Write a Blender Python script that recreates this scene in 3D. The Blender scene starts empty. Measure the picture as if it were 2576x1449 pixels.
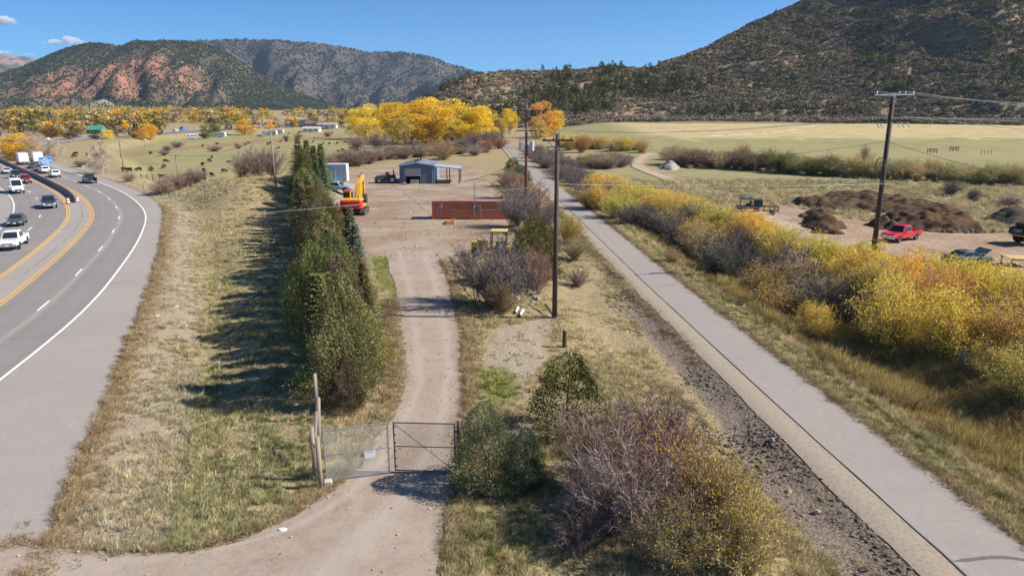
import bpy, bmesh, math, random
import numpy as np
from mathutils import Vector, Matrix

random.seed(7)
rng = np.random.default_rng(7)
sc = bpy.context.scene
COL = sc.collection
R = math.radians

# ------------------------------------------------------------ camera, sky, sun, exposure
CAM_H = 15.3
PITCH = R(14.8)
FD = 1717.3                                   # focal length in pixels of a 2576 px wide picture
cam = bpy.data.cameras.new('camera')
cam.lens = 24.0
cam.sensor_width = 36.0
cam.clip_start = 0.1
cam.clip_end = 60000
camo = bpy.data.objects.new('camera', cam)
COL.objects.link(camo)
camo.location = (0, 0, CAM_H)
camo.rotation_euler = (math.pi / 2 - PITCH, 0, 0)
sc.camera = camo

SUN_EL = R(39)
SUN_AZ = R(91.5)                              # clockwise from +Y: the sun stands to the right
world = bpy.data.worlds.new('World')
sc.world = world
world.use_nodes = True
wn = world.node_tree
wn.nodes.clear()
sky = wn.nodes.new('ShaderNodeTexSky')
sky.sky_type = 'NISHITA'
sky.sun_disc = False
sky.sun_elevation = SUN_EL
sky.sun_rotation = SUN_AZ
sky.altitude = 2200
sky.air_density = 0.9
sky.dust_density = 0.0
sky.ozone_density = 3.5
tint = wn.nodes.new('ShaderNodeMix')
tint.data_type = 'RGBA'
tint.blend_type = 'MULTIPLY'
tint.inputs[0].default_value = 1.0
tint.inputs[7].default_value = (0.42, 0.90, 1.28, 1)
bg = wn.nodes.new('ShaderNodeBackground')
bg.inputs[1].default_value = 0.066
wo = wn.nodes.new('ShaderNodeOutputWorld')
wn.links.new(sky.outputs[0], tint.inputs[6])
wn.links.new(tint.outputs[2], bg.inputs[0])
wn.links.new(bg.outputs[0], wo.inputs[0])

sl = bpy.data.lights.new('sun', 'SUN')
sl.energy = 5.0
sl.angle = R(0.53)
sl.color = (1.0, 0.94, 0.84)
so = bpy.data.objects.new('sun', sl)
COL.objects.link(so)
sd = Vector((math.sin(SUN_AZ) * math.cos(SUN_EL), math.cos(SUN_AZ) * math.cos(SUN_EL), math.sin(SUN_EL)))
so.rotation_euler = sd.to_track_quat('Z', 'Y').to_euler()
so.location = (60, 0, 80)

sc.view_settings.view_transform = 'Standard'
sc.view_settings.look = 'None'
sc.view_settings.gamma = 1.0
sc.view_settings.exposure = 0.64
sc.view_settings.use_curve_mapping = False
sc.render.engine = 'CYCLES'
sc.cycles.max_bounces = 6
sc.cycles.diffuse_bounces = 3
sc.cycles.glossy_bounces = 2
sc.cycles.transmission_bounces = 3
sc.cycles.transparent_max_bounces = 8
sc.cycles.volume_bounces = 0
sc.cycles.use_denoising = True
sc.cycles.sample_clamp_indirect = 4.0

# ------------------------------------------------------------ numeric helpers
def smooth(a, b, x):
    t = np.clip((np.asarray(x, float) - a) / (b - a), 0, 1)
    return t * t * (3 - 2 * t)

def _hash(ix, iy, seed):
    n = (ix.astype(np.int64) * 374761393 + iy.astype(np.int64) * 668265263 + seed * 1442695041) & 0x7fffffff
    n = ((n ^ (n >> 13)) * 1274126177) & 0x7fffffff
    n = n ^ (n >> 16)
    return (n & 0xffff) / 65535.0

def vnoise(x, y, seed=0):
    x = np.asarray(x, float); y = np.asarray(y, float)
    ix = np.floor(x); iy = np.floor(y)
    fx = x - ix; fy = y - iy
    fx = fx * fx * (3 - 2 * fx); fy = fy * fy * (3 - 2 * fy)
    a = _hash(ix, iy, seed); b = _hash(ix + 1, iy, seed)
    c = _hash(ix, iy + 1, seed); d = _hash(ix + 1, iy + 1, seed)
    return (a * (1 - fx) + b * fx) * (1 - fy) + (c * (1 - fx) + d * fx) * fy

def fbm(x, y, oct=4, seed=0):
    s = 0; a = 0.5; f = 1.0
    for o in range(oct):
        s = s + a * vnoise(np.asarray(x) * f + 17.3 * o, np.asarray(y) * f - 9.1 * o, seed + o)
        a *= 0.5; f *= 2.03
    return s / (1 - 0.5 ** oct)

def poly_dist(X, Y, poly):
    """signed distance to a polygon, positive inside"""
    X = np.asarray(X, float); Y = np.asarray(Y, float)
    inside = np.zeros(X.shape, bool); d2 = np.full(X.shape, 1e18)
    n = len(poly)
    for i in range(n):
        x0, y0 = poly[i]; x1, y1 = poly[(i + 1) % n]
        ex, ey = x1 - x0, y1 - y0
        L = ex * ex + ey * ey + 1e-12
        t = np.clip(((X - x0) * ex + (Y - y0) * ey) / L, 0, 1)
        d2 = np.minimum(d2, (X - x0 - t * ex) ** 2 + (Y - y0 - t * ey) ** 2)
        c = (y0 > Y) != (y1 > Y)
        with np.errstate(divide='ignore', invalid='ignore'):
            xi = x0 + (Y - y0) * ex / (ey if abs(ey) > 1e-12 else 1e-12)
        inside ^= c & (X < xi)
    d = np.sqrt(d2)
    return np.where(inside, d, -d)

def line_dist(X, Y, pts):
    """distance to a polyline and the side (+ right of travel)"""
    X = np.asarray(X, float); Y = np.asarray(Y, float)
    best = np.full(X.shape, 1e18); side = np.zeros(X.shape)
    for i in range(len(pts) - 1):
        x0, y0 = pts[i][:2]; x1, y1 = pts[i + 1][:2]
        ex, ey = x1 - x0, y1 - y0
        L = ex * ex + ey * ey + 1e-12
        t = np.clip(((X - x0) * ex + (Y - y0) * ey) / L, 0, 1)
        dx = X - x0 - t * ex; dy = Y - y0 - t * ey
        d = dx * dx + dy * dy
        s = np.sign(dx * ey - dy * ex)
        m = d < best
        best = np.where(m, d, best); side = np.where(m, s, side)
    return np.sqrt(best), side

def catmull(pts, step):
    """resample a polyline as a smooth curve with the given spacing"""
    P = [np.array(p, float) for p in pts]
    P = [2 * P[0] - P[1]] + P + [2 * P[-1] - P[-2]]
    out = []
    for i in range(1, len(P) - 2):
        n = max(2, int(np.linalg.norm(P[i + 1] - P[i]) / step))
        for k in range(n):
            t = k / n
            a, b, c, d = P[i - 1], P[i], P[i + 1], P[i + 2]
            out.append(0.5 * (2 * b + (c - a) * t + (2 * a - 5 * b + 4 * c - d) * t * t + (3 * b - a - 3 * c + d) * t ** 3))
    out.append(P[-2])
    return np.array(out)

def offset_curve(C, off):
    T = np.gradient(C, axis=0)
    T /= np.linalg.norm(T, axis=1)[:, None]
    N = np.stack([T[:, 1], -T[:, 0]], 1)          # right-hand side
    return C + N * (off if np.isscalar(off) else np.asarray(off)[:, None])

def ray(u, v):
    x = (u - 1288) / FD; c = (724.5 - v) / FD
    return np.array([x, math.cos(PITCH) + c * math.sin(PITCH), -math.sin(PITCH) + c * math.cos(PITCH)])

def G0(u, v, z=0.0):
    """where a spot of the surveyed picture (2576 px wide) meets the level z"""
    d = ray(u, v)
    t = (CAM_H - z) / max(-d[2], 1e-4)
    return d[0] * t, d[1] * t

# ------------------------------------------------------------ layout of the place (metres)
HW = [(-30, -60), (-31.5, -20), (-33, 5), (-34.8, 20), (-37.4, 33), (-41.2, 48), (-46.6, 63), (-53.6, 80), (-61.6, 96.5),
      (-70.8, 111), (-81.2, 125), (-92.3, 138), (-101.5, 148.5), (-113.2, 161.6), (-126.2, 176), (-150, 203), (-178, 236),
      (-204, 280), (-218, 335), (-222, 400), (-217, 480), (-205, 600), (-190, 800)]
HWC = catmull(HW, 2.0)
SHOULDER_R = [(-12.0, -60), (-14.2, -20), (-15.8, 5), (-16.8, 20), (-18.1, 24), (-19.7, 28), (-22.0, 34), (-25.2, 41.5), (-28.6, 50), (-33.5, 61.5),
              (-39.5, 75), (-45.6, 88.0)]
_e = offset_curve(HWC, 10.9)
SHOULDER_R += [tuple(p) for p in _e[(_e[:, 1] > 103) & (_e[:, 1] < 215)][::4]]
TRAIL_TAR = [(16.2, -40), (15.9, 0), (15.4, 18), (15.0, 23.5), (14.4, 30), (13.7, 38), (12.9, 48), (11.9, 60.6), (10.6, 79.5), (8.9, 104), (6.4, 135), (3.9, 165), (1.6, 200), (-1.0, 245), (-4.6, 300)]
TRAILC = catmull(TRAIL_TAR, 1.0)
CRACK_RIGHT = 3.1
DRIVE_L = [(-30, -40), (-24.5, -20), (-23.0, 8), (-20.4, 20.6), (-17.4, 21.6), (-14.2, 21.0), (-11.4, 21.2), (-9.4, 22.4), (-7.9, 24.4), (-6.9, 27.2), (-6.2, 32), (-6.3, 37), (-7.2, 42), (-8.6, 49), (-9.6, 54.5), (-10.8, 60), (-12.5, 67), (-14, 74)]
DRIVE_R = [(-2.0, -40), (-2.2, 0), (-2.5, 17), (-2.5, 21), (-2.4, 25), (-2.5, 29), (-2.6, 34), (-3.0, 38.5), (-3.4, 44), (-4.2, 50), (-5.2, 57), (-6.2, 63), (-7.4, 69), (-7.5, 74)]
YARD = [(-14.6, 70), (-19, 75), (-24, 82), (-27, 90), (-32, 104), (-36, 118), (-38, 132), (-38, 148), (-37, 170), (-33, 190), (-24, 198), (-14, 190), (-8, 170), (-5.5, 150), (-4, 132), (-1.5, 112),
        (-0.5, 99), (-1.0, 88), (-3.0, 78), (-6.2, 70)]
PASTURE = [(-68, 134), (-54, 132), (-47, 138), (-47, 165), (-42, 200), (-32, 236), (-14, 285), (-22, 330), (-60, 430), (-110, 540), (-160, 540), (-196, 470), (-196, 380), (-170, 290), (-126, 225), (-92, 172)]
CREST = [(-60, 108), (-52, 109), (-45, 111.5), (-38, 116), (-33, 119)]
FENCE = [(-8.6, 25.2), (-10.0, 30.5), (-12.2, 38), (-15.3, 48), (-19.0, 60), (-24.5, 77), (-29.0, 92), (-33.5, 106), (-37.5, 119)]

def base(x, y):
    x = np.asarray(x, float); y = np.asarray(y, float)
    z = np.zeros(np.broadcast(x, y).shape)
    z = z - 2.6 * smooth(-4, 5, poly_dist(x, y, PASTURE))
    d, s = line_dist(x, y, CREST)
    # shallow swale between highway and fence
    dh, sh = line_dist(x, y, SHOULDER_R)
    fx = np.interp(y, [p[1] for p in FENCE], [p[0] for p in FENCE])
    bank = np.where(s < 0, np.exp(-(d / 30.0) ** 2), np.exp(-(d / 6.5) ** 2)) * smooth(2, 13, np.where(sh > 0, dh, 0)) * (1 - smooth(0, 9, x - fx)) * smooth(58, 92, y) * (1 - smooth(130, 150, y)) * (x > -75)
    z = z + 3.4 * bank
    z = z - 0.55 * np.exp(-((dh * sh - 5.0) / 2.4) ** 2) * smooth(20, 40, y) * (1 - smooth(95, 118, y)) * (sh > 0)
    # ditch on the right of the trail
    dt, st = line_dist(x, y, TRAIL_TAR)
    r = dt * st - CRACK_RIGHT
    z = z - 1.25 * np.exp(-((r - 7.0) / 3.0) ** 2) * smooth(14, 30, y) * (1 - smooth(120, 170, y))
    # bank on the left of the trail
    l = -dt * st
    z = z - 0.45 * smooth(0.8, 3.2, l) * (1 - smooth(5, 10, l)) * (1 - smooth(90, 120, y)) * smooth(-40, 0, y)
    # the hay field climbs gently towards the hill
    z = z + 7.0 * smooth(190, 560, y) * smooth(-10, 60, x - 0.02 * y)
    # the valley floor far away
    z = z + 10.0 * smooth(700, 2600, y) * (1 - smooth(0, 120, x))
    return z

def bz(x, y):
    return float(base(x, y))

def GT(u, v, dz=0.0):
    z = dz
    for _ in range(12):
        x, y = G0(u, v, z)
        z = 0.5 * z + 0.5 * (bz(x, y) + dz)
    return x, y, bz(x, y)

# ------------------------------------------------------------ materials
MATS = {}
def new_mat(name):
    m = bpy.data.materials.new(name)
    m.use_nodes = True
    nt = m.node_tree
    nt.nodes.clear()
    out = nt.nodes.new('ShaderNodeOutputMaterial')
    return m, nt, out

def node(nt, t, **kw):
    n = nt.nodes.new(t)
    for k, v in kw.items():
        setattr(n, k, v)
    return n

def mixc(nt, fac, a, b, blend='MIX'):
    n = node(nt, 'ShaderNodeMix', data_type='RGBA', blend_type=blend)
    n.clamp_factor = True
    for i, x in ((0, fac), (6, a), (7, b)):
        if isinstance(x, (int, float)):
            n.inputs[i].default_value = x
        elif isinstance(x, (tuple, list)):
            n.inputs[i].default_value = (*x[:3], 1)
        else:
            nt.links.new(x, n.inputs[i])
    return n.outputs[2]

def mathn(nt, op, a, b=None, c=None, clamp=False):
    n = node(nt, 'ShaderNodeMath', operation=op, use_clamp=clamp)
    for i, x in enumerate((a, b, c)):
        if x is None: continue
        if isinstance(x, (int, float)): n.inputs[i].default_value = x
        else: nt.links.new(x, n.inputs[i])
    return n.outputs[0]

def maprange(nt, x, a, b, c=0.0, d=1.0):
    n = node(nt, 'ShaderNodeMapRange', interpolation_type='SMOOTHSTEP')
    nt.links.new(x, n.inputs[0])
    for i, v in zip((1, 2, 3, 4), (a, b, c, d)): n.inputs[i].default_value = v
    return n.outputs[0]

def noisen(nt, scale, detail=3, rough=0.55, coord=None, dist=0.0):
    n = node(nt, 'ShaderNodeTexNoise')
    n.inputs['Scale'].default_value = scale
    n.inputs['Detail'].default_value = detail
    n.inputs['Roughness'].default_value = rough
    n.inputs['Distortion'].default_value = dist
    if coord is not None: nt.links.new(coord, n.inputs['Vector'])
    return n.outputs['Fac']

def objcoord(nt, sx=1, sy=1, sz=1):
    tc = node(nt, 'ShaderNodeTexCoord')
    mp = node(nt, 'ShaderNodeMapping')
    mp.inputs['Scale'].default_value = (sx, sy, sz)
    nt.links.new(tc.outputs['Object'], mp.inputs['Vector'])
    return mp.outputs[0]

def bsdf(nt, out, col, rough=0.8, metal=0.0, bump=None, bstr=0.3, bdist=0.05, spec=0.5):
    p = node(nt, 'ShaderNodeBsdfPrincipled')
    if isinstance(col, (tuple, list)): p.inputs['Base Color'].default_value = (*col[:3], 1)
    else: nt.links.new(col, p.inputs['Base Color'])
    if isinstance(rough, (int, float)): p.inputs['Roughness'].default_value = rough
    else: nt.links.new(rough, p.inputs['Roughness'])
    p.inputs['Metallic'].default_value = metal
    p.inputs['Specular IOR Level'].default_value = spec
    if bump is not None:
        b = node(nt, 'ShaderNodeBump')
        b.inputs['Strength'].default_value = bstr
        b.inputs['Distance'].default_value = bdist
        nt.links.new(bump, b.inputs['Height'])
        nt.links.new(b.outputs[0], p.inputs['Normal'])
    nt.links.new(p.outputs[0], out.inputs[0])
    return p

def M(name, rgb, rough=0.7, metal=0.0, var=0.18, scale=3.0, rgb2=None, bump=0.0, stretch=(1, 1, 1), spec=0.5):
    """plain surface with grain, soiling and small colour changes"""
    if name in MATS: return MATS[name]
    m, nt, out = new_mat(name)
    co = objcoord(nt, *stretch)
    n1 = noisen(nt, scale, 4, 0.6, co)
    n2 = noisen(nt, scale * 7.3, 3, 0.6, co)
    a = tuple(c * (1 - var) for c in rgb)
    b = tuple(min(1, c * (1 + var)) for c in rgb)
    col = mixc(nt, n2, a, b)
    if rgb2: col = mixc(nt, maprange(nt, n1, 0.45, 0.68), col, rgb2)
    else: col = mixc(nt, maprange(nt, n1, 0.3, 0.75, 0, 0.5), col, tuple(c * (1 - var) for c in rgb))
    bsdf(nt, out, col, rough, metal, n2 if bump else None, bump, 0.03, spec)
    MATS[name] = m
    return m

def glass_dark(name='dark_glass', rgb=(0.02, 0.025, 0.03)):
    if name in MATS: return MATS[name]
    m, nt, out = new_mat(name)
    bsdf(nt, out, rgb, 0.08, 0.0)
    MATS[name] = m
    return m

def leaf_mat(name, mode='OBJECT', trans=0.3, lo=0.70, hi=1.24, hue=(1.02, 1.0, 0.88)):
    """foliage: the colour comes with each plant, every leaf differs a little"""
    if name in MATS: return MATS[name]
    m, nt, out = new_mat(name)
    if mode == 'OBJECT':
        oi = node(nt, 'ShaderNodeObjectInfo'); c = oi.outputs['Color']
    else:
        at = node(nt, 'ShaderNodeAttribute', attribute_type='INSTANCER', attribute_name='tcol'); c = at.outputs['Color']
    t = node(nt, 'ShaderNodeAttribute', attribute_type='GEOMETRY', attribute_name='tint')
    ca = mixc(nt, 1.0, c, (lo, lo, lo), 'MULTIPLY')
    cb = mixc(nt, 1.0, c, tuple(hi * h for h in hue), 'MULTIPLY')
    col = mixc(nt, t.outputs['Fac'], ca, cb)
    d = node(nt, 'ShaderNodeBsdfDiffuse'); tr = node(nt, 'ShaderNodeBsdfTranslucent')
    nt.links.new(col, d.inputs[0]); nt.links.new(col, tr.inputs[0])
    mx = node(nt, 'ShaderNodeMixShader'); mx.inputs[0].default_value = trans
    nt.links.new(d.outputs[0], mx.inputs[1]); nt.links.new(tr.outputs[0], mx.inputs[2])
    nt.links.new(mx.outputs[0], out.inputs[0])
    MATS[name] = m
    return m

# ------------------------------------------------------------ mesh helpers
def mesh_np(name, V, F, tint=None, smooth_shade=False):
    V = np.asarray(V, np.float32); F = np.asarray(F, np.int32)
    me = bpy.data.meshes.new(name)
    me.vertices.add(len(V)); me.vertices.foreach_set('co', V.ravel())
    k = F.shape[1]
    me.loops.add(F.size); me.loops.foreach_set('vertex_index', F.ravel())
    me.polygons.add(len(F)); me.polygons.foreach_set('loop_start', np.arange(len(F), dtype=np.int32) * k)
    if smooth_shade: me.polygons.foreach_set('use_smooth', np.ones(len(F), bool))
    if tint is not None:
        a = me.attributes.new('tint', 'FLOAT', 'POINT'); a.data.foreach_set('value', np.asarray(tint, np.float32))
    me.update(calc_edges=True)
    return me

def link(o, parent=None):
    COL.objects.link(o)
    if parent is not None: o.parent = parent
    return o

def tag(o, label=None, cat=None, group=None, kind=None):
    if label: o['label'] = label
    if cat: o['category'] = cat
    if group: o['group'] = group
    if kind: o['kind'] = kind
    return o

def thing(name, label, cat, loc=(0, 0, 0), rz=0.0, group=None):
    o = bpy.data.objects.new(name, None)
    o.empty_display_size = 0.3
    link(o)
    o.location = loc; o.rotation_euler = (0, 0, rz)
    return tag(o, label, cat, group)

def obj(name, me, mat=None, parent=None):
    o = bpy.data.objects.new(name, me)
    if mat is not None and not me.materials: me.materials.append(mat)
    return link(o, parent)

def copy_tree(o, parent=None):
    c = o.copy(); COL.objects.link(c); c.parent = parent
    for ch in o.children: copy_tree(ch, c)
    return c

class MB:
    """collects solid pieces for one mesh"""
    def __init__(s): s.v = []; s.f = []
    def add(s, V, F):
        b = len(s.v); s.v += [tuple(p) for p in V]; s.f += [tuple(b + i for i in f) for f in F]; return s
    def box(s, c, d, rz=0, rx=0, ry=0):
        h = [x / 2 for x in d]
        V = [Vector((sx * h[0], sy * h[1], sz * h[2])) for sz in (-1, 1) for sy in (-1, 1) for sx in (-1, 1)]
        if rz or rx or ry:
            m = Matrix.Rotation(rz, 3, 'Z') @ Matrix.Rotation(ry, 3, 'Y') @ Matrix.Rotation(rx, 3, 'X')
            V = [m @ p for p in V]
        V = [p + Vector(c) for p in V]
        return s.add(V, [(0, 2, 3, 1), (4, 5, 7, 6), (0, 1, 5, 4), (2, 6, 7, 3), (0, 4, 6, 2), (1, 3, 7, 5)])
    def tube(s, a, b, r0, r1=None, n=8, cap=True):
        r1 = r0 if r1 is None else r1
        a = Vector(a); b = Vector(b); d = (b - a)
        if d.length < 1e-6: return s
        q = d.to_track_quat('Z', 'Y')
        V = [a + q @ Vector((r0 * math.cos(2 * math.pi * i / n), r0 * math.sin(2 * math.pi * i / n), 0)) for i in range(n)]
        V += [b + q @ Vector((r1 * math.cos(2 * math.pi * i / n), r1 * math.sin(2 * math.pi * i / n), 0)) for i in range(n)]
        F = [(i, (i + 1) % n, n + (i + 1) % n, n + i) for i in range(n)]
        if cap: F += [tuple(range(n - 1, -1, -1)), tuple(range(n, 2 * n))]
        return s.add(V, F)
    def path(s, pts, r, n=6, r1=None):
        r1 = r if r1 is None else r1
        k = len(pts) - 1
        for i in range(k):
            s.tube(pts[i], pts[i + 1], r + (r1 - r) * i / k, r + (r1 - r) * (i + 1) / k, n, True)
        return s
    def prism(s, poly, y0, y1, axis='y'):
        """polygon given as (a, b) extruded along an axis; axis y: (x, z)"""
        n = len(poly)
        def P(a, b, t):
            return {'y': (a, t, b), 'x': (t, a, b), 'z': (a, b, t)}[axis]
        V = [P(a, b, y0) for a, b in poly] + [P(a, b, y1) for a, b in poly]
        F = [tuple(range(n)), tuple(range(2 * n - 1, n - 1, -1))] + [(i, n + i, n + (i + 1) % n, (i + 1) % n) for i in range(n)]
        return s.add(V, F)
    def loft(s, rings, cap=True):
        n = len(rings[0]); V = [p for r in rings for p in r]; F = []
        for k in range(len(rings) - 1):
            for i in range(n):
                F.append((k * n + i, k * n + (i + 1) % n, (k + 1) * n + (i + 1) % n, (k + 1) * n + i))
        if cap:
            F.append(tuple(range(n - 1, -1, -1))); F.append(tuple(range((len(rings) - 1) * n, len(rings) * n)))
        return s.add(V, F)
    def quad(s, a, b, c, d): return s.add([a, b, c, d], [(0, 1, 2, 3)])
    def ball(s, c, r, sx=1, sy=1, sz=1, n=8, m=5, jit=0):
        V = [(c[0], c[1], c[2] - r * sz)]
        for j in range(1, m):
            t = math.pi * j / m
            for i in range(n):
                k = 1 + random.uniform(-jit, jit)
                V.append((c[0] + k * r * sx * math.sin(t) * math.cos(2 * math.pi * i / n), c[1] + k * r * sy * math.sin(t) * math.sin(2 * math.pi * i / n), c[2] - k * r * sz * math.cos(t)))
        V.append((c[0], c[1], c[2] + r * sz))
        F = [(0, 1 + (i + 1) % n, 1 + i) for i in range(n)]
        for j in range(m - 2):
            for i in range(n):
                F.append((1 + j * n + i, 1 + j * n + (i + 1) % n, 1 + (j + 1) * n + (i + 1) % n, 1 + (j + 1) * n + i))
        F += [(len(V) - 1, 1 + (m - 2) * n + i, 1 + (m - 2) * n + (i + 1) % n) for i in range(n)]
        return s.add(V, F)
    def mesh(s, name, fix=True):
        me = bpy.data.meshes.new(name)
        me.from_pydata([tuple(map(float, p)) for p in s.v], [], s.f)
        if fix:
            bm = bmesh.new(); bm.from_mesh(me)
            bmesh.ops.recalc_face_normals(bm, faces=bm.faces)
            bm.to_mesh(me); bm.free()
        me.update()
        return me
    def build(s, name, mat, parent=None, smooth_shade=False, bevel=0.0):
        me = s.mesh(name)
        if smooth_shade:
            me.polygons.foreach_set('use_smooth', np.ones(len(me.polygons), bool))
        if bevel:
            bm = bmesh.new(); bm.from_mesh(me)
            bmesh.ops.bevel(bm, geom=[e for e in bm.edges if len(e.link_faces) == 2 and e.calc_face_angle(0) > 0.5], offset=bevel, segments=1, affect='EDGES', clamp_overlap=True)
            bm.to_mesh(me); bm.free()
        return obj(name, me, mat, parent)
# ------------------------------------------------------------ ground
def dpoly(pts, z=0.0):
    return [G0(u, v, z) for u, v in pts]

def build_ground():
    a = np.concatenate([np.arange(-180, -50, 5.0), np.arange(-50, 50.01, 0.24), np.arange(54, 180, 5.0)])
    th = np.radians(a)
    r = np.concatenate([[0.5, 2, 4, 6, 8, 10], 11.5 * 1.0178 ** np.arange(0, 385)])
    TH, RR = np.meshgrid(th, r)
    X = RR * np.sin(TH); Y = RR * np.cos(TH)
    Z = base(X, Y)
    # small lumps in the rough grass, smooth on the roads
    dR, sR = line_dist(X, Y, SHOULDER_R); dT, sT = line_dist(X, Y, TRAIL_TAR)
    hw, hs = line_dist(X, Y, HW)
    drive = poly_dist(X, Y, DRIVE_L + DRIVE_R[::-1]); yard = poly_dist(X, Y, YARD)
    road_in = np.where(hw < 11.4, 11.4 - hw, np.where((sR < 0) & (hs > 0), np.minimum(dR, 9), -dR))
    t_in = np.where(sT > 0, CRACK_RIGHT - dT, 1.35 - dT)
    rough = smooth(0.0, 1.5, -np.maximum(np.maximum(road_in, t_in), np.maximum(drive, yard)))
    near = 1 - smooth(60, 160, RR)
    Z = Z + rough * near * (0.16 * (fbm(X / 1.3, Y / 1.3, 3, 3) - 0.5) + 0.30 * (fbm(X / 5, Y / 5, 3, 5) - 0.5))
    Z = Z + rough * (1 - near) * smooth(100, 400, RR) * 0.6 * (fbm(X / 25, Y / 25, 3, 9) - 0.5)
    # sunk under the paved sheets so that nothing pokes through
    Z = Z - 0.16 * smooth(0.3, 1.0, road_in) - 0.16 * smooth(0.3, 0.8, t_in) - 0.12 * smooth(0.3, 0.9, drive) - 0.12 * smooth(0.3, 1.5, yard)
    n, m = X.shape
    V = np.stack([X, Y, Z], -1).reshape(-1, 3)
    idx = np.arange(n * m).reshape(n, m)
    nxt = np.roll(idx, -1, axis=1)
    F = np.stack([idx[:-1], idx[1:], nxt[1:], nxt[:-1]], -1).reshape(-1, 4)[:, ::-1]
    me = mesh_np('ground', V, F, None, True)
    # what grows or lies where: three colour layers
    x, y = X, Y
    w1 = fbm(x / 9, y / 9, 3, 21) - 0.5
    def pm(poly, soft=1.5, wob=3.0):
        return smooth(-soft, soft, poly_dist(x, y, poly) + wob * w1)
    pasture = pm(PASTURE, 3, 6)
    right_field = smooth(20, 26, x - 0.0 * y + 8 * w1) * smooth(118, 150, y + 30 * w1)
    right_field = np.maximum(right_field, pm(dpoly([(1980, 440), (2150, 470), (2576, 470), (2576, 560), (2400, 540), (2200, 490), (2010, 490), (1850, 470), (1700, 430)]), 3, 4))
    dirt = pm(dpoly([(1640, 385), (1600, 405), (1610, 425), (1680, 455), (1790, 490), (1850, 520), (2000, 600), (2200, 640), (2576, 720), (2576, 590), (2350, 585), (2150, 555), (1990, 520), (1900, 497), (1760, 462), (1650, 425), (1625, 405), (1660, 388)]), 1.5, 2.0)
    dirt = np.maximum(dirt, smooth(-1.5, 1.0, drive + 1.2 * w1) * (y > 16)); dirt = np.maximum(dirt, smooth(-4, 2, yard + 4 * w1))
    # bare soil beside the trail, gravel verge of the highway
    l = -dT * sT
    bare = smooth(0.9, 1.6, l) * (1 - smooth(3.0, 4.4, l + 2.5 * w1)) * (1 - smooth(46, 58, y)) * (sT < 0)
    verge = 0.8 * (sR > 0) * (1 - smooth(0.1, 1.2, dR + 1.4 * w1)) * smooth(14, 20, y)
    verge2 = (sR > 0) * (1 - smooth(3.4, 5.2, dR + 3 * w1)) * smooth(14, 20, y)
    pale = pm(dpoly([(1215, 830), (1400, 790), (1400, 900), (1340, 960), (1290, 990), (1200, 900)]), 1.0, 3)
    rut = 0
    green = pm(dpoly([(935, 610), (1010, 650), (1018, 740), (1010, 820), (975, 830), (985, 745), (950, 700), (930, 640)]), 0.6, 0.6) * 0.9
    green = np.maximum(green, 0.85 * pm(dpoly([(1180, 925), (1280, 915), (1300, 960), (1280, 1010), (1180, 1000)]), 1, 4))
    green = np.maximum(green, 0.45 * pm(dpoly([(1120, 1230), (1300, 1230), (1500, 1449), (1120, 1449)]), 1.0, 4))
    green = np.maximum(green, 0.5 * smooth(0, 1, 1 - abs(l - (-CRACK_RIGHT - 1.6)) / 1.3 + w1) * (sT > 0) * (1 - smooth(60, 90, y)))
    moist = 0.30 * smooth(3.5, 5.5, dR * sR + 2 * w1) * (1 - smooth(8.5, 12, dR * sR + 3 * w1)) * (1 - smooth(60, 100, y)) * smooth(18, 26, y)
    green = np.clip(np.maximum(green, moist), 0, 1)
    far_dry = smooth(300, 330, y + 60 * w1) * smooth(40, 90, x)          # straw coloured upper part of the hay field
    scrub = smooth(-15, 15, y - (455 + 25 * (fbm(x / 60, x * 0, 2, 2) - .5) - np.clip(x - 100, 0, 800) * .12)) * (x > 0.03 * y)
    rust = pm(dpoly([(280, 383), (470, 362), (640, 350), (860, 338), (870, 331), (640, 341), (440, 358), (300, 372)]), 3, 5)
    A = np.stack([dirt, np.clip(pasture + right_field, 0, 1), green, np.ones_like(x)], -1)
    B = np.stack([np.clip(bare, 0, 1), np.clip(verge, 0, 1), np.clip(pale + 0.6 * verge2, 0, 1), np.ones_like(x)], -1)
    C = np.stack([far_dry, np.clip(scrub, 0, 1), rust, np.ones_like(x)], -1)
    for nm, arr in (('za', A), ('zb', B), ('zc', C)):
        at = me.attributes.new(nm, 'FLOAT_COLOR', 'POINT')
        at.data.foreach_set('color', np.clip(arr, 0, 1).astype(np.float32).ravel())
    o = obj('ground', me, ground_mat())
    return tag(o, kind='structure')

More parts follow.
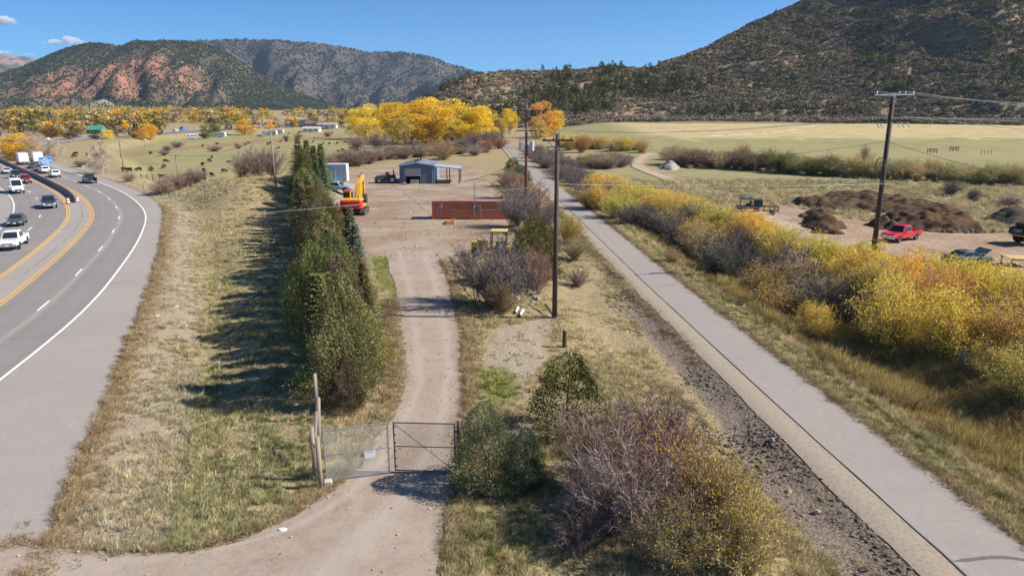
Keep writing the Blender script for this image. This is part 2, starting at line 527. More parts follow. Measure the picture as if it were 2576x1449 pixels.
def ground_mat():
    m, nt, out = new_mat('grassland')
    co = objcoord(nt)
    n_f = noisen(nt, 9.0, 4, 0.7, co)          # tufts
    n_m = noisen(nt, 1.3, 4, 0.6, co)
    n_l = noisen(nt, 0.16, 4, 0.55, co)
    n_k = noisen(nt, 0.02, 3, 0.5, co)
    def attr(nm):
        a = node(nt, 'ShaderNodeAttribute', attribute_type='GEOMETRY', attribute_name=nm)
        s = node(nt, 'ShaderNodeSeparateColor'); nt.links.new(a.outputs['Color'], s.inputs[0])
        return s.outputs
    za, zb, zc = attr('za'), attr('zb'), attr('zc')
    dry = mixc(nt, maprange(nt, n_f, 0.35, 0.65), (0.19, 0.14, 0.075), (0.50, 0.40, 0.21))
    dry = mixc(nt, maprange(nt, n_m, 0.44, 0.60, 0, 0.8), dry, mixc(nt, maprange(nt, n_f, .35, .65), (0.20, 0.15, 0.095), (0.38, 0.295, 0.19)))
    dry = mixc(nt, maprange(nt, n_l, 0.48, 0.7, 0, 0.5), dry, (0.27, 0.235, 0.115))
    past = mixc(nt, maprange(nt, n_l, 0.3, 0.7), (0.235, 0.225, 0.10), (0.33, 0.295, 0.145))
    past = mixc(nt, maprange(nt, n_k, 0.35, 0.7, 0, 0.7), past, (0.37, 0.305, 0.155))
    past = mixc(nt, maprange(nt, n_m, 0.35, 0.75, 0, 0.5), past, (0.225, 0.195, 0.095))
    straw = mixc(nt, maprange(nt, n_l, 0.3, 0.72), (0.52, 0.41, 0.215), (0.39, 0.315, 0.16))
    dirtc = mixc(nt, maprange(nt, n_l, 0.3, 0.7), (0.32, 0.21, 0.135), (0.44, 0.335, 0.25))
    dirtc = mixc(nt, maprange(nt, n_m, 0.4, 0.7, 0, 0.55), dirtc, (0.24, 0.155, 0.10))
    greenc = mixc(nt, n_f, (0.11, 0.115, 0.03), (0.25, 0.25, 0.075))
    barec = mixc(nt, maprange(nt, n_f, 0.35, 0.62), (0.11, 0.085, 0.065), (0.30, 0.235, 0.19))
    vergec = mixc(nt, maprange(nt, n_f, 0.38, 0.6), (0.19, 0.12, 0.065), (0.38, 0.28, 0.165))
    palec = mixc(nt, maprange(nt, n_f, 0.3, 0.65), (0.28, 0.225, 0.165), (0.43, 0.36, 0.28))
    scrubc = mixc(nt, maprange(nt, n_l, 0.35, 0.65), (0.17, 0.13, 0.10), (0.27, 0.20, 0.13))
    rustc = mixc(nt, n_l, (0.27, 0.15, 0.08), (0.34, 0.22, 0.12))
    w = mathn(nt, 'MULTIPLY', mathn(nt, 'SUBTRACT', n_m, 0.5), 1.3)
    def lay(c, mask, colr, k=1.0):
        f = mathn(nt, 'ADD', mask, mathn(nt, 'MULTIPLY', w, mathn(nt, 'MULTIPLY', mask, mathn(nt, 'SUBTRACT', 1.0, mask))))
        f = mathn(nt, 'ADD', f, mathn(nt, 'MULTIPLY', w, 0.0), clamp=True)
        return mixc(nt, maprange(nt, f, 0.18, 0.82, 0, k), c, colr)
    c = dry
    c = lay(c, za[1], past)
    c = lay(c, zc[0], straw)
    c = lay(c, zc[2], rustc, 0.8)
    c = lay(c, zc[1], scrubc)
    c = lay(c, zb[2], palec, 0.85)
    c = lay(c, zb[1], vergec, 0.95)
    c = lay(c, za[0], dirtc)
    c = lay(c, za[2], greenc, 0.9)
    c = lay(c, zb[0], barec)
    hgt = mathn(nt, 'ADD', n_f, mathn(nt, 'MULTIPLY', n_m, 2.0))
    bsdf(nt, out, c, 0.95, 0, hgt, 0.7, 0.12, 0.1)
    return m

GROUND = build_ground()

# ------------------------------------------------------------ roads
def strip(L, Rr, z0, name, mat, parent=None, sub=6, zfun=None, extra=0.0):
    """sheet between two polylines with the same number of points, draped over the ground"""
    L = np.asarray(L, float); Rr = np.asarray(Rr, float)
    n = len(L)
    t = np.linspace(0, 1, sub + 1)
    P = L[:, None, :] * (1 - t)[None, :, None] + Rr[:, None, :] * t[None, :, None]
    d = np.hypot(P[..., 0], P[..., 1])
    Z = base(P[..., 0], P[..., 1]) + z0 + np.maximum(0, d - 120) * extra
    if zfun is not None: Z = Z + zfun(P[..., 0], P[..., 1])
    V = np.concatenate([P, Z[..., None]], -1).reshape(-1, 3)
    idx = np.arange(n * (sub + 1)).reshape(n, sub + 1)
    F = np.stack([idx[:-1, :-1], idx[:-1, 1:], idx[1:, 1:], idx[1:, :-1]], -1).reshape(-1, 4)
    me = mesh_np(name, V, F, None, True)
    return obj(name, me, mat, parent)

def resample(pts, n):
    C = catmull(pts, 0.5)
    s = np.concatenate([[0], np.cumsum(np.linalg.norm(np.diff(C, axis=0), axis=1))])
    q = np.linspace(0, s[-1], n)
    return np.stack([np.interp(q, s, C[:, 0]), np.interp(q, s, C[:, 1])], 1)

def asphalt_mat(name, a, b, lanes=None, fine=35):
    m, nt, out = new_mat(name)
    co = objcoord(nt)
    nf = noisen(nt, fine, 3, 0.7, co); nm = noisen(nt, 0.9, 4, 0.6, co); nl = noisen(nt, 0.12, 3, 0.5, co)
    c = mixc(nt, maprange(nt, nf, 0.3, 0.7), tuple(x * 0.86 for x in a), tuple(x * 1.14 for x in a))
    c = mixc(nt, maprange(nt, nl, 0.3, 0.7, 0, 0.5), c, b)
    ng = noisen(nt, 5.5, 4, 0.75, co)
    c = mixc(nt, maprange(nt, ng, 0.35, 0.7, 0, 0.4), c, tuple(x * 0.74 for x in a))
    nst = noisen(nt, 0.35, 5, 0.7, co, 1.5)
    c = mixc(nt, maprange(nt, nst, 0.56, 0.70, 0, 0.35), c, tuple(x * 1.22 for x in a))
    c = mixc(nt, maprange(nt, nm, 0.45, 0.75, 0, 0.25), c, tuple(x * 0.75 for x in a))
    if lanes is not None:
        at = node(nt, 'ShaderNodeAttribute', attribute_type='GEOMETRY', attribute_name='wear')
        c = mixc(nt, at.outputs['Fac'], c, lanes)
    bsdf(nt, out, c, 0.85, 0, nf, 0.25, 0.02, 0.3)
    return m

# the highway: worn lanes are darker strips of older asphalt between the wheel paths
def build_highway():
    C = HWC
    far = np.hypot(C[:, 0], C[:, 1])
    Lh = offset_curve(C, -11.6)
    # right edge follows the surveyed shoulder near the yard, then a plain offset
    off = []
    sh = catmull(SHOULDER_R, 0.5)
    T = np.gradient(C, axis=0); T /= np.linalg.norm(T, axis=1)[:, None]
    N = np.stack([T[:, 1], -T[:, 0]], 1)
    for p, n, t in zip(C, N, T):
        w = sh - p
        a = np.abs(w @ t); k = np.argmin(a + (w @ n < 0) * 1e3)
        off.append(np.clip(w[k] @ n, 8, 40) if a[k] < 2 else 11.8)
    off = np.array(off)
    sub = 64
    t = np.linspace(0, 1, sub + 1)
    offs = -11.6 + (off[:, None] + 11.6) * t[None, :]
    # fixed cross-section up to 11 m, the rest stretches to the edge
    core = np.linspace(-11.6, 10.6, 58)
    P = []; W = []
    for i in range(len(C)):
        o = np.concatenate([core, np.linspace(10.6, max(off[i], 10.9), 8)[1:]])
        P.append(C[i] + N[i] * o[:, None])
        w = np.zeros_like(o)
        for c0 in (-6.9, -3.3, 3.3, 6.9):
            d = np.abs(o - c0)
            w = np.maximum(w, 0.55 * np.exp(-((d - 0.85) / 0.42) ** 2))
            w = np.maximum(w, 0.42 * (d < 1.75))
        W.append(w)
    P = np.array(P); W = np.array(W)
    d = np.hypot(P[..., 0], P[..., 1])
    Z = base(P[..., 0], P[..., 1]) + 0.02 + np.maximum(0, d - 120) * 0.0006
    V = np.concatenate([P, Z[..., None]], -1).reshape(-1, 3)
    n, m = P.shape[:2]
    idx = np.arange(n * m).reshape(n, m)
    F = np.stack([idx[:-1, :-1], idx[:-1, 1:], idx[1:, 1:], idx[1:, :-1]], -1).reshape(-1, 4)
    me = mesh_np('highway', V, F, None, True)
    a = me.attributes.new('wear', 'FLOAT', 'POINT'); a.data.foreach_set('value', (W * 1.0).ravel().astype(np.float32))
    o = tag(obj('highway', me, asphalt_mat('highway_asphalt', (0.335, 0.295, 0.265), (0.39, 0.345, 0.305), (0.13, 0.125, 0.125))), kind='structure')
    white = M('white_road_paint', (0.80, 0.80, 0.78), 0.6, var=0.08, scale=6)
    yellow = M('yellow_road_paint', (0.78, 0.42, 0.06), 0.6, var=0.1, scale=6)
    def line(off, w, name, mat, i0=0, i1=None):
        A = offset_curve(C, off - w / 2)[i0:i1]; B = offset_curve(C, off + w / 2)[i0:i1]
        return strip(A, B, 0.028, name, mat, o, 1, None, 0.0008)
    line(8.35, 0.2, 'edge_line', white); line(-8.45, 0.2, 'edge_line', white)
    for c0 in (-1.5, 1.5):
        line(c0 - 0.17, 0.15, 'yellow_line', yellow); line(c0 + 0.17, 0.15, 'yellow_line', yellow)
    # dashes 3 m long every 12.2 m
    s = np.concatenate([[0], np.cumsum(np.linalg.norm(np.diff(C, axis=0), axis=1))])
    for c0, ph in ((4.95, 1.9), (-5.0, 4.4)):
        q = ph
        K = offset_curve(C, c0)
        sk = np.concatenate([[0], np.cumsum(np.linalg.norm(np.diff(K, axis=0), axis=1))])
        while q < sk[-1] - 300:
            qq = np.linspace(q, q + 3.05, 4)
            mid = np.stack([np.interp(qq, sk, K[:, 0]), np.interp(qq, sk, K[:, 1])], 1)
            if mid[0, 1] > 20 and mid[0, 1] < 330:
                strip(offset_curve(mid, -0.08), offset_curve(mid, 0.08), 0.028, 'lane_dash', white, o, 1, None, 0.0008)
            q += 12.2
    # seam and tar repairs in the median
    tar = M('tar_seal', (0.22, 0.16, 0.125), 0.8, var=0.3)
    for i in range(20):
        s0 = 64 + i * 2.3 + random.uniform(-.5, .5)
        A = []
        k = np.argmin(np.abs(C[:, 1] - s0))
        p = offset_curve(C[k - 2:k + 3], 0.35 + random.uniform(-.12, .12))
        strip(offset_curve(p[2:4], -0.05)[:2], offset_curve(p[2:4], 0.05)[:2], 0.026, 'tar_patch', tar, o, 1)
    x0, y0, _ = GT(270, 716); x1, y1, _ = GT(345, 708)
    q = resample([(x0, y0), ((x0 + x1) / 2, (y0 + y1) / 2 + .15), (x1, y1)], 10)
    wv = 0.12 * np.sin(np.linspace(0.15, math.pi - 0.1, 10))
    strip(offset_curve(q, -wv), offset_curve(q, wv), 0.028, 'tar_patch', M('faded_stain', (0.24, 0.22, 0.21), 0.8), o, 1)
    return o
HIGHWAY = build_highway()

def build_trail():
    C = TRAILC
    n = len(C)
    j = np.array([0.22 * (fbm(i * 0.6, 0, 3, 5) - 0.5) for i in range(n)])
    asph = asphalt_mat('trail_asphalt', (0.315, 0.278, 0.248), (0.355, 0.31, 0.275))
    o = tag(strip(C, offset_curve(C, CRACK_RIGHT + j), 0.045, 'trail', asph, None, 6, None, 0.0012), kind='structure')
    grav = M('trail_gravel', (0.37, 0.305, 0.24), 0.95, var=0.3, scale=7, rgb2=(0.29, 0.23, 0.175), bump=0.5, spec=0.1)
    j2 = np.array([0.3 * (fbm(i * 0.35, 2, 3, 8) - 0.5) for i in range(n)])
    strip(offset_curve(C, -1.45 + j2), offset_curve(C, -0.05), 0.03, 'gravel_shoulder', grav, o, 4, None, 0.0010)
    strip(offset_curve(C, CRACK_RIGHT - 0.1), offset_curve(C, CRACK_RIGHT + 0.42 + j2), 0.03, 'gravel_shoulder', grav, o, 3, None, 0.0010)
    tar = M('tar_line', (0.05, 0.045, 0.045), 0.6)
    j3 = np.array([0.05 * (fbm(i * 0.5, 7, 3, 4) - 0.5) for i in range(n)])
    wd = np.array([0.014 + 0.026 * vnoise(i * 0.3, 3, 2) for i in range(n)])
    strip(offset_curve(C, j3 - wd), offset_curve(C, j3 + wd), 0.052, 'seam', tar, o, 1, None, 0.0012)
    # long tar snake across the near end
    P = [GT(u, v)[:2] for u, v in ((2393, 1414), (2440, 1410), (2490, 1404), (2540, 1405), (2580, 1411), (2640, 1416))]
    q = resample(P, 40)
    w = 0.012 + 0.075 * smooth(0, 0.15, np.linspace(0, 1, 40)) * (1 + 0.3 * (vnoise(np.arange(40) * .5, 1, 3) - .5))
    strip(offset_curve(q, -w), offset_curve(q, w), 0.053, 'tar_patch', M('tar_patch', (0.13, 0.115, 0.11), 0.8), o, 1)
    return o
TRAIL = build_trail()

def build_drive():
    n = 150
    L = resample(DRIVE_L, n); Rr = resample(DRIVE_R, n)
    j = 0.5 * (fbm(np.arange(n) * 0.35, 1, 3, 14) - 0.5); k = 0.5 * (fbm(np.arange(n) * 0.35, 5, 3, 15) - 0.5)
    m, nt, out = new_mat('driveway_gravel')
    co = objcoord(nt)
    at = node(nt, 'ShaderNodeAttribute', attribute_type='GEOMETRY', attribute_name='across')
    nf = noisen(nt, 30, 3, 0.7, co); nm = noisen(nt, 1.1, 5, 0.6, co); nl = noisen(nt, 0.25, 3, 0.5, co)
    c = mixc(nt, maprange(nt, nf, 0.3, 0.7), (0.285, 0.225, 0.175), (0.415, 0.345, 0.28))
    c = mixc(nt, maprange(nt, nm, 0.42, 0.66, 0, 0.7), c, (0.30, 0.215, 0.165))
    ns = noisen(nt, 2.2, 5, 0.65, objcoord(nt, 1.6, 0.22, 1), 0.4)
    c = mixc(nt, maprange(nt, ns, 0.52, 0.70, 0, 0.6), c, (0.27, 0.195, 0.15))
    c = mixc(nt, maprange(nt, nl, 0.4, 0.65, 0, 0.6), c, (0.41, 0.345, 0.285))
    ng = noisen(nt, 6, 5, 0.8, co)
    c = mixc(nt, maprange(nt, ng, 0.4, 0.68, 0, 0.55), c, (0.235, 0.175, 0.135))
    nd = noisen(nt, 0.55, 4, 0.6, co, 1.0)
    c = mixc(nt, maprange(nt, nd, 0.5, 0.66, 0, 0.5), c, (0.41, 0.325, 0.25))
    # worn wheel tracks are finer and paler, the crown keeps coarse stone
    tr = mathn(nt, 'ABSOLUTE', mathn(nt, 'SUBTRACT', mathn(nt, 'ABSOLUTE', mathn(nt, 'SUBTRACT', at.outputs['Fac'], 0.5)), 0.24))
    c = mixc(nt, maprange(nt, tr, 0.0, 0.12, 0.45, 0.0), c, (0.44, 0.375, 0.315))
    bsdf(nt, out, c, 0.95, 0, nf, 0.5, 0.03, 0.2)
    o = strip(offset_curve(L, j), offset_curve(Rr, k), 0.035, 'driveway', m, None, 24)
    a = o.data.attributes.new('across', 'FLOAT', 'POINT')
    a.data.foreach_set('value', np.tile(np.linspace(0, 1, 25), n).astype(np.float32))
    tag(o, kind='structure')
    # the yard
    X, Y = np.meshgrid(np.arange(-42, 3, 0.8), np.arange(66, 202, 1.0))
    pd = poly_dist(X, Y, YARD) + 5 * (fbm(X / 6, Y / 6, 3, 4) - 0.5)
    Z = base(X, Y) + 0.03 - 0.5 * (1 - smooth(-3, 0.0, pd)) - 0.05 * (1 - smooth(0, 2, pd))
    keep = pd > -1.5
    nr, nc = X.shape
    V = np.stack([X, Y, Z], -1).reshape(-1, 3)
    idx = np.arange(nr * nc).reshape(nr, nc)
    F = np.stack([idx[:-1, :-1], idx[:-1, 1:], idx[1:, 1:], idx[1:, :-1]], -1).reshape(-1, 4)
    kf = keep.ravel()[F].all(1)
    F = F[kf]
    used = np.unique(F); rm = -np.ones(len(V), int); rm[used] = np.arange(len(used))
    m, nt, out = new_mat('yard_dirt')
    co = objcoord(nt); cs = objcoord(nt, 0.12, 0.5, 1)
    nf = noisen(nt, 22, 3, 0.7, co); nm = noisen(nt, 1.2, 5, 0.65, co); nl = noisen(nt, 0.13, 4, 0.5, co); ns = noisen(nt, 1.0, 4, 0.6, cs)
    c = mixc(nt, maprange(nt, nl, 0.36, 0.62), (0.30, 0.212, 0.145), (0.41, 0.33, 0.25))
    c = mixc(nt, maprange(nt, ns, 0.5, 0.72, 0, 0.75), c, (0.27, 0.175, 0.115))
    c = mixc(nt, maprange(nt, nm, 0.45, 0.75, 0, 0.6), c, (0.25, 0.165, 0.11))
    c = mixc(nt, maprange(nt, nf, 0.3, 0.75, 0, 0.35), c, (0.20, 0.14, 0.10))
    bsdf(nt, out, c, 0.95, 0, mathn(nt, 'ADD', nf, nm), 0.6, 0.06, 0.2)
    y = obj('yard', mesh_np('yard', V[used], rm[F], None, True), m)
    tag(y, kind='structure')
build_drive()

# farm track on the right, from the white field gate to the right-hand yard
def build_track():
    C = resample([GT(u, v)[:2] for u, v in ((1642, 386), (1608, 402), (1606, 420), (1650, 440), (1735, 470), (1830, 505), (1920, 545), (2010, 580))], 60)
    w = 1.5 + 0.8 * (fbm(np.arange(60) * .4, 3, 3, 9) - .5)
    m = M('track_dirt', (0.44, 0.35, 0.25), 0.95, var=0.25, scale=0.6, rgb2=(0.33, 0.25, 0.17), bump=0.4, spec=0.1)
    o = strip(offset_curve(C, -w), offset_curve(C, w), 0.05, 'farm_track', m, None, 4, None, 0.0012)
    tag(o, kind='structure')
build_track()
# ------------------------------------------------------------ hills and mountains
def at_range(u, v, y):
    d = ray(u, v); t = y / d[1]
    return d[0] * t, CAM_H + d[2] * t

def grid_mesh(name, xs, ys, Z, cols=None):
    X, Y = np.meshgrid(xs, ys)
    V = np.stack([X, Y, Z], -1).reshape(-1, 3)
    n, m = X.shape
    idx = np.arange(n * m).reshape(n, m)
    F = np.stack([idx[:-1, :-1], idx[:-1, 1:], idx[1:, 1:], idx[1:, :-1]], -1).reshape(-1, 4)
    me = mesh_np(name, V, F, None, True)
    if cols is not None:
        a = me.attributes.new('soil', 'FLOAT_COLOR', 'POINT')
        a.data.foreach_set('color', np.clip(cols, 0, 1).astype(np.float32).ravel())
    return me

def soil_mat(name, bscale, cov, covcol, var=0.25, cover=0.5):
    """bare ground whose colour is given per spot, with patches of low cover"""
    m, nt, out = new_mat(name)
    co = objcoord(nt)
    n1 = noisen(nt, bscale, 5, 0.65, co); n2 = noisen(nt, bscale * 6, 4, 0.7, co)
    at = node(nt, 'ShaderNodeAttribute', attribute_type='GEOMETRY', attribute_name='soil')
    c = mixc(nt, n2, mixc(nt, 1.0, at.outputs['Color'], (1 - var,) * 3, 'MULTIPLY'), mixc(nt, 1.0, at.outputs['Color'], (1 + var,) * 3, 'MULTIPLY'))
    c = mixc(nt, maprange(nt, n1, cov, cov + 0.14, 0, cover), c, covcol)
    bsdf(nt, out, c, 0.95, 0, n1, 0.5, 1.0 / bscale * 0.3, 0.1)
    return m

# ---- the scrub-covered hill on the right with its lower shoulder in the middle
HS = [(860, 420, 640), (930, 345, 640), (985, 285, 640), (1030, 266, 640), (1089, 246, 640), (1131, 218, 650), (1178, 195, 660), (1219, 187, 680), (1302, 182, 700), (1408, 182, 715), (1456, 179, 720), (1515, 170, 725), (1562, 169, 730),
      (1609, 175, 735), (1645, 173, 745), (1680, 158, 760), (1716, 148, 775), (1763, 127, 795), (1822, 95, 820), (1881, 65, 840), (1940, 39, 850), (2000, 15, 860),
      (2100, -38, 860), (2250, -115, 860), (2400, -195, 850), (2576, -275, 840), (2900, -400, 800), (3300, -480, 760)]
_hx = []; _hy = []; _hz = []
for u, v, y in HS:
    x, z = at_range(u, v, y)
    _hx.append(x); _hy.append(y); _hz.append(z)
_hx = np.array(_hx); _hy = np.array(_hy); _hz = np.array(_hz)
FOOTX = [-220, -60, 40, 140, 250, 400, 700, 1000]
FOOTY = [560, 540, 535, 560, 520, 455, 400, 380]

def hill_h(x, y):
    x = np.asarray(x, float); y = np.asarray(y, float)
    wx = x + 30 * (fbm(x / 110, y / 110, 3, 31) - 0.5)
    Rz = np.interp(wx, _hx, _hz); ry = np.interp(wx, _hx, _hy); fy = np.interp(x, FOOTX, FOOTY)
    s = (y - fy) / (ry - fy)
    up = np.clip(s, 0, 1)
    prof = 0.75 * up + 0.25 * up * up * (3 - 2 * up)
    prof = np.where(up < 0.12, prof * smooth(0, 0.12, up), prof)
    gl = fbm(x / 95 + 0.35 * y / 95, y / 260, 4, 41)                 # ribs running down the slope
    rib = (np.abs(gl - 0.5) * 2)
    z = np.where(Rz > 6.5, 6.5 + (Rz - 6.5) * prof, Rz - 2)
    amp = np.clip((Rz - 20) / 120, 0.06, 1.3) * np.sin(np.pi * np.clip(s, 0, 1)) ** 0.7
    z = z + amp * (30 * (rib - 0.35) + 8 * (fbm(x / 30, y / 30, 3, 51) - 0.5))
    # deep gully with its shaded bank
    gx = 470 + (y - 640) * 0.75
    z = z - 18 * np.exp(-((x - gx) / 26) ** 2) * smooth(0.12, 0.5, s) * (1 - smooth(1.0, 1.3, s))
    z = z + 14 * np.exp(-((x - gx - 62) / 34) ** 2) * smooth(0.12, 0.5, s) * (1 - smooth(1.0, 1.3, s))
    z = np.where(s > 1, z - (s - 1) * 0.35 * (ry - fy) * smooth(1.0, 1.25, s), z)
    z = z + 2.2 * (fbm(x / 14, y / 14, 3, 61) - 0.5) * smooth(0, 0.15, s)
    z = np.where(s <= 0, -3 + base(x, y) * 0.0, z)
    edge = smooth(0, 0.05, s)
    return np.where(s <= 0, -6.0, base(x, y) * (1 - edge) + z * edge - 1.2 * (1 - edge))

def build_hill():
    xs = np.arange(-260, 900, 5.0); ys = np.arange(370, 1060, 5.0)
    X, Y = np.meshgrid(xs, ys)
    Z = hill_h(X, Y)
    n = fbm(X / 60, Y / 60, 4, 71)[..., None]
    c = np.array([0.21, 0.16, 0.105]) * (1 - n) + np.array([0.29, 0.22, 0.14]) * n
    tan = smooth(0.56, 0.70, fbm(X / 45, Y / 45, 3, 75))[..., None] * (X < 260)[..., None]
    c = c * (1 - 0.45 * tan) + np.array([0.36, 0.27, 0.15]) * 0.45 * tan
    red = 0.5 * smooth(0.70, 0.78, fbm(X / 30, Y / 30, 3, 79))[..., None] * (X < 240)[..., None]
    c = c * (1 - red) + np.array([0.36, 0.20, 0.12]) * red
    cols = np.concatenate([c, np.ones_like(n)], -1)
    o = obj('scrub_hill', grid_mesh('scrub_hill', xs, ys, Z, cols), soil_mat('hill_soil', 0.25, 0.5, (0.19, 0.155, 0.12)))
    o.name = 'hill'
    return tag(o, kind='structure')
HILL = build_hill()

# ---- the mountains up the valley
def build_range(name, sky_pts, y0, y_front, depth_back, seed, amp, colfun, cell, xpad=500):
    P = [(at_range(u, v, y0)) for u, v in sky_pts]
    px = np.array([p[0] for p in P]); pz = np.array([p[1] for p in P])
    xs = np.arange(px[0] - xpad, px[-1] + xpad, cell); ys = np.arange(y_front, y0 + depth_back, cell)
    X, Y = np.meshgrid(xs, ys)
    sp = (y0 - y_front)
    wx = X + 0.10 * sp * (fbm(X / (0.4 * sp), Y / (0.4 * sp), 3, seed + 5) - 0.5) * smooth(0, 0.25 * sp, y0 - Y)
    Rz = np.interp(wx, px, pz, left=8, right=8)
    s = (Y - y_front) / sp
    rib = np.abs(fbm(X / (0.17 * sp) + 0.25 * Y / (0.17 * sp), Y / (0.5 * sp), 5, seed) - 0.5) * 2
    rib2 = np.abs(fbm(X / (0.06 * sp), Y / (0.15 * sp), 4, seed + 9) - 0.5) * 2
    up = np.clip(s, 0, 1)
    prof = np.where(up < 1, 0.55 * up + 0.45 * up ** 1.8, 1)
    Z = 4 + (Rz - 4) * prof
    a = np.sin(np.pi * np.clip(s, 0, 1) ** 0.8) ** 0.8 * np.clip(Rz / 300, 0.05, 1.2)
    Z = Z + a * amp * (1.0 * (rib - 0.42) + 0.30 * (rib2 - 0.4))
    Z = Z + 0.05 * amp * (fbm(X / (0.02 * sp), Y / (0.02 * sp), 3, seed + 3) - 0.5) * smooth(0, 0.1, s)
    Z = np.where(s > 1, Z - (s - 1) * sp * 0.3, Z)
    Z = np.where((s <= 0) | (Rz < 9), -12, Z)
    cols = colfun(X, Y, Z, s, rib)
    return xs, ys, Z, cols

A_SKY = [(-420, 250), (-200, 215), (-60, 196), (0, 188), (60, 168), (100, 149), (170, 119), (215, 109), (250, 108), (300, 116), (340, 101), (380, 104), (430, 101), (480, 105), (520, 112), (580, 140), (660, 190), (760, 240), (860, 268), (950, 285), (1000, 300)]
B_SKY = [(250, 150), (400, 112), (500, 101), (540, 101), (600, 98), (700, 105), (780, 107), (850, 116), (910, 129), (1010, 132), (1080, 142), (1120, 156), (1190, 179), (1240, 194), (1300, 210), (1400, 240), (1500, 262), (1600, 285)]
C_SKY = [(-700, 130), (-300, 110), (-120, 125), (0, 136), (40, 139), (70, 143), (100, 153), (150, 175), (220, 205), (300, 230)]

def proj_u(X, Y):
    return 1288 + X / (Y * math.cos(PITCH)) * FD

def proj_uv(X, Y, Z):
    d = Y * math.cos(PITCH) - (Z - CAM_H) * math.sin(PITCH)
    return 1288 + X / d * FD, 724.5 - (Y * math.sin(PITCH) + (Z - CAM_H) * math.cos(PITCH)) / d * FD

RED = np.array([0.34, 0.155, 0.10]); OLIVE = np.array([0.115, 0.095, 0.065]); GREYB = np.array([0.115, 0.088, 0.085]); PALE = np.array([0.43, 0.36, 0.27])

def col_a(X, Y, Z, s, rib):
    n = fbm(X / 220, Y / 220, 4, 3); n2 = fbm(X / 70, Y / 70, 3, 8)
    c = np.ones(X.shape + (3,)) * OLIVE
    # the sun-facing flank of red earth, the pale clay bluff, red gullies near the foot
    x0, z0 = at_range(330, 185, 2300)
    red = np.exp(-(((X - x0) / 250) ** 2 + ((s - 0.60) / 0.24) ** 2) ** 1.5 * 1.0) * 1.5
    red = np.clip(red * (0.25 + 1.1 * n) , 0, 0.9)
    red = np.maximum(red, 0.9 * smooth(0.60, 0.7, n2) * smooth(0.02, 0.1, s) * (1 - smooth(0.2, 0.4, s)))
    x1, _ = at_range(20, 215, 2200)
    red = np.maximum(red, np.clip(1.3 * np.exp(-((X - x1) / 160) ** 2 - ((s - 0.3) / 0.13) ** 2) * (0.4 + n), 0, 1))
    c = c * (1 - red[..., None]) + RED * red[..., None]
    x2, _ = at_range(325, 260, 2050)
    pale = smooth(0.35, 0.55, np.exp(-((X - x2) / 120) ** 2 - ((s - 0.14) / 0.13) ** 2) * (0.55 + 0.9 * n2))
    c = c * (1 - pale[..., None]) + PALE * pale[..., None]
    return np.concatenate([c, np.maximum(red, pale)[..., None]], -1)

def col_b(X, Y, Z, s, rib):
    n = fbm(X / 300, Y / 300, 4, 13); n2 = fbm(X / 100, Y / 100, 3, 18)
    hi = smooth(0.45, 0.75, s + 0.5 * (n - 0.5))
    c = OLIVE * (1 - hi[..., None]) + GREYB * hi[..., None]
    red = smooth(0.60, 0.72, n2) * smooth(0.01, 0.04, s) * (1 - smooth(0.12, 0.3, s))
    red = np.maximum(red, 0.55 * smooth(0.64, 0.74, n2) * smooth(0.25, 0.4, s) * (1 - smooth(0.5, 0.7, s)))
    c = c * (1 - red[..., None]) + RED * red[..., None]
    return np.concatenate([c, np.maximum(red, 0.8 * hi)[..., None]], -1)

def col_c(X, Y, Z, s, rib):
    n = fbm(X / 500, Y / 500, 4, 23)
    red = smooth(0.55, 0.7, n)[..., None]
    c = np.array([0.13, 0.12, 0.10]) * (1 - red) + np.array([0.40, 0.22, 0.15]) * red
    return np.concatenate([c, np.ones(X.shape + (1,))], -1)

def interp_grid(xs, ys, Z, x, y):
    fx = (x - xs[0]) / (xs[1] - xs[0]); fy = (y - ys[0]) / (ys[1] - ys[0])
    ix = np.clip(fx.astype(int), 0, len(xs) - 2); iy = np.clip(fy.astype(int), 0, len(ys) - 2)
    tx = np.clip(fx - ix, 0, 1); ty = np.clip(fy - iy, 0, 1)
    return (Z[iy, ix] * (1 - tx) + Z[iy, ix + 1] * tx) * (1 - ty) + (Z[iy + 1, ix] * (1 - tx) + Z[iy + 1, ix + 1] * tx) * ty

RANGES = []
for nm, sk, y0, yf, db, seed, amp, cf, cell in (('mountain', A_SKY, 2500, 1750, 500, 101, 150, col_a, 14), ('mountain', B_SKY, 4300, 2500, 500, 202, 330, col_b, 26), ('mountain', C_SKY, 9000, 6500, 800, 303, 500, col_c, 90)):
    xs, ys, Z, cols = build_range(nm, sk, y0, yf, db, seed, amp, cf, cell)
    soil = cols.copy(); soil[..., 3] = 1
    o = obj(nm, grid_mesh(nm, xs, ys, Z, soil), soil_mat(nm + '_soil_%d' % seed, 0.02 if seed < 300 else 0.006, 0.42, (0.05, 0.06, 0.04), 0.25, 0.9 if seed > 300 else 0.55))
    tag(o, kind='structure')
    RANGES.append((xs, ys, Z, cols, seed))
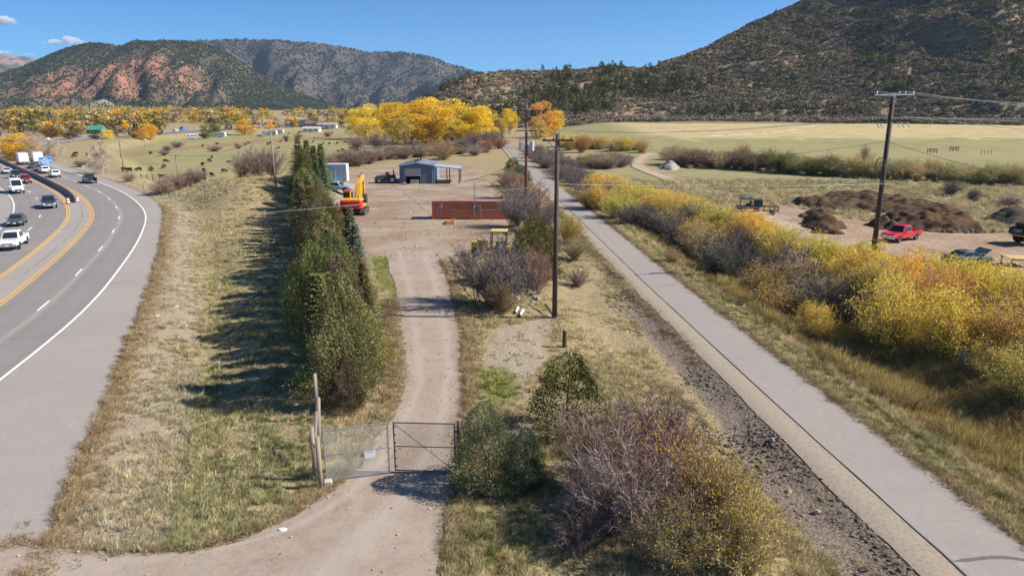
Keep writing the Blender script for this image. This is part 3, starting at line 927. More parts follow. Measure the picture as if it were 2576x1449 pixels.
# ------------------------------------------------------------ plants: shapes
LEAF_O = leaf_mat('leaf', 'OBJECT'); LEAF_I = leaf_mat('leaf_scatter', 'INSTANCER')
TWIG_O = leaf_mat('twig', 'OBJECT', 0.0, 0.6, 1.35, (1, 0.97, 0.95)); TWIG_I = leaf_mat('twig_scatter', 'INSTANCER', 0.0, 0.6, 1.35, (1, 0.97, 0.95))
NEEDLE_O = leaf_mat('needle', 'OBJECT', 0.12, 0.48, 1.32, (1.05, 1.0, 0.85)); NEEDLE_I = leaf_mat('needle_scatter', 'INSTANCER', 0.1, 0.5, 1.4, (1.05, 1.0, 0.85))
BARK = M('bark', (0.14, 0.105, 0.08), 0.9, var=0.35, scale=6, stretch=(1, 1, 0.2), bump=0.5)
PALE_BARK = M('pale_bark', (0.38, 0.33, 0.27), 0.9, var=0.3, scale=6, stretch=(1, 1, 0.2))

def rand_unit(g, n):
    v = g.normal(size=(n, 3)); return v / np.linalg.norm(v, axis=1)[:, None]

def leaf_quads(g, C, size, aspect=0.6, up=0.0, dirs=None):
    """one small leaf-spray face at each point"""
    n = len(C)
    a = rand_unit(g, n) if dirs is None else dirs + 0.45 * g.normal(size=(n, 3))
    a[:, 2] += up
    a /= np.linalg.norm(a, axis=1)[:, None]
    b = np.cross(a, rand_unit(g, n)); b /= np.linalg.norm(b, axis=1)[:, None] + 1e-9
    s = (np.asarray(size) * g.uniform(0.6, 1.35, n))[:, None]
    V = np.stack([C - a * s * .5, C + b * s * aspect * .5, C + a * s * .5, C - b * s * aspect * .5], 1).reshape(-1, 3)
    F = np.arange(4 * n).reshape(n, 4)
    t = np.repeat(g.uniform(0, 1, n), 4)
    return V, F, t

def ribbons(g, A, B, w):
    """thin twigs from A to B"""
    d = B - A
    nrm = np.cross(d, rand_unit(g, len(A))); nrm /= np.linalg.norm(nrm, axis=1)[:, None] + 1e-9
    w = np.asarray(w).reshape(-1, 1)
    V = np.stack([A - nrm * w, A + nrm * w, B], 1).reshape(-1, 3)
    return V, np.arange(3 * len(A)).reshape(-1, 3), np.repeat(g.uniform(0, 1, len(A)), 3)

def tubes(paths, radii, n=3):
    V = []; F = []
    for P, r in zip(paths, radii):
        b = len(V)
        k = len(P)
        for i, (p, q) in enumerate(zip(P, r)):
            T = P[min(i + 1, k - 1)] - P[max(i - 1, 0)]
            T = T / (np.linalg.norm(T) + 1e-9)
            u = np.cross(T, (0.3, 0.9, 0.1)); u /= np.linalg.norm(u) + 1e-9
            w = np.cross(T, u)
            for j in range(n):
                a = 2 * math.pi * j / n
                V.append(p + q * (u * math.cos(a) + w * math.sin(a)))
        for i in range(k - 1):
            for j in range(n):
                F.append((b + i * n + j, b + i * n + (j + 1) % n, b + (i + 1) * n + (j + 1) % n, b + (i + 1) * n + j))
    return np.array(V), np.array(F)

def shrub_arrays(seed, Rr, H, nstem, ntwig, nleaf, leaf_s, droop=0.0, tw=0.010, low=0.25, flat=0.75):
    g = np.random.default_rng(seed)
    lob = g.uniform(0, 6.28, 3)
    paths = []; radii = []; pts = []; tans = []
    for i in range(nstem):
        ph = g.uniform(0, 2 * math.pi); rho = math.sqrt(g.uniform(0.02, 1))
        lobe = 1 + 0.22 * math.sin(2 * ph + lob[0]) + 0.15 * math.sin(3 * ph + lob[1])
        e = np.array([Rr * rho * lobe * math.cos(ph), Rr * rho * lobe * math.sin(ph), H * math.sqrt(max(0.05, 1 - flat * rho * rho)) * g.uniform(0.68, 1.08)])
        b = np.array([0.22 * Rr * g.normal() * 0.6, 0.22 * Rr * g.normal() * 0.6, -0.15])
        bend = g.normal(size=3) * 0.06 * H
        T = np.linspace(0, 1, 6)
        P = np.array([b + (e - b) * np.array([t ** 1.25, t ** 1.25, t ** 0.85]) + bend * math.sin(math.pi * t) - np.array([0, 0, droop * H * t ** 3]) for t in T])
        paths.append(P); radii.append(np.linspace(0.028, 0.008, 6) * (H / 3.5) ** 0.5)
        for t in g.uniform(low, 1, max(1, ntwig // nstem)):
            k = min(4, int(t * 5)); f = t * 5 - k
            pts.append(P[k] * (1 - f) + P[k + 1] * f); tans.append(P[k + 1] - P[k])
    pts = np.array(pts); tans = np.array(tans); tans /= np.linalg.norm(tans, axis=1)[:, None]
    d = tans * 0.9 + 0.75 * g.normal(size=pts.shape); d[:, 2] += 0.25
    d /= np.linalg.norm(d, axis=1)[:, None]
    ln = g.uniform(0.10, 0.26, len(pts))[:, None] * H * 0.8
    ends = pts + d * ln
    tv = ribbons(g, pts, ends, np.full(len(pts), tw))
    # second order twigs
    m = g.uniform(0.3, 0.9, (len(pts), 1)); p2 = pts + d * ln * m
    d2 = d + 0.9 * g.normal(size=pts.shape); d2 /= np.linalg.norm(d2, axis=1)[:, None]
    e2 = p2 + d2 * ln * 0.55
    tv2 = ribbons(g, p2, e2, np.full(len(pts), tw * 0.75))
    TV = np.concatenate([tv[0], tv2[0]]); TF = np.concatenate([tv[1], tv2[1] + len(tv[0])]); TT = np.concatenate([tv[2], tv2[2]])
    leaf = None
    if nleaf:
        src = np.concatenate([ends, e2, pts[: len(pts) // 2]])
        C = src[g.integers(0, len(src), nleaf)] + g.normal(size=(nleaf, 3)) * 0.05 * H * 0.5
        C[:, 2] = np.maximum(C[:, 2], 0.08)
        leaf = leaf_quads(g, C, leaf_s, 0.55)
    sv, sf = tubes(paths, radii, 3)
    return (sv, sf), (TV, TF, TT), leaf

def shrub_meshes(tagname, *a, **k):
    s, t, l = shrub_arrays(*a, **k)
    ms = mesh_np('stems', s[0], s[1], np.full(len(s[0]), 0.5)); ms.materials.append(TWIG_O)
    mt = mesh_np('twigs', *t); mt.materials.append(TWIG_O)
    ml = None
    if l is not None:
        ml = mesh_np('foliage', *l); ml.materials.append(LEAF_O)
    return ms, mt, ml

def shrub_one(seed, nstem, ntwig, nleaf, leaf_s, **k):
    """everything in one mesh, for plants too small or far to show parts (scatter)"""
    s, t, l = shrub_arrays(seed, 1.0, 1.0, nstem, ntwig, nleaf, leaf_s, **k)
    return s, t, l

# ---- crowns of leaves
def crown_arrays(seed, Rr, H, z0, nclump, nleaf, leaf_s, shape='round', shell=0.55, up=0.15):
    g = np.random.default_rng(seed)
    cl = []
    tries = 0
    while len(cl) < nclump and tries < nclump * 60:
        tries += 1
        p = g.uniform(-1, 1, 3)
        r = math.hypot(p[0], p[1])
        zz = (p[2] + 1) / 2
        if shape == 'round': lim = math.sqrt(max(0.0, 1 - (2 * zz - 0.85) ** 2 / 1.4))
        elif shape == 'vase': lim = (0.25 + 0.85 * zz ** 0.8) * math.sqrt(max(0, 1.02 - zz ** 4))
        else: lim = max(0.08, 1 - zz) * 1.0
        if r > lim: continue
        if shape != 'cone' and r < lim * 0.35 and zz < 0.75: continue
        cl.append((p[0] * Rr, p[1] * Rr, z0 + zz * (H - z0), (0.20 + 0.16 * g.random()) * Rr))
    cl = np.array(cl)
    per = np.maximum(8, (nleaf * cl[:, 3] ** 2 / (cl[:, 3] ** 2).sum()).astype(int))
    Cs = []; tint = []
    for (x, y, z, r), n in zip(cl, per):
        d = rand_unit(g, n)
        rad = r * (shell + (1 - shell) * g.random(n)) ** 0.6
        p = np.array([x, y, z]) + d * rad[:, None] * np.array([1.15, 1.15, 0.85])
        Cs.append(p)
        tint.append(np.clip(g.normal(0.5 + 0.28 * g.normal(), 0.22, n), 0, 1))
    C = np.concatenate(Cs); tt = np.concatenate(tint)
    V, F, _ = leaf_quads(g, C, leaf_s, 0.75, up)
    return (V, F, np.repeat(tt, 4)), cl

def limbs(seed, cl, H, r0, trunk_h):
    g = np.random.default_rng(seed)
    top = np.array([g.normal() * 0.02 * H, g.normal() * 0.02 * H, trunk_h])
    paths = [np.array([[0, 0, -0.4], [0, 0, trunk_h * .5], top]) + 0.0]
    radii = [np.array([r0 * 1.25, r0, r0 * 0.8])]
    sel = cl[g.permutation(len(cl))[: min(len(cl), 22)]]
    for x, y, z, r in sel:
        e = np.array([x, y, z]); m = top * 0.55 + e * 0.45 + g.normal(size=3) * 0.03 * H
        m[2] = max(m[2], trunk_h * .8)
        st = top * g.uniform(0.65, 1.0)
        paths.append(np.array([st, m, e])); radii.append(np.array([r0 * 0.5, r0 * 0.3, r0 * 0.08]))
    return tubes(paths, radii, 5)

# ---- conifers
def conifer_arrays(seed, H, Rr, levels, per, sprays, needle, tip=0.03, skirt=0.0, ragged=0.2, power=0.9):
    g = np.random.default_rng(seed)
    A = []; B = []; W = []; T = []
    ph0 = g.uniform(0, 6)
    for i in range(levels):
        zt = skirt + (1 - skirt) * (i + g.uniform(-.3, .3)) / levels
        z = max(0.02, zt) * H
        L = Rr * (max(0.0, 1 - zt) ** power + tip) * (1 + 0.12 * math.sin(5 * zt + ph0))
        for k in range(per):
            ph = 2 * math.pi * (k + g.random()) / per + i * 2.4
            l = L * g.uniform(1 - ragged, 1 + ragged * 0.6)
            rise = 0.18 - 0.5 * (1 - zt) + g.normal() * 0.07
            tipv = np.array([math.cos(ph) * l, math.sin(ph) * l, rise * l])
            o = np.array([0, 0, z])
            tn = g.uniform(0.1, 0.9)
            n = max(3, int(sprays * (0.35 + 0.65 * l / Rr)))
            for s in range(n):
                t = (s + 0.6 * g.random() + 0.35) / n
                p = o + tipv * t + np.array([0, 0, 0.10 * l * t * t])
                side = 1 if s % 2 else -1
                a2 = ph + side * g.uniform(0.3, 1.1)
                ln = needle * g.uniform(0.65, 1.25) * (1.15 - 0.45 * t)
                q = p + ln * np.array([math.cos(a2), math.sin(a2), g.uniform(-0.45, 0.15)])
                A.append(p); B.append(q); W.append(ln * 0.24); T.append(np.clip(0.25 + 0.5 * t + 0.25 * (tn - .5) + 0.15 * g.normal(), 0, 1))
    A = np.array(A); B = np.array(B); W = np.array(W)[:, None]
    d = B - A; nrm = np.cross(d, rand_unit(g, len(A)) * 0.6 + np.array([0, 0, 1.0])); nrm /= np.linalg.norm(nrm, axis=1)[:, None] + 1e-9
    V = np.stack([A, A * .45 + B * .55 + nrm * W, B, A * .45 + B * .55 - nrm * W], 1).reshape(-1, 3)
    return V, np.arange(4 * len(A)).reshape(-1, 4), np.repeat(np.array(T), 4)

def juniper_arrays(seed, H, Rr, nleaf, leaf_s, open_=0.0, pw=0.78):
    g = np.random.default_rng(seed)
    n = nleaf
    z = g.beta(1.15, 1.8, n)
    prof = np.sqrt(np.clip(z * 9, 0, 1)) * (1 - z) ** pw
    ph = g.uniform(0, 2 * math.pi, n)
    lump = 0.66 + 0.62 * vnoise(ph * 1.9 + 5 * seed, z * 6, seed) + 0.45 * (vnoise(ph * 5, z * 15, seed + 2) - .5)
    r = Rr * 1.45 * prof * lump * np.sqrt(g.uniform(0.30, 1, n))
    if open_:
        keep = vnoise(ph * 1.6 + 9, z * 8, seed + 4) > open_
        z, ph, r, lump = z[keep], ph[keep], r[keep], lump[keep]; n = len(z)
    C = np.stack([r * np.cos(ph), r * np.sin(ph), z * H + 0.05], 1)
    d = np.stack([np.cos(ph), np.sin(ph), np.full(n, 1.3)], 1); d /= np.linalg.norm(d, axis=1)[:, None]
    V, F, t = leaf_quads(g, C, leaf_s, 0.42, 0.0, d)
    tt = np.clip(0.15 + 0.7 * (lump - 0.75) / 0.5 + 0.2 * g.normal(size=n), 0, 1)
    return V, F, np.repeat(tt, 4)

def trunk_mesh(H, r, pale=False, seed=0):
    g = np.random.default_rng(seed)
    P = np.array([[0, 0, -0.3], [g.normal() * .03, g.normal() * .03, H * .3], [g.normal() * .05, g.normal() * .05, H * .65], [0, 0, H * .97]])
    v, f = tubes([P], [np.array([r * 1.2, r * .8, r * .45, r * 0.08])], 7)
    me = mesh_np('trunk', v, f, np.full(len(v), .5), True); me.materials.append(PALE_BARK if pale else BARK)
    return me

# ---- scattering of what nobody could count
def hidden_proto(name, parts):
    """shape used only as the source of a scatter; parts: (V, F, tint, material)"""
    V = []; P = []; T = []; mats = []; mi = []
    off = 0
    for v, f, t, m in parts:
        V.append(np.asarray(v)); T.append(np.asarray(t) if t is not None else np.full(len(v), .5))
        P += [tuple(int(i) + off for i in q) for q in f]; off += len(v)
        if m not in mats: mats.append(m)
        mi += [mats.index(m)] * len(f)
    me = bpy.data.meshes.new(name)
    me.from_pydata(np.concatenate(V).tolist(), [], P)
    a = me.attributes.new('tint', 'FLOAT', 'POINT'); a.data.foreach_set('value', np.concatenate(T).astype(np.float32))
    for m in mats: me.materials.append(m)
    me.polygons.foreach_set('material_index', mi); me.update()
    return bpy.data.objects.new(name, me)

def scatter(name, P, S, protos, K, cols, label, cat, tilt=0.0):
    P = np.asarray(P, np.float32); n = len(P)
    me = bpy.data.meshes.new(name)
    me.vertices.add(n); me.vertices.foreach_set('co', P.ravel())
    g = np.random.default_rng(n)
    for nm, ty, arr in (('s', 'FLOAT', S), ('k', 'INT', K)):
        a = me.attributes.new(nm, ty, 'POINT'); a.data.foreach_set('value', np.asarray(arr, np.float32 if ty == 'FLOAT' else np.int32))
    rot = np.stack([g.normal(0, tilt, n), g.normal(0, tilt, n), g.uniform(0, 6.283, n)], 1).astype(np.float32)
    a = me.attributes.new('r', 'FLOAT_VECTOR', 'POINT'); a.data.foreach_set('vector', rot.ravel())
    c4 = np.concatenate([np.asarray(cols, np.float32), np.ones((n, 1), np.float32)], 1)
    a = me.attributes.new('tcol', 'FLOAT_COLOR', 'POINT'); a.data.foreach_set('color', c4.ravel())
    me.update()
    o = obj(name, me)
    ng = bpy.data.node_groups.new(name, 'GeometryNodeTree')
    ng.interface.new_socket('Geometry', in_out='INPUT', socket_type='NodeSocketGeometry')
    ng.interface.new_socket('Geometry', in_out='OUTPUT', socket_type='NodeSocketGeometry')
    gi = ng.nodes.new('NodeGroupInput'); go = ng.nodes.new('NodeGroupOutput')
    ip = ng.nodes.new('GeometryNodeInstanceOnPoints')
    jn = ng.nodes.new('GeometryNodeJoinGeometry')
    for p in reversed(protos):
        oi = ng.nodes.new('GeometryNodeObjectInfo')
        oi.inputs['Object'].default_value = p
        oi.inputs['As Instance'].default_value = True
        ng.links.new(oi.outputs['Geometry'], jn.inputs[0])
    def named(nm, ty):
        q = ng.nodes.new('GeometryNodeInputNamedAttribute'); q.data_type = ty; q.inputs[0].default_value = nm
        return q.outputs['Attribute']
    ng.links.new(gi.outputs[0], ip.inputs['Points'])
    ng.links.new(jn.outputs[0], ip.inputs['Instance'])
    ip.inputs['Pick Instance'].default_value = True
    ng.links.new(named('k', 'INT'), ip.inputs['Instance Index'])
    er = ng.nodes.new('FunctionNodeEulerToRotation')
    ng.links.new(named('r', 'FLOAT_VECTOR'), er.inputs[0])
    ng.links.new(er.outputs[0], ip.inputs['Rotation'])
    ng.links.new(named('s', 'FLOAT'), ip.inputs['Scale'])
    ng.links.new(ip.outputs[0], go.inputs[0])
    md = o.modifiers.new('scatter', 'NODES'); md.node_group = ng
    return tag(o, label, cat, kind='stuff')

def colvar(base_cols, n, g, spread=0.12):
    b = np.asarray(base_cols)[g.integers(0, len(base_cols), n)]
    return np.clip(b * (1 + g.normal(0, spread, (n, 1))) * (1 + g.normal(0, spread * .4, (n, 3))), 0.005, 1)

# ---- woods on the mountains: small dark trees, dense in the folds, sparse on red earth
def build_mountain_woods():
    for (xs, ys, Z, cols, seed) in RANGES[:2]:
        g = np.random.default_rng(seed)
        n = 150000 if seed < 200 else 90000
        x = g.uniform(xs[0], xs[-1], n); y = g.uniform(ys[0], ys[-1], n)
        z = interp_grid(xs, ys, Z, x, y)
        ok = z > 6
        bare = interp_grid(xs, ys, cols[..., 3], x, y)
        dens = 1 - (0.58 if seed < 200 else 0.45) * np.clip(bare, 0, 1)
        dens *= 0.45 + 0.75 * smooth(0.38, 0.6, fbm(x / 90, y / 90, 3, seed + 7))
        u, v = proj_uv(x, y, z)
        ok &= (g.random(n) < dens) & (u > -150) & (u < 1500)
        x, y, z = x[ok], y[ok], z[ok]; n = len(x)
        s = g.uniform(0.6, 1.35, n) * (5.2 if seed < 200 else 10)
        K = 4
        a = g.uniform(0, 6.28, n)
        rr = s * g.uniform(0.34, 0.55, n)
        ring = np.stack([np.stack([x + rr * np.cos(a + 2 * math.pi * k / K), y + rr * np.sin(a + 2 * math.pi * k / K), z + s * 0.22], 1) for k in range(K)], 1)
        V = np.concatenate([ring, np.stack([x, y, z + s], 1)[:, None], np.stack([x, y, z - 1], 1)[:, None]], 1)
        b = (np.arange(n) * (K + 2))[:, None]
        F = np.concatenate([np.stack([b[:, 0] + k, b[:, 0] + (k + 1) % K, b[:, 0] + K], 1) for k in range(K)] + [np.stack([b[:, 0] + (k + 1) % K, b[:, 0] + k, b[:, 0] + K + 1], 1) for k in range(K)])
        t = np.repeat(g.uniform(0, 1, n), K + 2)
        me = mesh_np('mountain_woods', V.reshape(-1, 3), F, t)
        o = obj('mountain_woods', me, NEEDLE_O)
        o.color = (0.050, 0.060, 0.036, 1) if seed < 200 else (0.058, 0.060, 0.055, 1)
        tag(o, 'dark juniper woods covering the %s mountain' % ('nearer red earth' if seed < 200 else 'long far'), 'woods', kind='stuff')
build_mountain_woods()
# ------------------------------------------------------------ plants on the hill to the right
def merged(parts):
    V = []; F = []; T = []; o = 0
    for v, f, t in parts:
        V.append(v); F.append(np.asarray(f) + o); T.append(t); o += len(v)
    return np.concatenate(V), np.concatenate(F), np.concatenate(T)

def scrub_protos():
    out = []
    for i in range(3):
        g = np.random.default_rng(500 + i)
        # rounded leafless thicket: short upright faces through a dome
        n = 75
        ph = g.uniform(0, 6.28, n); rho = np.sqrt(g.random(n)); z = g.random(n) ** 0.8 * np.sqrt(1 - .7 * rho ** 2)
        C = np.stack([rho * np.cos(ph), rho * np.sin(ph), z * 0.95], 1)
        v, f, t = leaf_quads(g, C, 0.52, 0.45, 0.7)
        t = np.clip(np.repeat(0.25 + 0.6 * z + 0.2 * g.normal(size=n), 4), 0, 1)
        out.append(hidden_proto('scrub_source', [(v, f, t, TWIG_I)]))
    return out
SCRUB_P = scrub_protos()

def far_conifer(i, mat, n=130):
    g = np.random.default_rng(520 + i)
    v, f, t = juniper_arrays(520 + i, 1.0, 0.27, n, 0.17)
    return v, f, t

def build_hill_scrub():
    g = np.random.default_rng(77)
    n = 52000
    x = g.uniform(-170, 640, n); y = g.uniform(395, 900, n)
    h = hill_h(x, y); b = base(x, y)
    fy = np.interp(x, FOOTX, FOOTY); ry = np.interp(x, _hx, _hy)
    on_hill = (h > b - 0.2)
    z = np.where(on_hill, h, b)
    flat = (~on_hill) & (y > fy - 75 - 20 * (fbm(x / 50, y / 50, 2, 2) - .5)) & (x > 0.04 * y + 5)
    ok = ((y < ry + 15) & on_hill) | flat
    low = np.interp(x, _hx, _hz)
    patch = fbm(x / 45, y / 45, 3, 75)
    dens = np.where(x < 170, np.where(patch > 0.56, 0.4, 0.8), 0.95 - 0.35 * smooth(0.55, 0.7, fbm(x / 70 + 3, y / 25, 3, 91)))
    u, v = proj_uv(x, y, z)
    ok &= (g.random(n) < dens) & (u > 1000) & (u < 2800) & (v > -80)
    x, y, z = x[ok], y[ok], z[ok]; n = len(x)
    tone = fbm(x / 40, y / 40, 3, 95)
    cols = np.where(tone[:, None] > 0.55, np.array([[0.28, 0.22, 0.155]]), np.array([[0.235, 0.195, 0.15]]))
    gr = g.random(n)
    cols = np.where((gr < 0.22)[:, None], np.array([[0.20, 0.20, 0.09]]), cols)
    cols = np.where((gr > 0.96)[:, None], np.array([[0.36, 0.25, 0.16]]), cols)
    cols = np.clip(cols * (1 + g.normal(0, 0.16, (n, 1))), 0.02, 1)
    S = g.uniform(1.3, 3.0, n)
    scatter('hill_scrub', np.stack([x, y, z - 0.1], 1), S, SCRUB_P, g.integers(0, 3, n), cols, 'grey leafless oak scrub blanketing the hill on the right', 'scrub')
build_hill_scrub()

def hill_conifers():
    g = np.random.default_rng(78)
    n = 9000
    x = g.uniform(-140, 560, n); y = g.uniform(455, 870, n)
    h = hill_h(x, y); ry = np.interp(x, _hx, _hy)
    ok = (h > base(x, y) + 0.5) & (y < ry + 6)
    d = np.where(x < 175, 1.3, 0.16)
    d = d * smooth(0.34, 0.56, fbm(x / 55, y / 55, 3, 97)) * np.where(x < 175, 1.0, 0.9)
    # darker clump of firs in the fold of the slope
    cx = 330 + (y - 640) * 0.3
    d = np.maximum(d, 0.75 * np.exp(-((x - cx) / 14) ** 2) * (y > 560) * (y < 780))
    d = np.maximum(d, 0.6 * np.exp(-((x - cx - 105) / 30) ** 2))
    u, v = proj_uv(x, y, h)
    ok &= (g.random(n) < d) & (u > 1060) & (u < 2650) & (v > -30)
    x, y, z = x[ok], y[ok], h[ok]
    S = g.uniform(4.2, 8.5, len(x))
    size = S / y
    order = np.argsort(-size)
    big = order[:300]; rest = order[300:]
    protos = []
    for i in range(4):
        v, f, t = far_conifer(i, None)
        me = mesh_np('crown', v, f, t); me.materials.append(NEEDLE_O)
        protos.append(me)
    tr = trunk_mesh(0.5, 0.03, seed=4)
    for k in big:
        r = thing('conifer', 'dark green conifer standing among the scrub of the right-hand hill', 'tree', (x[k], y[k], z[k] - 0.15), g.uniform(0, 6.28), 'conifers on the hillside')
        c = obj('crown', protos[g.integers(0, 4)], None, r); t = obj('trunk', tr, None, r)
        s = S[k]; w = s * g.uniform(0.85, 1.35)
        c.scale = (w, w, s); t.scale = (s, s, s)
        q = g.random(); b = np.array([0.105, 0.115, 0.050]) if q < 0.6 else np.array([0.15, 0.155, 0.06])
        c.color = (*(b * g.uniform(0.75, 1.25)), 1)
    if len(rest):
        pr = []
        for i in range(3):
            v, f, t = far_conifer(i, None, 110)
            pr.append(hidden_proto('conifer_source', [(v, f, t, NEEDLE_I)]))
        cols = colvar([(0.095, 0.105, 0.040), (0.12, 0.125, 0.045)], len(rest), g)
        scatter('hill_conifers', np.stack([x[rest], y[rest], z[rest] - .15], 1), S[rest], pr, g.integers(0, 3, len(rest)), cols, 'further small conifers dotted over the hill on the right', 'woods')
hill_conifers()

# ------------------------------------------------------------ broadleaf trees
def tree_meshes(seed, Rr, H, z0, nclump, nleaf, leaf_s, shape, r0, pale=True, trunk_h=None):
    (v, f, t), cl = crown_arrays(seed, Rr, H, z0, nclump, nleaf, leaf_s, shape)
    mc = mesh_np('crown', v, f, t); mc.materials.append(LEAF_O)
    tv, tf = limbs(seed + 1, cl, H, r0, trunk_h or z0 + 0.15 * (H - z0))
    mt = mesh_np('trunk', tv, tf, None, True); mt.materials.append(PALE_BARK if pale else BARK)
    return mc, mt

def place_tree(name, meshes, loc, s, col, label, cat='tree', group=None, sxy=None, rz=None):
    r = thing(name, label, cat, loc, random.uniform(0, 6.28) if rz is None else rz, group)
    c = obj('crown', meshes[0], None, r); t = obj('trunk', meshes[1], None, r)
    w = s if sxy is None else sxy
    c.scale = (w, w, s); t.scale = (w, w, s)
    c.color = (*col, 1); t.color = (*col, 1)
    return r

# unit trees (1 m high): big cottonwoods in the grove
COTTON = [tree_meshes(600 + i, 0.40, 1.0, 0.05, 52, 8200, 0.027, 'vase' if i % 2 else 'round', 0.022) for i in range(4)]
GOLD = (0.88, 0.62, 0.06); YELL = (0.90, 0.68, 0.07); AMBER = (0.84, 0.56, 0.07); PALEY = (0.66, 0.52, 0.14)

def uv_tree(u, vb, vt, name, meshes, col, label, wpx=None, group=None, k=0, cat='tree', ref_w=0.80):
    """tree whose foot stands at picture spot (u, vb) and whose top reaches vt"""
    x, y, z = GT(u, vb)
    _, zt = at_range(u, vt, y)
    H = zt - z
    w = None
    if wpx: w = wpx / FD * math.hypot(y, CAM_H) / ref_w
    return place_tree(name, meshes, (x, y, z - 0.1), H, col, label, cat, group, w)

grove = [  # u, foot, top, width, colour, label
    (925, 350, 268, 84, YELL, 'golden cottonwood at the left end of the grove, set apart'),
    (990, 356, 262, 90, GOLD, 'tall cottonwood forming the left shoulder of the golden grove'),
    (1035, 362, 254, 110, AMBER, 'amber cottonwood with dark shaded trunk in the left half of the grove'),
    (1092, 358, 250, 110, GOLD, 'tallest cottonwood at the middle of the golden grove'),
    (1150, 352, 256, 108, GOLD, 'tall cottonwood right of the middle of the golden grove'),
    (1198, 352, 270, 92, YELL, 'cottonwood at the right shoulder of the golden grove'),
    (1074, 364, 292, 62, AMBER, 'round amber tree in front of the grove, left of centre'),
    (1160, 360, 304, 66, YELL, 'lower bright yellow tree in front of the grove, right of centre'),
    (1218, 355, 302, 56, GOLD, 'low golden tree at the right end of the grove'),
    (1012, 366, 300, 52, PALEY, 'thin olive yellow tree with bare trunk in front of the grove'),
]
for i, (u, vb, vt, w, c, lb) in enumerate(grove):
    uv_tree(u, vb, vt, 'cottonwood_tree', COTTON[i % 4], c, lb, w * 1.12, 'golden grove')
for i, (u, vb, vt, w, c, lb) in enumerate([
    (1283, 338, 276, 48, YELL, 'small golden tree left of the transformer pole'),
    (1366, 345, 255, 68, (0.78, 0.43, 0.12), 'orange thinning cottonwood behind the transformer pole'),
    (1396, 342, 281, 56, GOLD, 'bright yellow tree right of the transformer pole'),
    (1358, 350, 305, 46, PALEY, 'pale yellow young tree below the orange cottonwood'),
    (1262, 348, 300, 30, PALEY, 'pale young tree at the far end of the trail')]):
    uv_tree(u, vb, vt, 'cottonwood_tree', COTTON[(i + 1) % 4], c, lb, w, None)

# mid-distance trees by the highway on the left
GREYT = (0.47, 0.40, 0.30)
BARE_TREE = []
def bare_tree_meshes(seed, Rr, pale=True):
    g = np.random.default_rng(seed)
    (v, f, t), cl = crown_arrays(seed, Rr, 1.0, 0.12, 40, 900, 0.02, 'round')
    # fine branchwork: twigs instead of leaves
    C = cl[g.integers(0, len(cl), 2600)]
    p = C[:, :3] + rand_unit(g, len(C)) * C[:, 3:4] * g.uniform(0.3, 1.1, (len(C), 1))
    d = p - np.array([0, 0, 0.35]); d /= np.linalg.norm(d, axis=1)[:, None]
    e = p + (d + 0.6 * g.normal(size=p.shape)) * 0.07
    tv = ribbons(g, p, e, np.full(len(p), 0.0035))
    mc = mesh_np('crown', *tv); mc.materials.append(TWIG_O)
    a, b = limbs(seed + 1, cl, 1.0, 0.016, 0.22)
    mt = mesh_np('trunk', a, b, np.full(len(a), .6), True); mt.materials.append(TWIG_O)
    return mc, mt
BARE_TREE = [bare_tree_meshes(640 + i, 0.34 + 0.05 * i) for i in range(3)]
for i, (u, vb, vt, w, me, c, lb) in enumerate([
    (55, 404, 338, 74, COTTON[0], (0.74, 0.46, 0.05), 'round golden tree beside the highway behind the blue sign'),
    (30, 398, 345, 44, COTTON[2], (0.78, 0.42, 0.06), 'orange gold tree left of the round tree by the highway'),
    (110, 405, 335, 58, BARE_TREE[0], GREYT, 'pale leafless tree right of the golden roadside tree'),
    (143, 404, 352, 42, BARE_TREE[1], GREYT, 'smaller pale leafless tree nearest the highway bend'),
    (85, 400, 328, 50, BARE_TREE[2], (0.42, 0.33, 0.26), 'brownish leafless tree behind the golden roadside tree'),
    (258, 437, 356, 64, BARE_TREE[0], (0.50, 0.43, 0.35), 'tall bare whitish tree alone at the pasture fence'),
    (128, 352, 322, 56, COTTON[3], (0.25, 0.125, 0.06), 'wide rusty brown tree beyond the highway bend'),
    (175, 352, 332, 40, COTTON[1], (0.27, 0.16, 0.09), 'low rusty brown tree right of the wide one'),
    (272, 351, 326, 30, COTTON[2], YELL, 'small bright yellow tree by the green roofed house'),
    (520, 350, 312, 30, COTTON[0], (0.20, 0.21, 0.055), 'dark green tree left of the far highway crest'),
    (545, 345, 304, 34, COTTON[3], (0.22, 0.22, 0.065), 'tall olive green tree right of the far highway crest'),
    (380, 352, 316, 44, COTTON[1], (0.85, 0.48, 0.04), 'bright orange tree at the near edge of the valley wood'),
    (355, 352, 322, 36, COTTON[2], (0.75, 0.45, 0.08), 'amber tree beside the bright orange one'),
    (620, 340, 300, 46, COTTON[0], (0.82, 0.50, 0.06), 'golden tree by the pasture gate behind the herd'),
    (240, 350, 338, 30, COTTON[3], (0.13, 0.15, 0.05), 'round dark green bush below the green roofed house')]):
    uv_tree(u, vb, vt, 'bare_tree' if me in BARE_TREE else 'broadleaf_tree', me, c, lb, w)

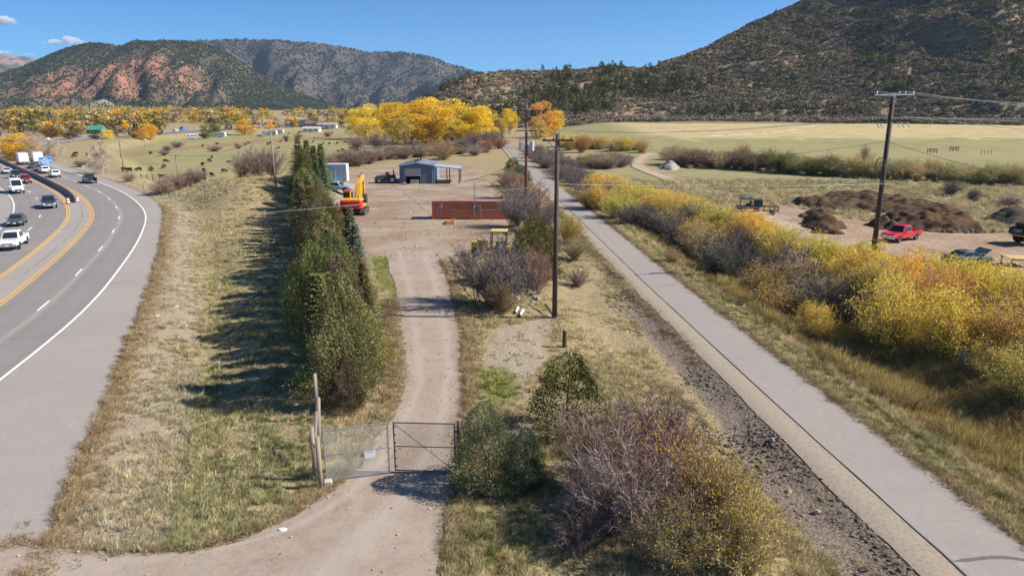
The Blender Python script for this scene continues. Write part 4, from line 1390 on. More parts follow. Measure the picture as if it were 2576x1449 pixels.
# the valley wood: 300 trees one can tell apart, the rest as one mass
FAR_T = [tree_meshes(660 + i, 0.42, 1.0, 0.1, 14, 330, 0.105, 'round', 0.02, False) for i in range(3)]
FAR_C = [mesh_np('crown', *far_conifer(i, None, 150)) for i in range(2)]
for m_ in FAR_C: m_.materials.append(NEEDLE_O)
FAR_TR = trunk_mesh(0.5, 0.03, seed=9)
VCOLS = [(0.72, 0.45, 0.07), (0.62, 0.43, 0.10), (0.80, 0.44, 0.05), (0.50, 0.38, 0.12), (0.40, 0.34, 0.12), (0.30, 0.27, 0.09), (0.52, 0.40, 0.22), (0.42, 0.33, 0.22)]
def valley_wood():
    g = np.random.default_rng(90)
    pts = []
    n = 9000
    x = g.uniform(-1300, 40, n); y = 10 ** g.uniform(math.log10(430), math.log10(1720), n)
    z = base(x, y)
    u, v = proj_uv(x, y, z)
    ok = (u > -60) & (u < 1010)
    d = smooth(0.42, 0.58, fbm(x / 70, y / 110, 3, 88))
    # fields left open
    d = d * (1 - 0.97 * smooth(0, 20, poly_dist(x, y, PASTURE) + 25)) * np.where((u > 620) & (v > 296) & (v < 345), 0.3, 1) * np.where((u > 600) & (v < 292), 0.12, 1)
    d = d * np.where((u > 410) & (u < 520) & (v > 312), 0.0, 1)
    hwd, _ = line_dist(x, y, HW)
    ok &= (g.random(n) < 0.55 * d) & (hwd > 22) & ((y > 520) | (x < -210))
    x, y, z = x[ok], y[ok], z[ok]
    S = g.uniform(7, 15, len(x))
    # lower trees and tall bushes along the near edge of the wood
    for k in range(150):
        uu = g.uniform(-20, 420) if k < 115 else g.uniform(560, 900); vv = g.uniform(318, 349 if uu < 420 else 330)
        a = GT(uu, vv)
        if poly_dist(a[0], a[1], PASTURE) > 4 or abs(uu - 237) < 26 or line_dist(a[0], a[1], HW)[0] < 15: continue
        x = np.append(x, a[0]); y = np.append(y, a[1]); z = np.append(z, a[2]); S = np.append(S, g.uniform(4.5, 10))
    order = np.argsort(-(S / y))
    big = order[:300]; rest = order[300:]
    for k in big:
        if g.random() < 0.14:
            r = thing('conifer', 'dark green conifer among the autumn trees of the valley', 'tree', (x[k], y[k], z[k]), 0, 'conifers in the valley wood')
            c = obj('crown', FAR_C[g.integers(0, 2)], None, r); t = obj('trunk', FAR_TR, None, r)
            s = S[k] * .8; c.scale = (s, s, s); t.scale = (s, s, s); c.color = (0.075, 0.09, 0.04, 1)
        else:
            col = np.array(VCOLS[g.integers(0, len(VCOLS))]) * g.uniform(0.8, 1.2)
            lb = 'golden tree' if col[0] > 0.55 else ('pale thinning tree' if col[2] > 0.16 else 'olive tree')
            place_tree('broadleaf_tree', FAR_T[g.integers(0, 3)], (x[k], y[k], z[k]), S[k], tuple(np.clip(col, 0, 1)), lb + ' in the autumn wood across the valley floor', 'tree', 'trees of the valley wood', S[k] * g.uniform(0.8, 1.35))
    if len(rest):
        pr = []
        for i in range(3):
            (vv, f, t), cl = crown_arrays(670 + i, 0.5, 1.0, 0.08, 10, 150, 0.15, 'round')
            pr.append(hidden_proto('valley_tree_source', [(vv, f, t, LEAF_I)]))
        cols = colvar(VCOLS, len(rest), g, 0.15)
        scatter('valley_wood', np.stack([x[rest], y[rest], z[rest]], 1), S[rest], pr, g.integers(0, 3, len(rest)), cols, 'far yellow and olive wood along the valley floor', 'woods')
valley_wood()
# ------------------------------------------------------------ the evergreen row by the fence
def ordinal(n):
    small = 'zeroth first second third fourth fifth sixth seventh eighth ninth tenth eleventh twelfth thirteenth fourteenth fifteenth sixteenth seventeenth eighteenth nineteenth twentieth'.split()
    if n <= 20: return small[n]
    tens = {2: 'twenty', 3: 'thirty', 4: 'forty', 5: 'fifty', 6: 'sixty', 7: 'seventy'}[n // 10]
    return tens + '-' + small[n % 10] if n % 10 else {'twenty': 'twentieth', 'thirty': 'thirtieth', 'forty': 'fortieth', 'fifty': 'fiftieth', 'sixty': 'sixtieth', 'seventy': 'seventieth'}[tens]
SPRUCE = []; JUN = []
for i in range(4):
    v, f, t = conifer_arrays(700 + i, 1.0, 0.27, 40, 12, 14, 0.050, power=0.85, ragged=0.32)
    me = mesh_np('crown', v, f, t); me.materials.append(NEEDLE_O)
    SPRUCE.append((me, trunk_mesh(0.98, 0.022, seed=i)))
for i in range(4):
    v, f, t = juniper_arrays(720 + i, 1.0, 0.27, 24000, 0.0185, 0.0, 0.62 + 0.12 * (i % 2))
    me = mesh_np('crown', v, f, t); me.materials.append(NEEDLE_O)
    JUN.append((me, trunk_mesh(0.85, 0.022, seed=10 + i)))
EGG = []
for i in range(2):
    v, f, t = juniper_arrays(760 + i, 1.0, 0.30, 22000, 0.022, 0.0, 0.50)
    me = mesh_np('crown', v, f, t); me.materials.append(NEEDLE_O)
    EGG.append((me, trunk_mesh(0.85, 0.022, seed=30 + i)))
OPENJ = []
for i in range(2):
    v, f, t = juniper_arrays(740 + i, 1.0, 0.36, 12000, 0.030, 0.40, 0.5)
    me = mesh_np('crown', v, f, t); me.materials.append(NEEDLE_O)
    OPENJ.append((me, trunk_mesh(0.9, 0.022, seed=20 + i)))

def fence_at(y):
    f = np.array(FENCE)
    return float(np.interp(y, f[:, 1], f[:, 0]))

OLIVEJ = (0.235, 0.23, 0.105); GREENJ = (0.18, 0.195, 0.09); BLUES = (0.16, 0.195, 0.14); DARKS = (0.155, 0.16, 0.075); YELJ = (0.25, 0.21, 0.07)
ROW = []   # y, dx from the fence, height, width factor, kind, colour
g = np.random.default_rng(55)
yy = 34.5
i = 0
while yy < 121:
    ROW.append((yy, 1.7 + 0.55 * g.normal(), (g.uniform(5.6, 7.8) if yy > 60 else g.uniform(5.2, 7.2)), (g.uniform(1.0, 1.3) if yy > 60 else g.uniform(1.0, 1.3)), 'J' if g.random() < 0.5 else 'S', [OLIVEJ, GREENJ, OLIVEJ, DARKS, (0.20, 0.17, 0.11)][i % 5]))
    yy += 1.5 + 0.010 * yy; i += 1
extra = [(38.0, 3.3, 4.6, 1.2, 'J', YELJ), (41.5, 4.2, 4.6, 1.05, 'S', DARKS), (46.5, 4.4, 5.0, 1.0, 'S', DARKS), (52, 4.3, 4.6, 1.1, 'J', OLIVEJ), (58, 4.9, 5.8, 1.1, 'S', BLUES), (65, 5.0, 6.4, 1.1, 'S', BLUES), (72, 4.4, 5.4, 1.0, 'J', (0.2, 0.15, 0.06)),
         (79, 3.8, 5.0, 1.0, 'S', DARKS), (87, 3.0, 5.2, .95, 'J', OLIVEJ), (95, 3.2, 5.8, 1.0, 'S', (0.10, 0.16, 0.12)), (108, 3.4, 7.2, 1.1, 'S', (0.10, 0.165, 0.13)), (116, 3.4, 7.4, 1.1, 'S', DARKS), (99, 2.4, 6.8, 1.2, 'J', OLIVEJ), (103, 1.2, 7.0, 1.2, 'J', GREENJ), (111, 1.6, 7.4, 1.25, 'J', DARKS), (113, 4.6, 6.8, 1.2, 'S', BLUES), (119.5, 2.2, 7.2, 1.15, 'S', DARKS), (121, 4.2, 7.6, 1.15, 'S', GREENJ)]
ROW += extra
ROW.sort()
for n_, (y, dx, H, w, kind, c) in enumerate(ROW):
    x = fence_at(y) + dx
    me = (SPRUCE if kind == 'S' else JUN)[n_ % 4]
    nm = 'spruce_tree' if kind == 'S' else 'juniper_tree'
    hue = {BLUES: 'blue green ', YELJ: 'yellowish ', DARKS: 'dark green ', OLIVEJ: 'olive green ', GREENJ: 'green '}.get(c, 'pale green ')
    place = 'beside the driveway' if dx > 3 else 'along the wire fence'
    r = thing(nm, '%s%s %s, %s tree of the evergreen row from the gate' % (hue, 'spruce' if kind == 'S' else 'juniper', place, ordinal(n_ + 1)), 'tree', (x, y, bz(x, y) - 0.1), g.uniform(0, 6.28), 'evergreen row')
    cc = obj('crown', me[0], None, r); tt = obj('trunk', me[1], None, r)
    cc.scale = (H * w * .9, H * w * .9, H); tt.scale = (H, H, H)
    cc.color = (*[k * g.uniform(0.85, 1.18) for k in c], 1)
# dead brown juniper at the near end
x, y, z = GT(878, 1032)
r = thing('juniper_tree', 'dead brown juniper at the near end of the evergreen row', 'tree', (x, y, z - 0.05), 0.4)
cc = obj('crown', JUN[1][0], None, r); tt = obj('trunk', JUN[1][1], None, r)
cc.scale = (3.6, 3.6, 3.0); tt.scale = (3, 3, 3); cc.color = (0.20, 0.145, 0.11, 1)

# junipers and the pine by the gate and the drive
for u, vb, vt, wf, me, c, lb, nm in [
    (1222, 1222, 1015, 1.0, EGG[0], (0.22, 0.24, 0.135), 'bushy grey green juniper right of the gate', 'juniper_tree'),
    (1322, 1235, 1078, 0.85, EGG[1], (0.12, 0.155, 0.105), 'dark blue green juniper between the gate juniper and the bare thicket', 'juniper_tree'),
    (1432, 1085, 893, 1.12, OPENJ[0], (0.10, 0.115, 0.035), 'open pinyon pine standing alone above the bare thicket', 'pine_tree'),
    (1345, 712, 548, 1.15, EGG[1], (0.185, 0.175, 0.065), 'olive juniper behind the big bare bush', 'juniper_tree'),
    (1372, 640, 560, 1.3, EGG[0], (0.16, 0.16, 0.065), 'small juniper beside the grey bush near the trail', 'juniper_tree'),
    (1290, 440, 398, 1.6, EGG[0], (0.18, 0.195, 0.09), 'low green juniper by the trail bend behind the shed yard', 'juniper_tree'),
    (1310, 460, 415, 1.8, EGG[1], (0.20, 0.205, 0.10), 'second low juniper by the trail behind the shed yard', 'juniper_tree')]:
    x, y, z = GT(u, vb)
    _, zt = at_range(u, vt, y)
    H = zt - z
    r = thing(nm, lb, 'tree', (x, y, z - 0.05), random.uniform(0, 6))
    cc = obj('crown', me[0], None, r); tt = obj('trunk', me[1], None, r)
    cc.scale = (H * wf, H * wf, H); tt.scale = (H, H, H); cc.color = (*c, 1)

# ------------------------------------------------------------ shrubs
SH_LEAF = [shrub_meshes('w', 800 + i, 2.3, 3.4, 70, 1700, 12500, 0.095) for i in range(3)]
SH_SPARSE = [shrub_meshes('s', 810 + i, 2.2, 3.2, 70, 2600, 4200, 0.09) for i in range(3)]
SH_BARE = [shrub_meshes('b', 820 + i, 2.3, 3.2, 90, 4200, 0, 0.1, tw=0.011) for i in range(3)]
WY = (0.92, 0.68, 0.13); WG = (0.88, 0.64, 0.15); WO = (0.74, 0.54, 0.15); WT = (0.72, 0.60, 0.32); WR = (0.45, 0.22, 0.09); WGR = (0.22, 0.22, 0.075)
TW = (0.29, 0.225, 0.19); TWR = (0.33, 0.21, 0.165); TWG = (0.34, 0.285, 0.25); TWT = (0.38, 0.30, 0.215)

def shrub(u, vb, wpx, hpx, kind, col, label, tw=TW, group=None, i=None, name=None):
    x, y, z = GT(u, vb)
    dist = math.hypot(y, CAM_H - z)
    w = wpx / FD * dist / 4.6; h = hpx / FD * dist / 3.2
    return shrub_at(x, y, z, w, h, kind, col, label, tw, group, name)

def shrub_at(x, y, z, w, h, kind, col, label, tw=TW, group=None, name=None):
    ms = {'L': SH_LEAF, 'S': SH_SPARSE, 'B': SH_BARE}[kind][random.randrange(3)]
    r = thing(name or ('willow_shrub' if kind != 'B' else 'bare_shrub'), label, 'shrub', (x, y, z - 0.02), random.uniform(0, 6.28), group)
    for nm, me, c in (('stems', ms[0], tw), ('twigs', ms[1], tw), ('foliage', ms[2], col)):
        if me is None: continue
        o = obj(nm, me, None, r); o.scale = (w, w, h); o.color = (*[k * random.uniform(0.92, 1.08) for k in c], 1)
    return r

HEDGE = []; HEDGE2 = []
# the near bare thicket right of the gate, partly hung with yellow leaves
near_thicket = [
    (1490, 1240, 260, 240, 'B', TWR, TWR, 'reddish leafless bush at the back left of the near thicket'),
    (1640, 1210, 280, 230, 'B', TWR, (0.27, 0.19, 0.165), 'reddish grey leafless bush at the back of the near thicket'),
    (1560, 1330, 300, 250, 'B', TWG, TWG, 'grey leafless bush at the heart of the near thicket'),
    (1700, 1310, 290, 240, 'S', (0.60, 0.40, 0.06), TW, 'leafless bush with a few yellow leaves in the near thicket'),
    (1820, 1370, 260, 230, 'S', (0.66, 0.46, 0.08), (0.30, 0.22, 0.165), 'half bare bush with yellow leaves at the right of the near thicket'),
    (1860, 1450, 220, 210, 'S', (0.62, 0.50, 0.12), TWT, 'yellow leafed bush at the front right of the near thicket'),
    (1700, 1440, 240, 200, 'S', (0.42, 0.33, 0.06), TW, 'sparse bush with olive leaves at the front of the near thicket'),
    (1450, 1370, 170, 120, 'B', TWG, (0.20, 0.155, 0.13), 'low dark leafless bush at the front left of the near thicket'),
]
shrub(1545, 1300, 190, 85, 'B', TWG, 'bleached dead branches at the front of the near thicket', (0.56, 0.52, 0.48), 'near thicket')
for u, vb, w, h, k, c, tw, lb in near_thicket:
    shrub(u, vb, w, h, k, c, lb, tw, 'near thicket')

# bare bush by the drive and the grey bushes by the container
shrub(1240, 770, 235, 185, 'B', TW, 'big round leafless bush beside the driveway', (0.235, 0.195, 0.18))
shrub(1262, 785, 120, 80, 'S', (0.30, 0.26, 0.06), 'low olive undergrowth at the foot of the big bare bush', TWT)
shrub(1350, 735, 110, 120, 'B', TWR, 'reddish leafless bush right of the big bare bush', TWR)
for u, vb, w, h, c, lb in [(1300, 572, 100, 110, TWG, 'grey leafless bush over the right end of the container'), (1350, 590, 110, 110, (0.25, 0.2, 0.19), 'purplish leafless bush behind the dark pole'), (1322, 535, 110, 90, TWR, 'leafless bush at the foot of the transformer pole'),
                           (1290, 500, 90, 70, TWR, 'reddish leafless bush behind the container'), (1385, 565, 60, 60, TWR, 'small leafless bush between container and trail'), (1280, 470, 70, 44, TWT, 'pale leafless bush behind the container by the trail')]:
    shrub(u, vb, w, h, 'B', c, lb, c)
shrub(1430, 615, 85, 70, 'L', (0.50, 0.43, 0.09), 'pale yellow green shrub left of the trail', TWT)
shrub(1445, 655, 90, 60, 'S', (0.36, 0.31, 0.10), 'dry olive shrub left of the trail', TWT)
shrub(1452, 720, 70, 45, 'B', TWT, 'low bare shrub beside the dark pole', TW)

# bushes on the slope behind the yard and below the crest on the left
for u, vb, w, h, c, lb in [                           (325, 458, 40, 24, (0.36, 0.27, 0.22), 'small pinkish bush by the pasture fence')]:
    shrub(u, vb, w, h, 'B', c, lb, c)
for u, y, h, w, c, lb in [(412, 124, 3.4, 1.3, (0.40, 0.30, 0.22), 'tan bush behind the low left end of the crest'), (455, 127, 3.6, 1.35, (0.38, 0.29, 0.22), 'tan brown bush in the dip behind the crest'), (497, 129, 3.2, 1.2, TW, 'purplish bush in the dip behind the crest'), (430, 133, 3.0, 1.2, (0.34, 0.25, 0.19), 'brown bush at the pasture corner behind the crest'),
                          (648, 128, 6.2, 1.5, TW, 'big bare grey bush behind the top of the crest'), (612, 127, 5.2, 1.2, TWT, 'bare bush left of the big grey one behind the crest'), (690, 130, 5.8, 1.2, TW, 'bare bush beside the far end of the evergreen row')]:
    x = (u - 1288) / FD * (y * math.cos(PITCH) + (CAM_H - 1) * math.sin(PITCH)); z = bz(x, y)
    shrub_at(x, y, z, w, h / 3.3, 'B', c, lb, c)
for k in range(19):
    u = 790 + k * 21 + random.uniform(-6, 6); vb = 428 - k * 2.6 + random.uniform(-4, 4)
    c = random.choice([TW, TWR, TWT, TW])
    HEDGE2.append((u, 'b', shrub(u, vb, random.uniform(48, 74), random.uniform(30, 50) * (1 - 0.012 * k), 'B', c, 'leafless grey bush in the hedge between yard and pasture', c, 'hedge behind the yard')))
for u, vb, w, h, k, c, tw, lb in [(1115, 402, 100, 52, 'S', (0.55, 0.36, 0.12), TWT, 'wide thin golden bush behind the shed roof'), (1222, 385, 60, 36, 'B', TWR, (0.36, 0.2, 0.13), 'reddish bush at the far bend of the trail'), (1255, 375, 52, 34, 'B', TWR, (0.36, 0.19, 0.13), 'rust red bush nearest the far bend of the trail'),
                              (1160, 388, 70, 40, 'B', TW, TW, 'grey bush between golden bush and trail bend'), (1195, 392, 60, 30, 'B', TWG, TWG, 'low pale grey bush left of the trail bend'), (1190, 372, 60, 40, 'B', TW, (0.22, 0.18, 0.18), 'dark grey bush under the right end of the grove'),
                              (900, 380, 60, 40, 'B', TW, TW, 'bare bush at the left foot of the grove'), (950, 372, 70, 42, 'B', TW, TW, 'bare bush under the gap in the grove'), (1235, 362, 70, 36, 'B', TW, (0.22, 0.17, 0.17), 'dark bush behind the trail bend'),
                              (1130, 362, 40, 22, 'L', (0.6, 0.45, 0.1), TWT, 'low yellow bush in front of the grove'), (990, 338, 60, 50, 'S', (0.12, 0.1, 0.07), TW, 'dark thicket between the two parts of the grove')]:
    shrub(u, vb, w, h, k, c, lb, tw)
# scattered scrub on the pasture
for u, vb, w, h, lb in [(540, 382, 40, 16, 'low bare bush in the pasture by the brown strip'), (415, 392, 34, 15, 'small bush in the middle of the pasture'), (445, 372, 42, 16, 'rounded bush on the far pasture bank'), (420, 380, 30, 14, 'dark low bush below the far pasture bank'), (600, 375, 22, 12, 'tiny bush at the right of the pasture'),
                        (825, 345, 24, 14, 'bare bush in the far pasture right of the houses'), (750, 350, 26, 14, 'bare bush in the far pasture left of the houses'), (720, 352, 22, 12, 'small bush beside the far herd'), (205, 420, 44, 18, 'low brown bush by the roadside fence'), (245, 395, 36, 12, 'flat brown bush at the pasture edge')]:
    shrub(u, vb, w, h, 'B', TW, lb, (0.27, 0.2, 0.17))

# willows right of the trail: three ranks, gold at the back, grey and olive towards the ditch
def mixk(u):
    return random.random()
labs = {'gold': 'golden willow shrub in the long thicket right of the trail', 'bare': 'leafless purplish shrub in the long thicket right of the trail', 'olive': 'olive yellow willow in the long thicket right of the trail', 'tan': 'half bare tan willow in the long thicket right of the trail'}
WILLOWS = []
def willow(u, vb, w, h, kind):
    h = h * 0.86
    o = _willow(u, vb, w, h, kind)
    WILLOWS.append((u, kind, o))
def _willow(u, vb, w, h, kind):
    if kind == 'gold': return shrub(u, vb, w, h, 'L', tuple(k * random.uniform(.88, 1.1) for k in random.choice([WY, WY, (0.93, 0.67, 0.12)])), labs['gold'], TWT, 'willow thicket right of the trail')
    elif kind == 'olive': return shrub(u, vb, w, h, 'L', tuple(k * random.uniform(.85, 1.1) for k in random.choice([WG, WO])), labs['olive'], TWT, 'willow thicket right of the trail')
    elif kind == 'tan': return shrub(u, vb, w, h, 'S', random.choice([WG, WT, WY]), labs['tan'], (0.3, 0.23, 0.17), 'willow thicket right of the trail')
    else: return shrub(u, vb, w, h, 'B', TW, labs['bare'], random.choice([TW, (0.21, 0.175, 0.165), (0.24, 0.2, 0.18)]), 'willow thicket right of the trail')
random.seed(21)
# near right mass
near_w = [(1960, 800, 170, 110, 'tan'), (2010, 760, 170, 140, 'tan'), (2110, 810, 220, 160, 'bare'), (2050, 850, 130, 100, 'olive'), (2190, 790, 190, 150, 'olive'), (2240, 870, 240, 190, 'olive'), (2150, 740, 180, 130, 'gold'),
          (2270, 760, 190, 140, 'gold'), (2350, 830, 220, 180, 'olive'), (2380, 900, 230, 180, 'olive'), (2360, 750, 190, 120, 'gold'), (2450, 800, 210, 150, 'gold'), (2470, 880, 220, 170, 'tan'), (2540, 830, 220, 170, 'gold'), (2560, 930, 240, 200, 'olive'), (2600, 1020, 220, 180, 'olive'),
          (2620, 880, 230, 190, 'olive'), (2500, 960, 150, 110, 'olive'), (2640, 780, 200, 150, 'gold'), (2440, 740, 150, 90, 'gold'),
          (1925, 745, 140, 100, 'tan'), (1830, 700, 160, 125, 'bare'), (1770, 660, 150, 110, 'tan'), (1985, 700, 170, 110, 'bare'), (2060, 690, 170, 100, 'gold'), (1960, 660, 170, 100, 'gold'), (1880, 650, 150, 95, 'bare'), (2180, 690, 150, 90, 'gold'), (1890, 620, 150, 90, 'gold')]
for a in near_w: willow(*a)
mid_w = []
for k in range(14):                                  # rank along the trail
    f = k / 13
    mid_w.append((1462 + 330 * f + random.uniform(-14, 14), 505 + 145 * f + random.uniform(-5, 8), 84 + 40 * f, 60 + 34 * f, random.choice(['tan', 'bare', 'olive', 'bare', 'tan', 'bare'])))
for k in range(15):
    f = k / 14
    mid_w.append((1492 + 390 * f + random.uniform(-14, 14), 490 + 122 * f + random.uniform(-6, 6), 84 + 36 * f, 54 + 28 * f, random.choice(['gold', 'tan', 'gold', 'bare', 'gold', 'tan'])))
for k in range(12):
    f = k / 11
    mid_w.append((1535 + 330 * f + random.uniform(-12, 12), 474 + 108 * f + random.uniform(-4, 4), 76 + 30 * f, 34 + 20 * f, random.choice(['gold', 'gold', 'tan'])))
for a in mid_w: willow(*a)
# far part of the thicket: purple brown bushes beside the trail, yellow ones behind
far_w = []
for k in range(22):
    f = random.random()
    far_w.append((1335 + 130 * f + random.uniform(-22, 30), 395 + 85 * f + random.uniform(-12, 0), random.uniform(52, 76), random.uniform(32, 44), 'bare'))
for k in range(14):
    f = k / 13
    far_w.append((1470 + 100 * f + random.uniform(-16, 16), 425 - 5 * f + random.uniform(-14, 10), 62, 34, random.choice(['bare', 'tan', 'bare'])))
for k in range(12):
    f = k / 11
    far_w.append((1415 + 200 * f, 372 + 10 * f + random.uniform(-4, 6), 62, 34, random.choice(['olive', 'gold', 'olive', 'tan'])))
for a in far_w: willow(*a)
shrub(1462, 385, 52, 40, 'L', WR, 'rust red shrub in the far willows by the hay field', TWT)
# hedge along the near side of the hay field
for k in range(46):
    f = k / 45
    u = 1690 + 900 * f + random.uniform(-9, 9); vb = 412 + 56 * f ** 0.8 + random.uniform(-3, 3)
    kind, c, tw, lb = random.choice([('S', WT, TWT, 'tan feathery shrub'), ('L', WT, TWT, 'tan leafy shrub'), ('L', (0.66, 0.52, 0.20), TWT, 'straw yellow shrub'), ('L', (0.50, 0.43, 0.20), TWT, 'olive tan shrub')] if f > 0.3 else [('B', TW, TW, 'grey bare shrub'), ('B', TWR, TWR, 'reddish bare shrub'), ('S', WT, TWT, 'tan feathery shrub')])
    if 0.18 < f < 0.45 and random.random() < 0.5: kind, c, tw, lb = 'L', WGR, TWT, 'dark green shrub'
    HEDGE.append((u, lb, shrub(u, vb, random.uniform(62, 92), random.uniform(36, 50), kind, c, lb, tw, 'hedge along the hay field')))
for k in range(16):
    u = 1690 + k * 27 + random.uniform(-8, 8)
    HEDGE.append((u, 'low back-row shrub', shrub(u, 402 + k * 2.0, 70, 30, 'S' if k % 3 else 'B', (0.66, 0.46, 0.1) if k in (4, 5, 6) else WT, 'low back-row shrub', TWR, 'hedge along the hay field')))
shrub(1868, 415, 44, 46, 'L', WR, 'rust orange bush rising above the field hedge', TWT)
shrub(2172, 425, 40, 56, 'S', (0.42, 0.3, 0.13), 'narrow brown sapling rising above the field hedge', TWT)
shrub(2390, 494, 56, 44, 'B', TW, 'grey leafless bush alone on the rough grass by the yard', (0.2, 0.17, 0.17))
shrub(2448, 508, 44, 34, 'B', TW, 'smaller grey leafless bush on the rough grass by the yard', (0.2, 0.17, 0.17))
shrub(2540, 520, 70, 26, 'B', TW, 'low grey bush right on the rough grass by the yard', (0.26, 0.22, 0.2))
shrub(1655, 306, 52, 16, 'L', (0.36, 0.36, 0.30), 'pale silvery bush at the foot of the hill', TWG)
def number_off(lst, words, tail):
    """plants of one look in a row are told apart by counting from the right"""
    for kind in {k for _, k, _ in lst}:
        row = sorted([q for q in lst if q[1] == kind], key=lambda q: -q[0])
        for i, (_, _, o) in enumerate(row): o['label'] = '%s %s from the right in %s' % (ordinal(i + 1), words[kind], tail)
number_off(WILLOWS, {'gold': 'golden willow', 'bare': 'leafless purplish shrub', 'olive': 'olive yellow willow', 'tan': 'half bare tan willow'}, 'the long thicket right of the trail')
number_off(HEDGE, {w: w for _, w, _ in HEDGE}, 'the hedge along the hay field')
number_off(HEDGE2, {'b': 'leafless grey bush'}, 'the hedge between yard and pasture')
# sage and small shrubs on the verge right of the trail
for u, vb, w, h, k, c, lb in [(1800, 690, 80, 55, 'L', (0.26, 0.25, 0.14), 'grey green sagebrush on the verge right of the trail'), (2060, 830, 80, 50, 'B', TWG, 'low bleached branches under the willows'), (1690, 660, 60, 40, 'S', WO, 'small olive shrub at the foot of the thicket')]:
    shrub(u, vb, w, h, k, c, lb, TWG)
# ------------------------------------------------------------ grass
def tuft(seed, n, h, spread, w, lean=0.5, seg=2):
    g = np.random.default_rng(seed)
    V = []; F = []; T = []
    for i in range(n):
        ph = g.uniform(0, 6.28); r = spread * math.sqrt(g.random())
        b = np.array([r * math.cos(ph), r * math.sin(ph), -0.02])
        a = ph + g.normal() * 0.7
        L = h * g.uniform(0.5, 1.1); ln = lean * g.uniform(0.2, 1.0)
        d = np.array([math.cos(a) * ln, math.sin(a) * ln, 1.0])
        m = b + d * L * 0.55; e = b + np.array([d[0] * 1.9, d[1] * 1.9, 0.85]) * L
        s = np.array([-math.sin(a + 1.2), math.cos(a + 1.2), 0]) * w
        k = len(V)
        V += [b - s, b + s, m - s * .7, m + s * .7, e]
        F += [(k, k + 1, k + 3), (k, k + 3, k + 2), (k + 2, k + 3, k + 4)]
        t = g.random(); T += [t * .5, t * .5, t, t, min(1, t + .25)]
    return np.array(V), np.array(F), np.array(T)
GRASS_I = leaf_mat('grass_blade', 'INSTANCER', 0.25, 0.55, 1.3, (1.03, 1.0, 0.9))
TUFTS = [hidden_proto('tuft_source', [(*tuft(900 + i, 26, 0.32, 0.14, 0.010), GRASS_I)]) for i in range(3)]
TUFTS += [hidden_proto('tuft_source', [(*tuft(910 + i, 26, 0.62, 0.16, 0.011, 0.35), GRASS_I)]) for i in range(2)]
WEED = [hidden_proto('weed_source', [(*tuft(920 + i, 34, 0.30, 0.22, 0.012, 1.3), GRASS_I)]) for i in range(2)]

